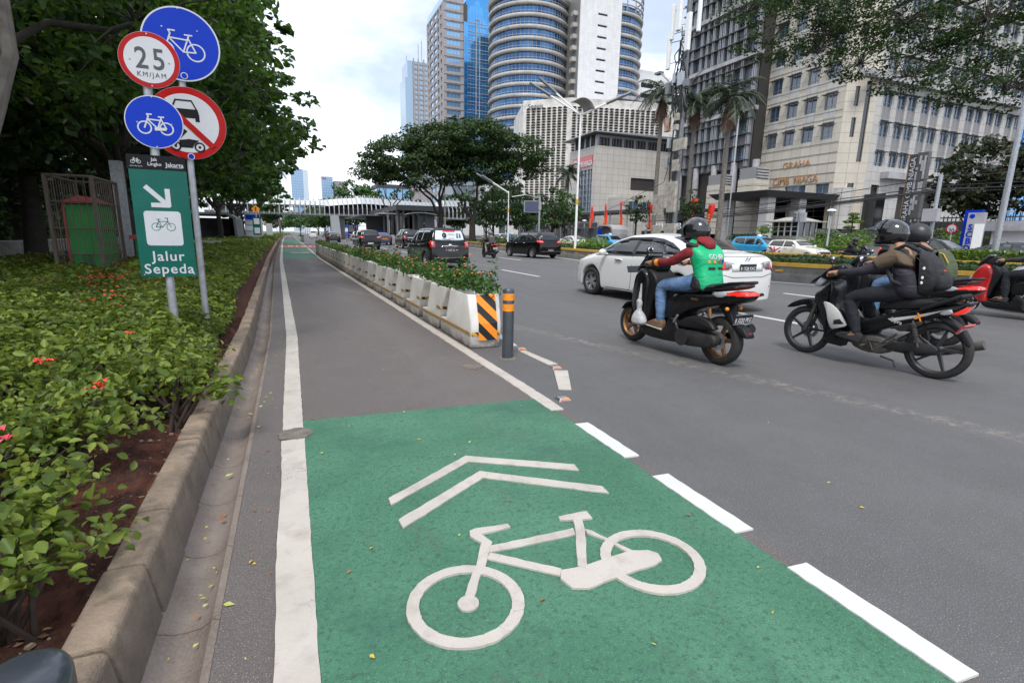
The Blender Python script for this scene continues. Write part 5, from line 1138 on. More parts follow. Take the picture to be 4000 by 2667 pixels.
def scooter(name, label, loc, rz, col='bike_black', rim='bronze', red=None, full=True):
    t = thing(name, label, 'scooter', loc, rz); B = M[col]; A2 = M[red] if red else B
    bike_wheel(t, 0, .262, .13, .185, M[rim], 5, .07); bike_wheel(t, 1.39, .245, .11, .178, M[rim], 5, -.07)
    front = lambda x, z: .28+.72*min(1, max(0, (1.42-x)/.22))
    pod('front_fairing', [(1.1,.98),(1.2,.9),(1.28,.78),(1.33,.66),(1.36,.56),(1.33,.47),(1.26,.4),(1.18,.32),(1.1,.24),(.98,.25),(1.0,.4),(.99,.55),(.97,.72),(.98,.88)], .2, A2, t, 0, .05, 1, front)
    pod('leg_shield', [(1.0,.97),(.9,.9),(.84,.8),(.86,.68),(.93,.55),(.97,.4),(1.0,.3),(1.06,.3),(1.05,.6),(1.04,.9)], .17, M['bike_matt'], t, 0, .03)
    pod('floor_panel', [(1.08,.3),(1.05,.2),(.95,.155),(.6,.155),(.45,.17),(.42,.3),(.5,.44),(.6,.45),(.64,.3),(.8,.285)], .2, B, t, 0, .03)
    pod('centre_tunnel', [(.98,.28),(.95,.5),(.82,.56),(.7,.62),(.5,.66),(.5,.4),(.6,.28)], .085, B, t, 0, .03)
    pod('windscreen', [(1.12,1.12),(1.24,.98),(1.28,.92),(1.25,.91),(1.16,1.0),(1.06,1.1),(1.08,1.14)], .12, M['glass_dark'], t, 0, .02, 1)
    pod('dash', [(1.16,1.02),(1.08,1.08),(.97,1.1),(.9,1.04),(.92,.94),(1.02,.9),(1.12,.92)], .11, M['bike_matt'], t, 0, .03)
    body = pod('rear_body', [(.7,.62),(.56,.7),(.4,.74),(.1,.755),(-.1,.78),(-.24,.81),(-.33,.8),(-.34,.75),(-.27,.7),(-.1,.665),(.1,.615),(.3,.555),(.42,.5),(.5,.42),(.66,.4),(.72,.5)], .165, B, t, 0, .05, 1, lambda x, z: .6+.4*min(1, max(0, (x+.34)/.4)))
    if red: pod('side_panel', [(.55,.66),(.4,.7),(.1,.72),(-.1,.75),(.1,.65),(.4,.56)], .172, A2, t, 0, .02)
    pod('seat', [(.72,.68),(.66,.74),(.52,.77),(.36,.775),(.24,.8),(.16,.845),(.06,.865),(-.12,.885),(-.22,.885),(-.26,.85),(-.18,.82),(.0,.79),(.3,.745),(.5,.715)], .15, M['seat_black'], t, 0, .05, 1, lambda x, z: .78+.22*min(1, max(0, (.75-x)/.3)))
    q = MB(); q.tube([(.02,.14,.84),(-.16,.14,.885),(-.28,.1,.9),(-.32,0,.9),(-.28,-.1,.9),(-.16,-.14,.885),(.02,-.14,.84)], .016, 8); q.build('grab_rail', M['bike_black'], t, smooth=True)
    pod('tail_light', [(-.1,.785),(-.24,.815),(-.335,.8),(-.345,.77),(-.28,.745),(-.12,.735),(-.06,.75)], .135, M['red_lit'], t, 0, .03, 1, lambda x, z: .75+.25*min(1, max(0, (x+.35)/.25)))
    for s_ in (1, -1): pod('indicator', [(.06,.76),(-.02,.79),(-.1,.795),(-.15,.77),(-.08,.735),(-.02,.73)], .012, M['clear_lens'], t, s_*.145, .01)
    pod('rear_mudguard', [(.06,.66),(-.08,.67),(-.15,.55),(-.2,.47),(-.3,.44),(-.36,.37),(-.35,.34),(-.28,.36),(-.2,.42),(-.12,.48),(-.02,.58)], .06, M['bike_matt'], t, 0, .012, 1)
    q = MB(); q.box(-.345,-.335,-.025,.025,.36,.4); q.build('reflector', M['red_lens'], t)
    q = MB(); q.ball((-.12,.1,.62), .022, 10, 7); q.ball((-.12,-.1,.62), .022, 10, 7); q.build('rear_indicators', M['orange'], t, smooth=True)
    pod('air_box', [(.48,.38),(.42,.44),(.3,.495),(.16,.51),(.04,.485),(-.04,.42),(-.05,.385),(.1,.37),(.3,.355),(.45,.345)], .045, M['bike_matt'], t, .14, .03)
    pod('gearbox_cover', [(.56,.3),(.4,.33),(.2,.345),(.08,.33),(0,.34),(-.06,.3),(-.05,.22),(.05,.175),(.2,.165),(.35,.15),(.55,.19)], .05, M['engine'], t, .12, .025)
    q = MB(); q.lathe([(.075,.165),(.09,.17),(.095,.2),(.0,.205)], (.38, 0, .245), 'y', 24); q.build('gearbox_disc', M['engine'], t, smooth=True); q = MB(); q.lathe([(.05,.165),(.055,.19),(0,.195)], (.02, 0, .262), 'y', 18); q.build('gearbox_disc', M['engine'], t, smooth=True)
    pod('engine_block', [(.6,.35),(.3,.4),(.1,.3),(.15,.18),(.4,.13),(.62,.17)], .1, M['engine'], t, -.02, .03)
    q = MB(); q.tube([(.35,-.16,.2),(.15,-.18,.24),(-.05,-.19,.34),(-.22,-.19,.42)], [.03,.045,.055,.05], 12); q.build('exhaust', M['bike_matt'], t, smooth=True)
    for s_ in (1, -1):
        q = MB(); q.tube([(.1,s_*.13,.62),(.03,s_*.13,.36)], .012, 8)
        for k in range(9): q.lathe([(.014,0),(.022,.006),(.014,.012)], (.09-.004*k, s_*.13, .56-.022*k), 'z', 12)
        a = q.build('shock_absorber', M['engine_grey'], t); q = MB(); q.tube([(.05,s_*.16,.61),(.035,s_*.16,.52)], .02, 12); q.build('reservoir', M['bronze'], a, smooth=True)
        q = MB(); q.tube([(1.39,s_*.085,.245),(1.31,s_*.085,.5)], .018, 10); q.build('fork_leg', M['bike_matt'], t, smooth=True)
        q = MB(); q.tube([(.96,s_*.05,1.0),(.93,s_*.2,1.03),(.86,s_*.32,1.03)], .011, 8); q.tube([(.9,s_*.24,1.03),(.86,s_*.36,1.025)], .018, 10); q.build('handlebar', M['rubber'], t, smooth=True)
        q = MB(); q.tube([(.94,s_*.22,1.02),(.97,s_*.3,1.0),(.96,s_*.37,.995)], .005, 6); q.build('brake_lever', M['bike_matt'], t)
        mirror_(t, .83, s_*.33, 1.19, .93, 1.04)
        q = MB(); q.tube([(.52,s_*.15,.36),(.5,s_*.2,.4),(.44,s_*.21,.485)], .013, 8); q.build('footrest', M['steel'], t, smooth=True)
    pod('front_mudguard', [(1.6,.4),(1.52,.5),(1.38,.535),(1.26,.48),(1.27,.46),(1.38,.505),(1.5,.475),(1.57,.4)], .062, B, t, 0, .015, 1)
    pod('headlight', [(1.3,.74),(1.36,.66),(1.34,.62),(1.26,.68)], .12, M['clear_lens'], t, 0, .02)
    return t
BIKE = [(4.17, 4.07), R(4.52)]
L1 = (4.17, 4.07, 0); Z1 = H0+R(4.52)
nm = scooter('scooter', 'matt black scooter with bronze wheels ridden by the person in the green vest', L1, Z1)
plate(nm, -.245, 0, .53, 'B 3220 PKG', '11-26', -.3, .27, .115)
plate(nm, 1.45, 0, .925, 'B 3220 PKG', '', .35, .23, .085, face=1)
text('lettering', 'NMAX', .035, M['bronze'], nm, (.26, .1665, .68), (PI/2, 0, PI), .001, bold=.02)
Jn = dict(pelvis=(.26,0,.87), spine=(.27,0,1.0), chest=(.33,0,1.17), neck=(.4,0,1.29), head=(.46,0,1.4), shl=(.34,.18,1.2), ell=(.56,.24,1.07), wrl=(.8,.29,1.045), shr=(.34,-.18,1.2), elr=(.56,-.24,1.07), wrr=(.8,-.29,1.045),
  hpl=(.3,.1,.85), knl=(.78,.17,.79), anl=(.74,.17,.37), hpr=(.3,-.1,.85), knr=(.78,-.17,.79), anr=(.74,-.17,.37), foot=(.17,0,-.06))
pr, bod = rider('person', 'person in a green ride hailing vest and black helmet riding the bronze wheeled scooter', L1, Z1, Jn, [M['jacket_red'], M['jeans'], M['skin']], None, 'shoe_canvas')
v1 = loft('vest', [(.235,0,.765,.13,.19,.15),(.235,0,.84,.13,.185,.1),(.245,0,.93,.118,.17,.1),(.275,0,1.03,.118,.18,.15),(.295,0,1.12,.15,.205,.2),(.315,0,1.19,.16,.212,.3),(.335,0,1.245,.145,.2,.4),(.36,0,1.285,.11,.15,.5),(.385,0,1.305,.06,.08,.5)], M['vest_green'], pr, sub=2)
wrinkle(v1, .017, 9)
v2 = loft('vest_side_panel', [(.265,.02,.765,.125,.185,.15),(.265,.02,.84,.125,.18,.1),(.27,.02,.92,.112,.165,.1),(.28,.02,.96,.08,.13,.1)], M['vest_black'], pr, sub=2); wrinkle(v2, .005, 11, 3)
for s_ in (1, -1):
    q = MB(); q.ball((.37, s_*.15, 1.235), (.075, .075, .04), 16, 9, Matrix.Rotation(s_*.45, 3, 'X')); q.build('vest_shoulder', M['vest_black'], pr, smooth=True)
    q = MB(); q.tube([(.725, s_*.277, 1.052), (.765, s_*.285, 1.048)], [.041,.039], 16); q.build('cuff', M['orange'], pr, smooth=True)
q = MB(); q.tube([(.775, .286, 1.047), (.8, .29, 1.045)], .035, 16); q.build('wrist_watch', M['black_plastic'], pr, smooth=True)
q = MB(); q.ball((.325, 0, 1.3), (.09, .115, .04), 20, 10, Matrix.Rotation(-.6, 3, 'Y')); q.ball((.265, 0, 1.255), (.035, .085, .055), 16, 9, Matrix.Rotation(.3, 3, 'Y')); hd_ = q.build('hood', M['jacket_red'], pr, smooth=True, fix=False); wrinkle(hd_, .008, 18)
helmet(pr, (.475, 0, 1.405), .08, trim='trim_brown')
def back_text(par, s_, size, x, y, z, mt, tilt=.12, dep=.0025):
    return text('lettering', s_, size, mt, par, (x, y, z), (Matrix.Rotation(-PI/2, 3, 'Z') @ Matrix.Rotation(PI/2-tilt, 3, 'X')).to_euler(), dep, bold=.02)
def decal(host, obj_, off=.004):
    bpy.context.view_layer.update(); dg = bpy.context.evaluated_depsgraph_get(); ev = host.evaluated_get(dg); me = ev.to_mesh(); bm = bmesh.new(); bm.from_mesh(me); bv = BVHTree.FromBMesh(bm); bm.free(); ev.to_mesh_clear()
    mw = obj_.matrix_basis.copy()
    for v in obj_.data.vertices:
        p = mw @ v.co; h, n_, _, _ = bv.ray_cast(Vector((-1, p.y, p.z)), Vector((1, 0, 0)))
        v.co = Vector(((h.x if h else .2)-off-(.002 if v.co.z > 0 and obj_.name.startswith('l') else 0), p.y, p.z))
    obj_.matrix_basis = Matrix.Identity(4); return obj_
decal(v1, text('lettering', 'GO JEK', .072, M['sign_white'], pr, (0, -.005, 1.135), (PI/2, 0, -PI/2), .001, bold=.015, sx=.9))
for y_, c_ in ((.1,'leaf_pale'),(.03,'yellow_paint'),(-.04,'trim_brown'),(-.1,'sign_blue')):
    q = MB(); q.quad((0,y_-.018,1.07),(0,y_+.018,1.07),(0,y_+.018,1.105),(0,y_-.018,1.105)); decal(v1, q.build('vest_symbol', M[c_], pr, fix=False))
for y_ in (.06, -.07): q = MB(); q.quad((0,y_-.045,1.0),(0,y_,1.0),(0,y_,1.028),(0,y_-.045,1.028)); q.quad((0,y_,1.0),(0,y_+.045,1.0),(0,y_+.045,1.028),(0,y_,1.028)); decal(v1, q.build('vest_label', M['vest_black'], pr, fix=False))
# plastic bag hanging from the scooter
t = thing('plastic_bag', 'white plastic bag hanging behind the leg shield of the bronze wheeled scooter', 'bag', L1, Z1)
q = MB(); q.tube([(1.06,.215,.78),(1.04,.235,.68),(1.04,.24,.58)], [.008,.016,.022], 8); q.build('handles', M['plastic_bag'], t, smooth=True)
o = loft('pouch', [(1.04,.25,.6,.03,.03,0),(1.035,.25,.54,.045,.035,0),(1.03,.25,.475,.018,.018,0),(1.03,.25,.44,.06,.045,0),(1.02,.25,.38,.1,.065,0),(1.02,.25,.32,.11,.07,0),(1.02,.25,.285,.08,.05,0)], M['plastic_bag'], t, sub=2); wrinkle(o, .012, 14)

def underbone(name, label, loc, rz, col='bike_black', platec=('B 6271 PQU', '07-22', 'plate_red', 'plate_white'), white=True, cat='motorcycle'):
    t = thing(name, label, cat, loc, rz); B = M[col]
    bike_wheel(t, 0, .285, .09, .232, M['rim_dark'], 5, 0, .016); bike_wheel(t, 1.3, .283, .075, .228, M['rim_dark'], 5, -.06, .016)
    pod('front_mudguard', [(1.56,.52),(1.5,.59),(1.38,.645),(1.26,.665),(1.2,.62),(1.16,.5),(1.2,.47),(1.26,.56),(1.36,.58),(1.48,.53)], .065, B, t, 0, .02)
    pod('front_cover', [(1.22,.73),(1.14,.78),(1.06,.86),(1.0,.9),(.98,.78),(1.0,.64),(.96,.5),(.93,.38),(.94,.24),(.99,.17),(1.02,.2),(1.04,.34),(1.1,.46),(1.16,.58),(1.22,.66)], .16, B, t, 0, .04, 1, lambda x, z: .55+.45*min(1, max(0, (1.24-x)/.2)))
    for s_ in (1, -1):
        pod('leg_shield', [(1.05,.66),(.97,.65),(.87,.58),(.78,.46),(.76,.42),(.86,.38),(.92,.36),(.97,.45),(1.0,.56)], .018, M['decal_white'] if white else B, t, s_*.2, .01, 1)
        pod('side_vent', [(.9,.47),(.84,.49),(.79,.44),(.9,.42)], .006, M['black'], t, s_*.215, .002, 0)
        pod('lower_shroud', [(1.0,.2),(.96,.34),(.92,.36),(.78,.36),(.74,.3),(.76,.18)], .02, B, t, s_*.17, .01)
    pod('handlebar_cover', [(1.2,.92),(1.14,1.0),(1.06,1.06),(.97,1.08),(.92,1.05),(.94,.95),(1.02,.9),(1.1,.88)], .1, B, t, 0, .035)
    pod('headlight', [(1.25,.82),(1.2,.9),(1.14,.95),(1.1,.9),(1.18,.8)], .085, M['clear_lens'], t, 0, .02); pod('fly_screen', [(1.32,.82),(1.22,.87),(1.16,.93),(1.18,.95),(1.26,.89)], .07, M['glass_dark'], t, 0, .008)
    pod('body_panel', [(.72,.46),(.6,.52),(.46,.58),(.36,.62),(.15,.685),(-.05,.745),(-.2,.775),(-.2,.74),(-.12,.68),(-.02,.63),(.11,.575),(.29,.505),(.42,.45),(.6,.36),(.7,.35)], .12, B, t, 0, .03, 1, lambda x, z: .65+.35*min(1, max(0, (x+.2)/.4)))
    for s_ in (1, -1): pod('side_stripe', [(.42,.55),(.2,.61),(-.02,.69),(-.1,.72),(.1,.62),(.38,.52)], .003, M['decal_white'], t, s_*.121, .001, 0)
    pod('frame_spine', [(.98,.6),(.8,.52),(.6,.5),(.5,.6),(.5,.4),(.6,.32),(.8,.34),(.95,.36)], .05, M['bike_matt'], t, 0, .02)
    pod('seat', [(.56,.63),(.5,.7),(.38,.755),(.25,.785),(.1,.79),(-.02,.8),(-.1,.825),(-.14,.82),(-.08,.77),(.1,.7),(.3,.65)], .125, M['seat_black'], t, 0, .04, 1, lambda x, z: .8+.2*min(1, max(0, (.5-x)/.2)))
    q = MB(); q.tube([(.15,.12,.68),(-.02,.13,.77),(-.14,.1,.835),(-.17,0,.845),(-.14,-.1,.835),(-.02,-.13,.77),(.15,-.12,.68)], .02, 8); q.build('grab_rail', M['bike_matt'], t, smooth=True)
    pod('tail_light', [(-.06,.695),(-.14,.745),(-.2,.755),(-.18,.69),(-.13,.655),(-.07,.655)], .075, M['red_lit'], t, 0, .02)
    for s_ in (1, -1): pod('indicator', [(.02,.64),(.0,.67),(-.08,.715),(-.1,.67),(-.05,.645)], .012, M['clear_lens'], t, s_*.085, .008)
    pod('rear_mudguard', [(.1,.63),(-.06,.62),(-.18,.53),(-.25,.42),(-.265,.37),(-.23,.36),(-.19,.4),(-.12,.5),(-.02,.57)], .045, M['bike_matt'], t, 0, .012)
    plate(t, -.185, 0, .53, platec[0], platec[1], -.62, .25, .105, platec[2], platec[3])
    pod('engine_block', [(.76,.3),(.6,.36),(.44,.34),(.36,.26),(.42,.16),(.62,.15),(.76,.2)], .085, M['engine_grey'], t, 0, .03); q = MB(); q.lathe([(.075,.08),(.08,.1),(.0,.115)], (.52, 0, .25), 'y', 20); q.build('crank_cover', M['engine_grey'], t, smooth=True)
    pod('chain_case', [(.45,.3),(.2,.335),(.02,.35),(-.04,.3),(.0,.25),(.2,.24),(.44,.22)], .015, M['engine'], t, .075, .008)
    q = MB(); q.tube([(.5,-.1,.2),(.2,-.13,.2),(-.02,-.15,.27),(-.3,-.16,.38)], [.02,.03,.045,.045], 12); q.build('exhaust', M['engine_grey'], t, smooth=True)
    for s_ in (1, -1):
        q = MB(); q.tube([(.2,s_*.12,.56),(.12,s_*.12,.3)], .009, 8)
        for k in range(12): q.lathe([(.016,0),(.025,.005),(.016,.01)], (.19-.0045*k, s_*.12, .52-.0145*k), 'z', 12)
        q.build('shock_absorber', M['engine_grey'], t)
        q = MB(); q.tube([(1.3,s_*.06,.283),(1.24,s_*.065,.46),(1.18,s_*.065,.66)], [.018,.022,.018], 10); q.build('fork_leg', M['engine_grey'], t, smooth=True)
        q = MB(); q.tube([(.98,s_*.04,.98),(.97,s_*.2,1.0),(.92,s_*.32,.97)], .01, 8); q.tube([(.95,s_*.25,.99),(.91,s_*.36,.965)], .017, 10); q.build('handlebar', M['rubber'], t, smooth=True)
        mirror_(t, .97, s_*.3, 1.13, .96, 1.0)
        q = MB(); q.tube([(.6,s_*.1,.24),(.6,s_*.2,.24)], .011, 8); q.tube([(.56,s_*.13,.3),(.42,s_*.16,.3),(.28,s_*.2,.42)], .014, 8); q.tube([(.56,s_*.13,.3),(.5,s_*.15,.2),(.3,s_*.16,.36)], .011, 8); q.build('footrest', M['engine_grey'], t, smooth=True)
    q = MB(); q.tube([(.45,.08,.14),(.32,.1,.12),(.28,.12,.06)], .01, 8); q.build('side_stand', M['engine'], t)
    return t
L2 = (5.82, 2.91, 0); Z2 = H0+R(7.51)
mo = underbone('motorcycle', 'black motorcycle with a red rear number plate nearest the camera on the right', L2, Z2)
text('lettering', 'Supra', .05, M['decal_white'], mo, (.34, .128, .535), (PI/2, .35, PI), .001, bold=.02); text('lettering', 'X', .09, M['orange'], mo, (.15, .13, .6), (PI/2, .3, PI), .001, bold=.03)
Js = dict(pelvis=(.3,0,.86), spine=(.32,0,1.0), chest=(.4,0,1.16), neck=(.48,0,1.28), head=(.56,0,1.39), shl=(.44,.19,1.17), ell=(.66,.26,1.02), wrl=(.88,.3,.99), shr=(.44,-.19,1.17), elr=(.66,-.26,1.02), wrr=(.88,-.3,.99),
  hpl=(.34,.1,.83), knl=(.8,.18,.74), anl=(.66,.19,.35), hpr=(.34,-.1,.83), knr=(.8,-.18,.74), anr=(.66,-.19,.35), foot=(.13,0,-.05))
p2, _ = rider('person', 'person in a brown and purple jacket with open visor helmet and black backpack', L2, Z2, Js, [M['jacket_dark'], M['trousers_dark'], M['skin']], None)
jk = loft('jacket', [(.3,0,.76,.15,.2,.1),(.3,0,.88,.15,.205,.1),(.33,0,1.0,.14,.205,.15),(.36,0,1.09,.145,.215,.2)], M['jacket_dark'], p2, sub=2); wrinkle(jk, .014, 8)
jk = loft('jacket_yoke', [(.36,0,1.085,.147,.22,.2),(.395,0,1.16,.145,.235,.25),(.425,0,1.22,.125,.21,.35),(.455,0,1.265,.09,.14,.45),(.475,0,1.29,.065,.08,.5)], M['jacket_brown'], p2, sub=2); wrinkle(jk, .006, 9, 4)
for s_ in (1, -1):
    q = MB(); q.tube([(.42,s_*.17,1.185),(.5,s_*.215,1.14),(.56,s_*.235,1.1)], [.08,.072,.062], 16); o = q.build('jacket_shoulder', M['jacket_brown'], p2, smooth=True); wrinkle(o, .004, 16)
helmet(p2, (.575, 0, 1.405), .0, visor=-.75, r=.148)
q = MB(); nu = 11
for i in range(2):
    for j in range(nu): a = lerp(-1.15, 1.15, j/(nu-1)); rr3 = .165+.085*i*math.cos(a); q.v.append((rr3*math.cos(a), rr3*math.sin(a)*.82, .05-.035*i+.03*math.cos(a)))
for j in range(nu-1): q.f.append((j, j+1, nu+j+1, nu+j)); q.m.append(0)
o = q.build('helmet_peak', M['helmet_matt'], p2, smooth=True, solid=.006); o.location = (.575, 0, 1.405)
q = MB(); q.ball((.63,0,1.34), (.085,.08,.06), 16, 10); q.build('face_mask', M['bag_black'], p2, smooth=True)
bp = thing('backpack', 'black backpack worn by the rider in the brown and purple jacket', 'backpack', L2, Z2)
o = pod('main_compartment', [(.28,1.25),(.2,1.22),(.1,1.12),(.05,1.0),(.06,.9),(.12,.82),(.22,.8),(.24,.95),(.26,1.1)], .16, M['bag_black'], bp, 0, .07, 2); wrinkle(o, .008, 8)
o = pod('front_pocket', [(.13,1.1),(.06,1.06),(.0,.98),(.0,.9),(.06,.86),(.12,.9)], .12, M['bag_black'], bp, 0, .05, 2)
for s_ in (1, -1): q = MB(); q.tube([(.24,s_*.12,1.24),(.36,s_*.14,1.3),(.5,s_*.15,1.22),(.5,s_*.17,1.08),(.4,s_*.215,.94),(.24,s_*.17,.88)], .02, 8); q.build('shoulder_strap', M['bag_black'], bp, smooth=True)
for z in (1.08, .99, .94): q = MB(); q.ball((.17, .162, z), (.012, .006, .016), 8, 6); q.build('buckle', M['white_plain'], bp)
q = MB(); q.ball((.03, .08, 1.06), (.012, .02, .012), 8, 6); q.build('zip_tag', M['bike_red'], bp)
# second motorcycle and rider alongside
L3 = (7.72, 3.85, 0); Z3 = H0+R(6)
sc3 = scooter('scooter', 'black scooter alongside, just beyond the rider with the backpack', L3, Z3, rim='rim_dark'); plate(sc3, -.245, 0, .56, 'B 4838 TPE', '10-22', -.3, .27, .115)
J3 = dict(Jn); p3, _ = rider('person', 'person in a dark blue jacket and round black helmet on the second scooter', L3, Z3, J3, [M['jacket_blue'], M['jeans'], M['skin']], None)
jk = loft('jacket', [(.2,0,.775,.135,.2,.15),(.21,0,.86,.145,.205,.1),(.235,0,.95,.135,.2,.1),(.27,0,1.05,.135,.205,.15),(.305,0,1.14,.14,.215,.2),(.335,0,1.21,.13,.205,.3),(.365,0,1.265,.1,.15,.4),(.39,0,1.295,.07,.085,.5)], M['jacket_blue'], p3, sub=2); wrinkle(jk, .007, 10)
helmet(p3, (.47, 0, 1.43), .05, mt='helmet_matt')
bp = thing('backpack', 'olive green backpack with a yellow edge worn by the rider on the second scooter', 'backpack', L3, Z3)
o = pod('main_compartment', [(.18,1.26),(.1,1.22),(.02,1.1),(-.02,.98),(.0,.84),(.08,.78),(.14,.8),(.14,1.0)], .16, M['olive'], bp, 0, .06, 2); wrinkle(o, .008, 8)
q = MB(); q.tube([(.17,.14,1.22),(.08,.145,1.19),(.01,.15,1.08)], .007, 6); q.build('piping', M['yellow_paint'], bp)
# red scooter at the right edge and its rider
L4 = (12.15, 4.35, 0); Z4 = H0+R(4)
scooter('scooter', 'red and black scooter cut off by the right edge of the picture', L4, Z4, rim='rim_dark', red='bike_red')
J4 = dict(Jn); p4, _ = rider('person', 'person in dark trousers riding the red scooter at the right edge', L4, Z4, J4, [M['vest_black'], M['trousers_dark'], M['skin']], None); helmet(p4, (.47, 0, 1.42))
loft('jacket', [(.2,0,.775,.135,.2,.15),(.235,0,.95,.135,.2,.1),(.305,0,1.14,.14,.215,.2),(.365,0,1.265,.1,.15,.4),(.39,0,1.295,.07,.085,.5)], M['vest_black'], p4, sub=2)
# farther riders
def far_rider(loc, rz, lab_b, lab_p, jack, trou, hel='helmet_grey', col='bike_black', rimc='rim_dark'):
    b_ = scooter('scooter', lab_b, loc, rz, col=col, rim=rimc); p_, _ = rider('person', lab_p, loc, rz, dict(Jn, anr=(.6,-.2,.34), anl=(.6,.2,.34)), [M[jack], M[trou], M['skin']], None)
    loft('jacket', [(.2,0,.775,.135,.2,.15),(.21,0,.86,.145,.205,.1),(.235,0,.95,.135,.2,.1),(.27,0,1.05,.135,.205,.15),(.305,0,1.14,.14,.215,.2),(.335,0,1.21,.13,.205,.3),(.365,0,1.265,.1,.15,.4),(.39,0,1.295,.07,.085,.5)], M[jack], p_, sub=1)
    helmet(p_, (.47, 0, 1.43), mt=hel); return b_
b_ = far_rider((10.85, 28.4, 0), H0+R(4), 'black scooter between the two black people carriers', 'person in a grey jacket and khaki trousers riding between the two people carriers', 'jacket_grey', 'khaki'); plate(b_, -.245, 0, .56, 'B 3174 KYZ', '', -.3, .27, .115, 'plate_white', 'plate_black')
far_rider((4.25, 70, 0), H0, 'small black motorcycle beside the far dark sedan', 'person with a dark jacket riding beside the far dark sedan', 'vest_black', 'trousers_dark')
far_rider((28.6, 19.6, 0), -H0, 'black and blue scooter coming the other way beyond the median hedge', 'person in black riding the black and blue scooter beyond the median', 'vest_black', 'trousers_dark', 'helmet_black')
far_rider((11.3, 58, 0), H0, 'motorcycle beside the patrol car far up the road', 'person in a teal jacket riding beside the patrol car', 'vest_green', 'trousers_dark')
far_rider((31.5, 78, 0), -H0, 'white fronted scooter on the far side left of the lamp post', 'person in a green jacket on the far side left of the lamp post', 'vest_green', 'trousers_dark', col='car_white')
# ------------------------------------------------------------ buildings
def stone_mat(name, c1, c2, joint, bw, bh, ax='xz', off=0, mort=.02, var=True):
    m, nt, b = new_mat(name); tc = nd(nt, 'ShaderNodeTexCoord').outputs['Object']; s_ = nd(nt, 'ShaderNodeSeparateXYZ'); nt.links.new(tc, s_.inputs[0]); cb = nd(nt, 'ShaderNodeCombineXYZ')
    nt.links.new(s_.outputs[0 if ax[0] == 'x' else 1], cb.inputs[0]); nt.links.new(s_.outputs[2], cb.inputs[1])
    br = nd(nt, 'ShaderNodeTexBrick'); br.offset = off; nt.links.new(cb.outputs[0], br.inputs['Vector']); br.inputs['Color1'].default_value = c4(c1); br.inputs['Color2'].default_value = c4(c2); br.inputs['Mortar'].default_value = c4(joint)
    br.inputs['Scale'].default_value = 1; br.inputs['Brick Width'].default_value = bw; br.inputs['Row Height'].default_value = bh; br.inputs['Mortar Size'].default_value = mort; br.inputs['Mortar Smooth'].default_value = .1
    c = mix(nt, ramp(nt, noise(nt, tc, .35, 6, .7), [(.4, 0), (.75, .45)]), br.outputs[0], tuple(x*.6 for x in c1))
    mpn = nd(nt, 'ShaderNodeMapping'); mpn.inputs['Scale'].default_value = (1, 1, .12); nt.links.new(tc, mpn.inputs[0])
    c = mix(nt, ramp(nt, noise(nt, mpn.outputs[0], 1.1, 5, .7), [(.5, 0), (.8, .4)]), c, tuple(x*.55 for x in c1))
    nt.links.new(c, b.inputs['Base Color']); b.inputs['Roughness'].default_value = .7; return m
stone_mat('stone_beige', (.52,.475,.4), (.47,.43,.36), (.1,.08,.06), 1.6, 1.37); stone_mat('stone_grey', (.46,.445,.43), (.41,.4,.385), (.09,.08,.07), 1.2, 1.25)
stone_mat('stone_podium', (.48,.455,.42), (.45,.425,.39), (.11,.1,.085), 1.3, 1.2); stone_mat('stone_wing', (.15,.145,.15), (.14,.135,.14), (.06,.06,.06), 1.5, 4.1)
stone_mat('white_tile', (.68,.68,.68), (.64,.64,.645), (.3,.3,.31), 1.8, 1.3, 'xz', 0, .01); stone_mat('tower_stone', (.34,.31,.31), (.32,.29,.29), (.2,.18,.18), 3, 3.75)
mat('band_pale', (.38,.37,.39), .6, var=.08, scale=.3, dirt=(.2,.19,.19), dscale=.5); mat('screen_white', (.68,.66,.62), .7, var=.08, scale=.2, dirt=(.3,.28,.25), dscale=.4); mat('shade_dark', (.05,.05,.052), .6, var=0); mat('spandrel', (.22,.215,.22), .6, var=.05)
mat('frame_grey', (.3,.31,.33), .4, metal=.3, var=0); mat('hole_dark', (.03,.028,.026), .8, var=0); mat('ring_pale', (.42,.4,.37), .6, var=.1, scale=.1, dirt=(.28,.26,.24), dscale=.3)
def glassm(name, col, rough=.08, metal=.0, spec=1, nz=0, c2=None, sc_=1):
    m, nt, b = new_mat(name); b.inputs['Base Color'].default_value = c4(col); b.inputs['Roughness'].default_value = rough; b.inputs['Metallic'].default_value = metal; b.inputs['Specular IOR Level'].default_value = spec
    if c2:
        tc = nd(nt, 'ShaderNodeTexCoord').outputs['Object']; v = nd(nt, 'ShaderNodeTexVoronoi'); v.inputs['Scale'].default_value = sc_; nt.links.new(tc, v.inputs['Vector'])
        nt.links.new(mix(nt, ramp(nt, v.outputs['Color'], [(.3, 0), (.7, 1)]), col, c2), b.inputs['Base Color'])
    if name == 'glass_office':
        oi = nd(nt, 'ShaderNodeObjectInfo').outputs['Random']; src = b.inputs['Base Color'].links[0].from_socket; nt.links.new(mix(nt, ramp(nt, oi, [(.3, 0), (.55, .7), (.7, .1), (.97, 1)], 'CONSTANT'), src, (.16,.19,.22)), b.inputs['Base Color'])
    return m
glassm('glass_office', (.035,.07,.12), .08, .0, 1, 0, (.06,.1,.15), .4); glassm('glass_blue', (.07,.3,.62), .06, .75, 1, 0, (.05,.24,.52), .25); glassm('glass_ring', (.04,.15,.32), .06, .6, 1, 0, (.015,.07,.18), .22); glassm('glass_pale', (.3,.4,.5), .1, .5); glassm('glass_black', (.01,.012,.014), .08)
glassm('glass_sky', (.2,.38,.58), .12, .55)
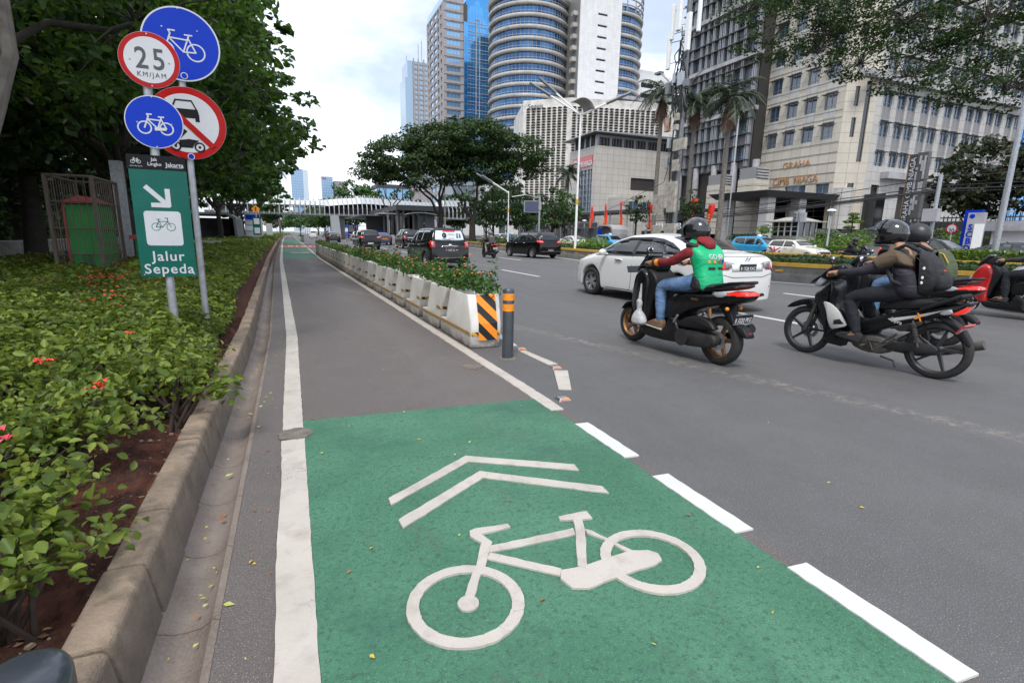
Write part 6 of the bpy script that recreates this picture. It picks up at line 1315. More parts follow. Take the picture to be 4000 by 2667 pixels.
def openwall(name, par, O, rz, S0, S1, Z0, Z1, ops, mt, depth=.3):
    """wall plane (local x along, outward = -y) with real openings and reveals"""
    xs = sorted({S0, S1}|{a for o in ops for a in o[:2]}); zs = sorted({Z0, Z1}|{a for o in ops for a in o[2:4]}); q = MB()
    for i in range(len(xs)-1):
        for j in range(len(zs)-1):
            cx, cz = (xs[i]+xs[i+1])/2, (zs[j]+zs[j+1])/2
            if any(a < cx < b_ and c < cz < d for a, b_, c, d in ops): continue
            q.quad((xs[i],0,zs[j]), (xs[i+1],0,zs[j]), (xs[i+1],0,zs[j+1]), (xs[i],0,zs[j+1]))
    for a, b_, c, d in ops:
        q.quad((a,0,c),(a,depth,c),(a,depth,d),(a,0,d)); q.quad((b_,0,d),(b_,depth,d),(b_,depth,c),(b_,0,c)); q.quad((a,0,c),(b_,0,c),(b_,depth,c),(a,depth,c)); q.quad((a,depth,d),(b_,depth,d),(b_,0,d),(a,0,d))
    o = q.build(name, mt, par, fix=False); o.location = O; o.rotation_euler = (0, 0, rz); return o
def window_mesh(w, h, nx=2, nz=2, shade=0, panel=0, glass='glass_office', fr=.06, d=.3):
    """frame, mullions, glass (and sunshade, lower metal panel) as one window"""
    q = MB(); q.cm = 1; q.quad((0,d-.02,panel),(w,d-.02,panel),(w,d-.02,h),(0,d-.02,h)); q.cm = 0
    zs = [panel, h] if nz < 2 else [panel, panel+(h-panel)*.22, h]
    for z in zs: q.box(0, w, d-.1, d-.03, max(0, z-fr/2), min(h, z+fr/2))
    for i in range(nx+1): x = w*i/nx; q.box(max(0, x-fr/2), min(w, x+fr/2), d-.115, d-.028, panel, h)
    if panel:
        q.cm = 2; q.box(0, w, d-.09, d-.03, 0, panel-fr/2); q.cm = 0
        for i in range(1, nx): x = w*i/nx; q.box(x-.03, x+.03, d-.13, d-.09, 0, panel)
    if shade: q.cm = 3; q.hexa([(-.15,-.75,shade-.05),(w+.15,-.75,shade-.05),(w+.15,-.02,shade+.0),(-.15,-.02,shade+.0),(-.15,-.75,shade+.03),(w+.15,-.75,shade+.03),(w+.15,-.02,shade+.1),(-.15,-.02,shade+.1)])
    me_o = q.build('window', [M['frame_grey'], M[glass], M['spandrel'], M['shade_dark']], None, fix=False); me = me_o.data; bpy.data.objects.remove(me_o); return me
def put_windows(par, me, O, rz, spots, n_ind=100, nm='window'):
    Rz = Matrix.Rotation(rz, 4, 'Z'); rest = []
    for k, (s_, z) in enumerate(spots):
        loc = Vector(O)+(Rz @ Vector((s_, 0, z)))
        if k < n_ind: o = bpy.data.objects.new(nm, me); link(o, par); o.location = loc; o.rotation_euler = (0, 0, rz)
        else: rest.append(loc)
    if rest:
        V = np.array([v.co for v in me.vertices]); q = MB(); mi = [p.material_index for p in me.polygons]; F = [tuple(p.vertices) for p in me.polygons]
        for l in rest:
            b = len(q.v); q.v += [tuple(l+(Rz @ Vector(v))) for v in V]; q.f += [tuple(b+i for i in f) for f in F]; q.m += mi
        o = q.build('upper_windows', list(me.materials), par, fix=False); o['kind'] = 'stuff'
# ---- beige bank tower
t = thing('office_tower', 'beige stone clad tower with gold lettering over its entrance canopy', 'building', (72.6, 51, 0))
rel = lambda x, y, z=0: (x-72.6, y-51, z)
zr = [15.85+4.08*k for k in range(11)]
ops = [(a, b_, z, z+2.35) for a, b_ in ((1.5,3.3),(4.65,6.5),(7.8,9.7),(11.0,12.85)) for z in zr]+[(6.0,9.6,8.2,9.6),(11.3,13.4,8.2,9.6)]
openwall('wall_front', t, rel(72.6, 67), -PI/2, 0, 14, 8.0, 60, ops, M['stone_beige'])
me = window_mesh(1.85, 2.35, 2, 2, 2.0); put_windows(t, me, rel(72.6, 67), -PI/2, [(a, z) for z in zr for a in (1.48, 4.65, 7.82, 11.0)], 26)
me = window_mesh(3.6, 1.4, 3, 1); put_windows(t, me, rel(72.6, 67), -PI/2, [(6.0, 8.2)]); me = window_mesh(2.1, 1.4, 2, 1); put_windows(t, me, rel(72.6, 67), -PI/2, [(11.3, 8.2)])
# ribs and slab edges on the front
q = MB()
for z in [9.75, 11.1, 12.5, 13.9, 15.3]+[z+dz for z in zr for dz in (2.75, 3.72)]: q.box(0, 14, -.06, -.002, z-.03, z+.03)
o = q.build('string_courses', M['trim_grey'], t, fix=False); o.location = rel(72.6, 67); o.rotation_euler = (0, 0, -PI/2)
# spandrel panels
q = MB()
for a, b_ in ((1.5,3.3),(4.65,6.5),(7.8,9.7),(11.0,12.85)):
    for k, z in enumerate(zr[1:]): q.box(a, b_, -.03, -.002, z-1.28, z-.2)
o = q.build('stone_pattern', M['stone_grey'], t, fix=False); o.location = rel(72.6, 67); o.rotation_euler = (0, 0, -PI/2)
# chamfered corner with slit windows
ch_ops = [(1.5, 2.3, z, z+2.6) for z in zr]+[(2.9, 3.7, 8.5, 22)]
ang = math.atan2(-2, 3.8); openwall('wall_corner', t, rel(72.6, 53), ang, 0, 4.294, 3.1, 60, [(1.3,1.9,z,z+2.6) for z in zr]+[(2.7,3.4,12.5,23.2),(2.0,2.9,3.8,9.6)], M['stone_beige'])
q = MB(); q.quad((0,.25,3),(4.29,.25,3),(4.29,.25,60),(0,.25,60)); o = q.build('corner_glazing', M['glass_black'], t, fix=False); o.location = rel(72.6, 53); o.rotation_euler = (0, 0, ang)
q = MB(); q.lathe([(1.45,3.1),(1.45,8.9)], (0,0,0), 'z', 30); o = q.build('corner_drum', M['stone_grey'], t, smooth=True); o.location = rel(74.2, 52.6)
# side facing the cross street
cols = []; x = 77.8
for k in range(6): cols += [x+3.1, x+5.5]; x += 5.62
cols = [77.8]+cols; rows = [12.1, 16.1, 20.1]+[24.95+4.08*k for k in range(8)]
opsB = [(c-76.4, c-76.4+1.9, z-1.7 if z > 12.2 else z, z+2.25) for c in cols for z in rows]
openwall('wall_side', t, rel(76.4, 51), 0, 0, 35.2, 3.1, 60, opsB+[(1.6,3.4,3.8,9.5),(8,11,3.6,9.5),(14,17,3.6,9.5)], M['stone_grey'])
me = window_mesh(1.9, 3.95, 2, 2, 3.55, 1.7); spots = [(c-76.4, z-1.7) for z in rows[1:] for c in cols]; put_windows(t, me, rel(76.4, 51), 0, spots, 60)
me = window_mesh(1.9, 2.25, 2, 2, 1.9); put_windows(t, me, rel(76.4, 51), 0, [(c-76.4, 12.1) for c in cols])
q = MB(); q.box(-4.2, 35.6, -.9, -.003, 23.2, 24.1); o = q.build('slab_band', M['band_pale'], t); o.location = rel(76.4, 51)
q = MB(); q.box(3.2, 35.2, -1.2, -.003, 10.4, 11.3); o = q.build('lower_band', M['band_pale'], t); o.location = rel(76.4, 51)
q = MB(); q.box(4.2, 38.6, .45, 30, 3.2, 60.2); q.box(.35, 4.19, 2.2, 15.9, 8.1, 60.2); q.build('core', M['hole_dark'], t)
q = MB(); q.box(-.4, 40, -.5, 16, .4, 3.1); q.build('plinth', M['black'], t)
FL = (PI/2, 0, -PI/2)
mat('gold_letter', (.42,.22,.1), .5, metal=.3, var=0)
for s_, w_, h_, z_ in (('GRAHA', 4.8, 1.35, 12.8), ('CIMB  NIAGA', 7.8, 1.75, 10.5)): o = text('lettering', s_, h_, M['gold_letter'], t, (-.06, 59.4-51, z_), FL, .05); o.scale = (w_/o.dimensions.x, 1, 1)
# entrance: recessed glazing, canopy, piers
q = MB(); q.quad((4.2,-3,3),(4.2,16.2,3),(4.2,16.2,8.05),(4.2,-3,8.05)); q.build('entrance_glazing', M['glass_black'], t, fix=False)
q = MB()
for z in (4.2, 5.1, 6.0, 6.9): q.box(4.08, 4.17, 2, 16, z-.05, z+.05)
for y in (3, 5.2, 7.6, 9.2, 12, 14.5): q.box(4.02, 4.1, y-.06, y+.06, 3.1, 8)
q.build('entrance_mullions', M['frame_grey'], t, fix=False)
for y in (8.6, 2.0): q = MB(); q.box(.2, 1.8, y-.9, y+.9, 3.1, 8.0); q.build('entrance_pier', M['stone_beige'], t)
q = MB(); q.hexa([(-13.4,1.2,7.1),(-.02,1.2,7.1),(-.02,10.6,7.1),(-13.4,10.6,7.1),(-14.4,.6,7.85),(-.02,.6,7.85),(-.02,11.2,7.85),(-14.4,11.2,7.85)]); q.hexa([(-14.4,.6,7.86),(-.02,.6,7.86),(-.02,11.2,7.86),(-14.4,11.2,7.86),(-8,3.5,8.2),(-.02,3.5,8.2),(-.02,8.5,8.2),(-8,8.5,8.2)]) 
q.build('entrance_canopy', M['shade_dark'], t)
for y in (2.4, 9.6):
    for x in (-12, -6): q = MB(); q.box(x-.7, x+.7, y-.7, y+.7, 1.0, 7.09); q.build('canopy_pier', M['stone_grey'], t)
# ribbed pylon pier beside the canopy
for (x, y) in ((66, 61.2), (68.5, 70.4)):
    p = thing('entrance_pillar', 'square banded stone pillar with a ribbed cap %s' % ('beside the entrance canopy' if y < 65 else 'behind the tall palm, left of the entrance canopy'), 'pillar', (x, y, 0), 0, 'banded stone pillars')
    q = MB()
    for k in range(8): q.box(-1.5, 1.5, -1.6, 1.6, 2.2+1.03*k, 3.15+1.03*k)
    q.build('shaft', M['stone_beige'], p); q = MB(); q.box(-1.35, 1.35, -1.45, 1.45, 2.2, 12.05); q.build('core', M['trim_grey'], p)
    q = MB()
    for k in range(4): q.box(-1.2, 1.2, -1.75, 1.75, 10.5+.42*k, 10.75+.42*k)
    q.build('ribbed_cap', M['band_pale'], p)
# ---- grey banded wing
t = thing('office_block', 'grey office block with ledges over every storey and pale bands, left of the beige tower', 'building', (70, 66, 0))
ys_ = [(81.2,79.5),(79.0,77.3),(76.1,74.4),(73.9,72.3),(71.2,69.4),(69.0,67.3)]; zr = [14.4+4.1*k for k in range(11)]
ops = [(84-a, 84-b_, z, z+1.95) for a, b_ in ys_ for z in zr]
openwall('wall', t, (0, 18, 0), -PI/2, 0, 17.8, 13, 60, ops, M['stone_wing'])
me = window_mesh(1.7, 1.95, 2, 2); put_windows(t, me, (0, 18, 0), -PI/2, [(84-a, z) for z in zr for a, b_ in ys_], 60)
q = MB()
for z in zr: q.box(-.3, 17.6, -.75, -.002, z-.22, z-.1); q.box(-.3, 17.6, -.75, -.002, z+2.12, z+2.24)
o = q.build('sun_ledges', M['shade_dark'], t, fix=False); o.location = (0, 18, 0); o.rotation_euler = (0, 0, -PI/2)
q = MB()
for z in (22.05, 30.25, 38.45, 46.65, 54.85): q.box(-.4, 18.5, -.95, -.002, z-.3, z+.32)
o = q.build('pale_bands', M['band_pale'], t, fix=False); o.location = (0, 18, 0); o.rotation_euler = (0, 0, -PI/2)
q = MB()
for s_ in (.8, 2.6, 4.8, 6.2, 7.65, 9.2, 10.0, 11.4, 12.6, 14.7, 17.2):
    for d in (-.16, .16): q.box(s_+d-.07, s_+d+.07, -.5, -.003, 13.2, 60)
    for k in range(16): pass
o = q.build('vertical_fins', M['frame_grey'], t, fix=False); o.location = (0, 18, 0); o.rotation_euler = (0, 0, -PI/2)
q = MB(); q.box(.35, 26, .3, 17.9, 1, 60); q.build('core', M['hole_dark'], t); q = MB(); q.box(.0, 25, 17.85, 18.1, 13, 60); q.build('end_wall', M['stone_wing'], t)
openwall('lower_wall', t, (1.5, 30, 0), -PI/2, 0, 30, 1, 13, [(1+2.6*k, 2.6+2.6*k, 4.2, 12.4) for k in range(11)], M['stone_podium']); q = MB(); q.quad((0,.25,1),(30,.25,1),(30,.25,13),(0,.25,13)); o = q.build('lower_glazing', M['glass_office'], t, fix=False); o.location = (1.5, 30, 0); o.rotation_euler = (0, 0, -PI/2)
for y in (-1.5, 3, 7.5, 12, 16.5): q = MB(); q.lathe([(.55,1),(.55,14)], (0,0,0), 'z', 18); o = q.build('column', M['band_pale'], t, smooth=True); o.location = (-.3, y, 0)
q = MB(); q.box(-3, -.0, -2, 28, 5.9, 6.5); q.build('entrance_fascia', M['shade_dark'], t)
# ---- low bank podium with the red sign
t = thing('bank_building', 'low stone bank building with a red sign board on its flank', 'building', (54.2, 88, 0))
openwall('wall_flank', t, (0, 10.2, 0), -PI/2, 0, 10.2, 1, 18.3, [(3.9, 9.0, 6.2, 14.2)], M['stone_podium'])
q = MB(); q.quad((3.9,.25,6.2),(9,.25,6.2),(9,.25,14.2),(3.9,.25,14.2)); o = q.build('tall_window', M['glass_office'], t, fix=False); o.location = (0, 10.2, 0); o.rotation_euler = (0, 0, -PI/2)
q = MB()
for s_ in (4.6, 5.9, 7.3, 8.3): q.box(s_-.09, s_+.09, .02, .2, 6.2, 14.2)
for k in range(7): q.box(3.9, 9, .1, .22, 7+1.1*k, 7.08+1.1*k)
o = q.build('window_bars', M['frame_grey'], t, fix=False); o.location = (0, 10.2, 0); o.rotation_euler = (0, 0, -PI/2)
openwall('wall_front', t, (0, 0, 0), 0, 0, 26, 1, 18.3, [(8.2, 14.6, 10.9, 12.9)], M['stone_podium']); q = MB(); q.quad((8.2,.25,10.9),(14.6,.25,10.9),(14.6,.25,12.9),(8.2,.25,12.9)); q.box(8.2, 14.6, -.06, -.003, 10.6, 11.7); q.build('terrace_railing', M['hole_dark'], t, fix=False)
q = MB(); q.box(3.2, 26, -5, -.003, 1, 8.9); q.build('lower_block', M['stone_podium'], t)
me = window_mesh(2.0, 1.9, 2, 2, d=.12, fr=.1); put_windows(t, me, (3.2, -5.15, 0), 0, [(1.2+3.1*k, 6.1) for k in range(7)])
q = MB(); q.box(.6, 26, .8, 9.4, 18.3, 20.4); q.build('penthouse', M['hole_dark'], t)
q = MB()
for k in range(9): q.box(.4+2.8*k, .9+2.8*k, .5, .9, 18.3, 20.4)
for k in range(36): q.box(.55+.7*k, .62+.7*k, .62, .82, 18.3, 20.4)
for k in range(5): q.box(.45, .75, .9+2.0*k, 1.3+2.0*k, 18.3, 20.4)
q.box(.3, 26, .55, .85, 19.95, 20.4); q.box(.3, 26, .5, .9, 18.3, 18.42); q.build('penthouse_frames', M['frame_grey'], t, fix=False)
q = MB(); q.hexa([(-1.2,-1.2,20.5),(27,-1.2,20.5),(27,11.5,20.3),(-1.2,11.5,20.3),(-.9,-.9,20.75),(27,-.9,21.2),(27,11,21.6),(-.9,11,20.6)]); q.build('roof', M['grey_metal'], t)
q = MB(); q.box(-.16, -.02, 1.15, 8.6, 14.75, 16.75); bd = q.build('sign_board', M['bike_red'], t)
text('lettering', 'CIMB NIAGA', 1.35, M['sign_white'], bd, (-.17, 4.0, 15.3), FL, .02, bold=.02, sx=.78)
q = MB(); q.box(-.19,-.17,7.0,8.1,15.2,16.3); q.build('logo_square', M['sign_white'], bd); q = MB(); q.prism([(7.6,15.4),(7.6,16.1),(7.2,15.75)], -.215, -.195, 'x'); q.build('logo_arrow', M['bike_red'], bd)
q = MB(); q.box(-4.5, 0, -24, 22, 5.3, 5.75); q.build('forecourt_canopy', M['shade_dark'], t); 
for y in range(-22, 22, 5): q = MB(); q.tube([(-4.1, y, 1), (-4.1, y, 5.3)], .12, 8); q.tube([(-4.1, y, 3.6), (-4.1, y+2.4, 5.3)], .05, 6); q.build('canopy_post', M['frame_grey'], t)
t2 = thing('letter_wall', 'dark wall with large white letters in front of the bank building', 'sign', (50, 66, 1.2)); q = MB(); q.box(.1, .5, -10, 1, 0, 1.2); q.build('wall', M['black'], t2); text('lettering', 'GRAHA  CIMB NIAGA', 1.3, M['sign_white'], t2, (0, .2, 1.75), FL, .08, ax='LEFT')
# ---- white block behind a screen of oval openings
t = thing('office_block', 'white block wrapped in a screen of rows of oval openings', 'building', (82.4, 150, 0))
u2 = Vector((21, -5.1)).normalized(); u1 = Vector((9.3, -8.3)).normalized(); W1 = 15.5; W2 = 46
def screen(O, u, W, Z0, Z1, nc, nr, s0, name):
    rz = math.atan2(u.y, u.x); q = MB(); q.quad((0,0,1),(W,0,1),(W,0,Z1+2.4),(0,0,Z1+2.4)); px_w = (W-s0*2)/nc; hz = (Z1-Z0)/nr
    for i in range(nc):
        for j in range(nr):
            if (j % 4) == 3 and False: continue
            cx, cz = s0+px_w*(i+.5), Z0+hz*(j+.5); a, b_ = px_w*.4, hz*.34
            top = [(cx+a*math.cos(PI*k/6), cz+b_*math.sin(PI*k/6)) for k in range(7)]; bot = [(cx+a*math.cos(PI*k/6), cz-b_*.8*math.sin(PI*k/6)) for k in range(7)]
            q.cm = 1; q.add([(x, -.03, z) for x, z in top+bot[::-1][1:-1]], [tuple(range(12))]); q.cm = 0  # dark oval laid on the wall, shade of a recess put in as colour
            for arc, o_ in ((top, .42), (bot, .2)):
                b = len(q.v)
                for k, (x, z) in enumerate(arc): q.v += [(x, -.02, z), (x, -.02-o_*math.sin(PI*k/6)**.7, z+(.05 if o_ > .3 else -.06)), (x, -.02, z+(.13 if o_ > .3 else -.14))]
                for k in range(6): q.f += [(b+3*k, b+3*k+3, b+3*k+4, b+3*k+1), (b+3*k+1, b+3*k+4, b+3*k+5, b+3*k+2)]; q.m += [0, 0]
    o = q.build(name, [M['screen_white'], M['hole_dark']], t, fix=False); o.location = (O[0]-82.4, O[1]-150, 0); o.rotation_euler = (0, 0, rz)
screen((82.4-u1.x*W1, 150-u1.y*W1), u1, W1, 12.5, 41, 8, 36, .9, 'oval_screen'); screen((82.4, 150), u2, 30, 12.5, 41, 17, 36, .3, 'oval_screen')
q = MB(); q.prism([(-u1.x*W1+.3, -u1.y*W1+.3), (.2, .4), (u2.x*W2, u2.y*W2+.5), (u2.x*W2+6, 30), (-3, 38)], 1, 43.2, 'z'); q.build('core', M['screen_white'], t)
q = MB(); q.prism([(u2.x*28, u2.y*28-.02), (u2.x*50, u2.y*50-.02), (u2.x*50, 20), (u2.x*28, 20)], 44, 45.2, 'z'); q.build('roof_deck', M['band_pale'], t)
rz1 = math.atan2(u1.y, u1.x); o = text('lettering', 'Sequis', 2.0, M['plate_black'], t, (-u1.x*11.3-.3, -u1.y*11.3-.35, 41.4), (PI/2, 0, rz1), .05)
# ---- white slab and block behind
t = thing('office_block', 'white block with dark window slots, above the oval screened block', 'building', (130, 200, 0))
openwall('wall', t, (0, 0, 0), 0, 0, 30, 10, 71, [(14, 21, 65.4, 67.5), (14, 21, 61, 63.3)], M['white_tile'], 1); q = MB(); q.box(.2, 29.8, 1, 24, 10, 70.6); q.build('core', M['hole_dark'], t); q = MB(); q.box(7, 29, 3, 20, 71, 73.5); q.build('roof_house', M['white_tile'], t)
q = MB(); q.box(-8, 32, -16, -1, 55.2, 56.5); q.build('roof_terrace', M['band_pale'], t)
# ---- two round towers with ring balconies joined by a white slab
t = thing('office_tower', 'pair of round banded towers joined by a tall white slab', 'building', (92, 200, 0))
def ringtower(c, r, Z0, Z1, nf0, rail=True):
    q = MB(); q.lathe([(r-.9, Z0), (r-.9, Z1)], (c[0], c[1], 0), 'z', 72); o = q.build('glazed_drum', M['glass_ring'], t, smooth=True, angle=40)
    z = nf0
    while z < Z1:
        q = MB(); q.lathe([(r-.95, z-.55), (r-.05, z-.6), (r+.25, z-.35), (r+.3, z+.35), (r+.05, z+.6), (r-.95, z+.62)], (c[0], c[1], 0), 'z', 72); q.build('floor_ring', M['ring_pale'], t, smooth=True, angle=50)
        if rail: q = MB(); q.lathe([(r-.25, z+1.3), (r-.15, z+1.3), (r-.15, z+1.42), (r-.25, z+1.42)], (c[0], c[1], 0), 'z', 72, closed=True); q.build('rail', M['frame_grey'], t, smooth=True)
        z += 3.93
    q = MB()
    for k in range(60): a = 2*PI*k/60; x, y = c[0]+math.cos(a)*(r-.88), c[1]+math.sin(a)*(r-.88); q.box(x-.07, x+.07, y-.07, y+.07, Z0, Z1)
    q.build('mullions', M['frame_grey'], t, fix=False)
ringtower((-.3, 4), 15.6, 10, 88, 84.9-3.93*19); ringtower((34.5, 2), 14.5, 10, 90, 87.2-3.93*19)
q = MB()
for z in (90, 92.2, 94.4, 96.5): q.lathe([(14.2, z), (14.7, z), (14.7, z+.35), (14.2, z+.35)], (34.5, 2, 0), 'z', 48, closed=True)
for k in range(20): a = 2*PI*k/20; x, y = 34.5+14.4*math.cos(a), 2+14.4*math.sin(a); q.box(x-.15, x+.15, y-.15, y+.15, 88, 97)
q.build('crown_frame', M['ring_pale'], t)
q = MB(); q.lathe([(15.3, 87.6), (15.9, 87.7), (16.3, 89), (15.6, 90)], (-.3, 4, 0), 'z', 60); q.build('parapet', M['ring_pale'], t, smooth=True)
ops = [(7.7, 11.9, z, z+.75) for z in [83.4-3.93*k for k in range(12)]]
openwall('slab_wall', t, (12.2, -14.9, 0), 0, 0, 18.2, 10, 110, ops, M['white_tile'], .6); q = MB(); q.box(12.5, 30.1, -14.3, 2, 10, 110); q.build('slab_core', M['hole_dark'], t); q = MB(); q.box(11.95, 12.2, -14.9, 3, 10, 110); q.build('slab_side', M['trim_grey'], t)
for z in [83.4-3.93*k for k in range(14)]: q = MB(); q.box(10.2, 12.0, -13.5, -11.5, z-1, z+.4); q.build('service_balcony', M['ring_pale'], t)
# ---- blue glass tower with stone flank
t = thing('office_tower', 'tall blue glass tower with a grey stone flank on its left side', 'building', (70, 250, 0))
fl_ = [105.0-3.78*k for k in range(26)]
openwall('stone_face', t, (0, 0, 0), 0, 0, 9.5, 5, 109, [(1.2, 8, z-3.0, z-.9) for z in fl_], M['tower_stone'], .3)
me = window_mesh(6.8, 2.1, 4, 1, glass='glass_sky', fr=.14); put_windows(t, me, (0, 0, 0), 0, [(1.2, z-3.0) for z in fl_])
q = MB()
for z in fl_: q.box(-.1, 9.6, -.25, -.002, z-.4, z-.15); q.box(1.2, 8, -.02, -.001, z-.85, z-.45)
q.build('stone_bands', M['band_pale'], t, fix=False)
openwall('flank', t, (0, 32, 0), -PI/2, 0, 32, 5, 105, [(a, a+b_, z-3.0, z-.8) for z in fl_ for a, b_ in ((2, 2), (6, 6), (13.5, 6), (21, 2.5), (26, 2.5))], M['tower_stone'], .3); q = MB(); q.box(.35, 9.4, .35, 31.7, 5, 108); q.build('core', M['glass_sky'], t)
q = MB(); q.box(9.5, 31, -.6, 30, 5, 104.5); q.build('glass_body', M['glass_blue'], t); q = MB(); q.box(10.7, 30, .2, 29, 104.5, 112); q.build('glass_crown', M['glass_blue'], t)
q = MB()
for k, z in enumerate(fl_[2:]): q.box(11.2, 29.6, -.8, -.603, z-.1, z+.12); q.box(11.2, 29.6, -.8, -.603, z-1.5, z-1.35)
for x in (15.4, 17.1, 23.2, 24.9): q.box(x-.18, x+.18, -.95, -.603, 5, 99.3)
for x in (15.4, 23.2): q.box(x+.18, x+1.52, -.95, -.603, 99.0, 99.3)
q.build('facade_frames', M['band_pale'], t, fix=False)
q = MB()
for k in range(14): x = 9.7+1.5*k; q.box(x-.04, x+.04, -.66, -.603, 5, 104.5)
q.build('mullions', M['glass_pale'], t, fix=False)
q = MB(); q.box(29.5, 31.5, -.3, 3, 90, 104); q.build('service_core', M['shade_dark'], t); q = MB(); q.box(9.45, 11.1, -.75, 3, 97.5, 104.5); q.build('corner_slot', M['shade_dark'], t)
# ---- slim tower behind
t = thing('office_tower', 'slim blue and beige tower with an aerial mast, farthest left of the clustered towers', 'building', (83, 400, 0))
q = MB(); q.box(0, 22, 0, 20, 5, 112); q.box(1.8, 22, -.01, 20, 112, 123.3); q.build('glass_body', M['glass_pale'], t); q = MB()
for z in [122-3.4*k for k in range(34)]: q.box(6.5, 22, -.5, -.02, z-.9, z+.3)
for x in (6.2, 9.6, 13.6): q.box(x-.5, x+.5, -.9, -.5, 5, 125)
q.build('stone_grid', M['tower_stone'], t, fix=False); q = MB()
for x, h in ((11, 137), (13.5, 139), (2.2, 128)): q.tube([(x, 5, 123), (x, 5, h)], .25, 6)
q.build('mast', M['frame_grey'], t)
# ---- distant towers up the road
def simple_tower(x, y, w_, d, h, mt, lab, fl=4, top=None, band='band_pale', bw=.25):
    t = thing('office_tower', lab, 'building', (x, y, 0)); q = MB(); q.box(0, w_, 0, d, 0, h); q.build('glass_body', M[mt], t); q = MB()
    z = 4
    while z < h-1: q.box(-.1, w_+.1, -.1, -.02, z, z+bw*fl*.3); z += fl
    k = 0
    while k*2.6 < w_: q.box(k*2.6-.1, k*2.6+.1, -.25, -.1, 0, h); k += 1
    q.box(-.3, w_+.3, -.3, d, h, h+1.2); q.build('floor_bands', M[band], t, fix=False)
    if top: q = MB(); q.box(*top); q.build('roof_sign', M['bike_red'], t)
    return t
mat('hazy_blue', (.16,.27,.42), .3, var=0); mat('hazy_pale', (.5,.58,.68), .4, var=0); glassm('hazy_glass', (.2,.33,.5), .15, .4)  # distance haze put into these pale tower colours
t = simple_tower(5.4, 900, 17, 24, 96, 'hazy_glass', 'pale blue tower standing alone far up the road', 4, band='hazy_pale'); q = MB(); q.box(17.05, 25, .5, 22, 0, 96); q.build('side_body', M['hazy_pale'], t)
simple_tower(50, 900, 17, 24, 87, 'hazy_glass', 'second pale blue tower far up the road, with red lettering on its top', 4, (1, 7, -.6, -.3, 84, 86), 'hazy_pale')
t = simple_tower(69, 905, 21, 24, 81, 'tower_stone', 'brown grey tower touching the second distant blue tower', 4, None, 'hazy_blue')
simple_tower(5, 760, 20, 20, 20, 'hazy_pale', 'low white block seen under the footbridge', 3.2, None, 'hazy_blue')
simple_tower(25.8, 170, 10, 12, 15.2, 'glass_sky', 'low blue glass block behind the footbridge and the trees', 3.6, None, 'shade_dark'); simple_tower(36.9, 172, 6, 12, 15, 'tower_stone', 'narrow brown block behind the footbridge beside the blue block', 3.6)
t = simple_tower(52, 176, 11, 12, 18, 'glass_office', 'dark glass block with pale floor bands behind the footbridge', 3.4, None, 'frame_grey')
t = thing('parking_building', 'pale low building with open dark parking decks, left of the oval screened block', 'building', (60, 165, 0)); q = MB(); q.box(0, 12, 0, 20, 1, 18.8); q.box(-9, 3, 2, 10, 1, 9.5); q.build('wall', M['white_tile'], t)
q = MB(); q.box(5.5, 12.2, -.1, -.01, 15.4, 17.4); q.box(-8.5, 12, -.12, -.01, 11.6, 12.2); q.box(-8.5, 3, 1.8, 1.98, 5, 6.2); q.box(-8.5, 3, 1.8, 1.98, 7.4, 8.4); q.build('deck_openings', M['hole_dark'], t)  # dark panels on the solid wall stand in for shade inside the decks
simple_tower(130, 61, 20, 20, 60, 'glass_blue', 'blue glass tower edge beyond the right end of the beige tower', 4, None, 'frame_grey')
# ---- forecourt, guard house, low gate building
q = MB(); q.hexa([(44,-60,-.1),(160,-60,-.1),(160,240,-.1),(44,240,-.1),(51,-60,1.12),(160,-60,1.12),(160,240,1.12),(51,240,1.12)]); tag(q.build('forecourt_ground', M['footpath_mat']), kind='structure')
t = thing('guard_house', 'small guard house with a tiled hip roof and white framed windows', 'building', (53, 42.1, 1.12))
q = MB(); q.box(0, 3, 0, 3.6, 0, .75); q.build('base_wall', M['concrete'], t); q = MB(); q.box(.1, 2.9, .1, 3.5, .75, 2.3); q.build('glazing', M['glass_black'], t)
q = MB()
for y in (0, .9, 1.75, 2.6, 3.44): q.box(0, .09, y, y+.13, .75, 2.35)
for z in (1.25, 1.75): q.box(.01, .08, 0, 3.6, z, z+.05)
for x in (1.0, 2.0, 2.9): q.box(x, x+.1, 0, .09, .75, 2.35)
q.build('frames', M['white_plain'], t, fix=False); q = MB(); q.box(-.9, 3.6, -1.0, 4.4, 2.3, 2.42); q.hexa([(-.3,-.4,2.425),(3.3,-.4,2.425),(3.3,3.9,2.425),(-.3,3.9,2.425),(1.1,.9,2.9),(1.9,.9,2.9),(1.9,2.6,2.9),(1.1,2.6,2.9)]); q.build('roof', M['concrete'], t)
t = thing('gate_building', 'low white gate building with a flat roof behind the blue letter sign', 'building', (48, 8, 0))
q = MB(); q.box(.5, 8, 0, 14.2, .4, 2.3); q.build('wall', M['white_plain'], t); q = MB(); q.box(-.3, 9, -1, 14.9, 2.3, 3.0); q.build('roof', M['band_pale'], t); q = MB(); q.box(.44, .49, 9.5, 12, .5, 2.1); q.build('door', M['glass_black'], t)
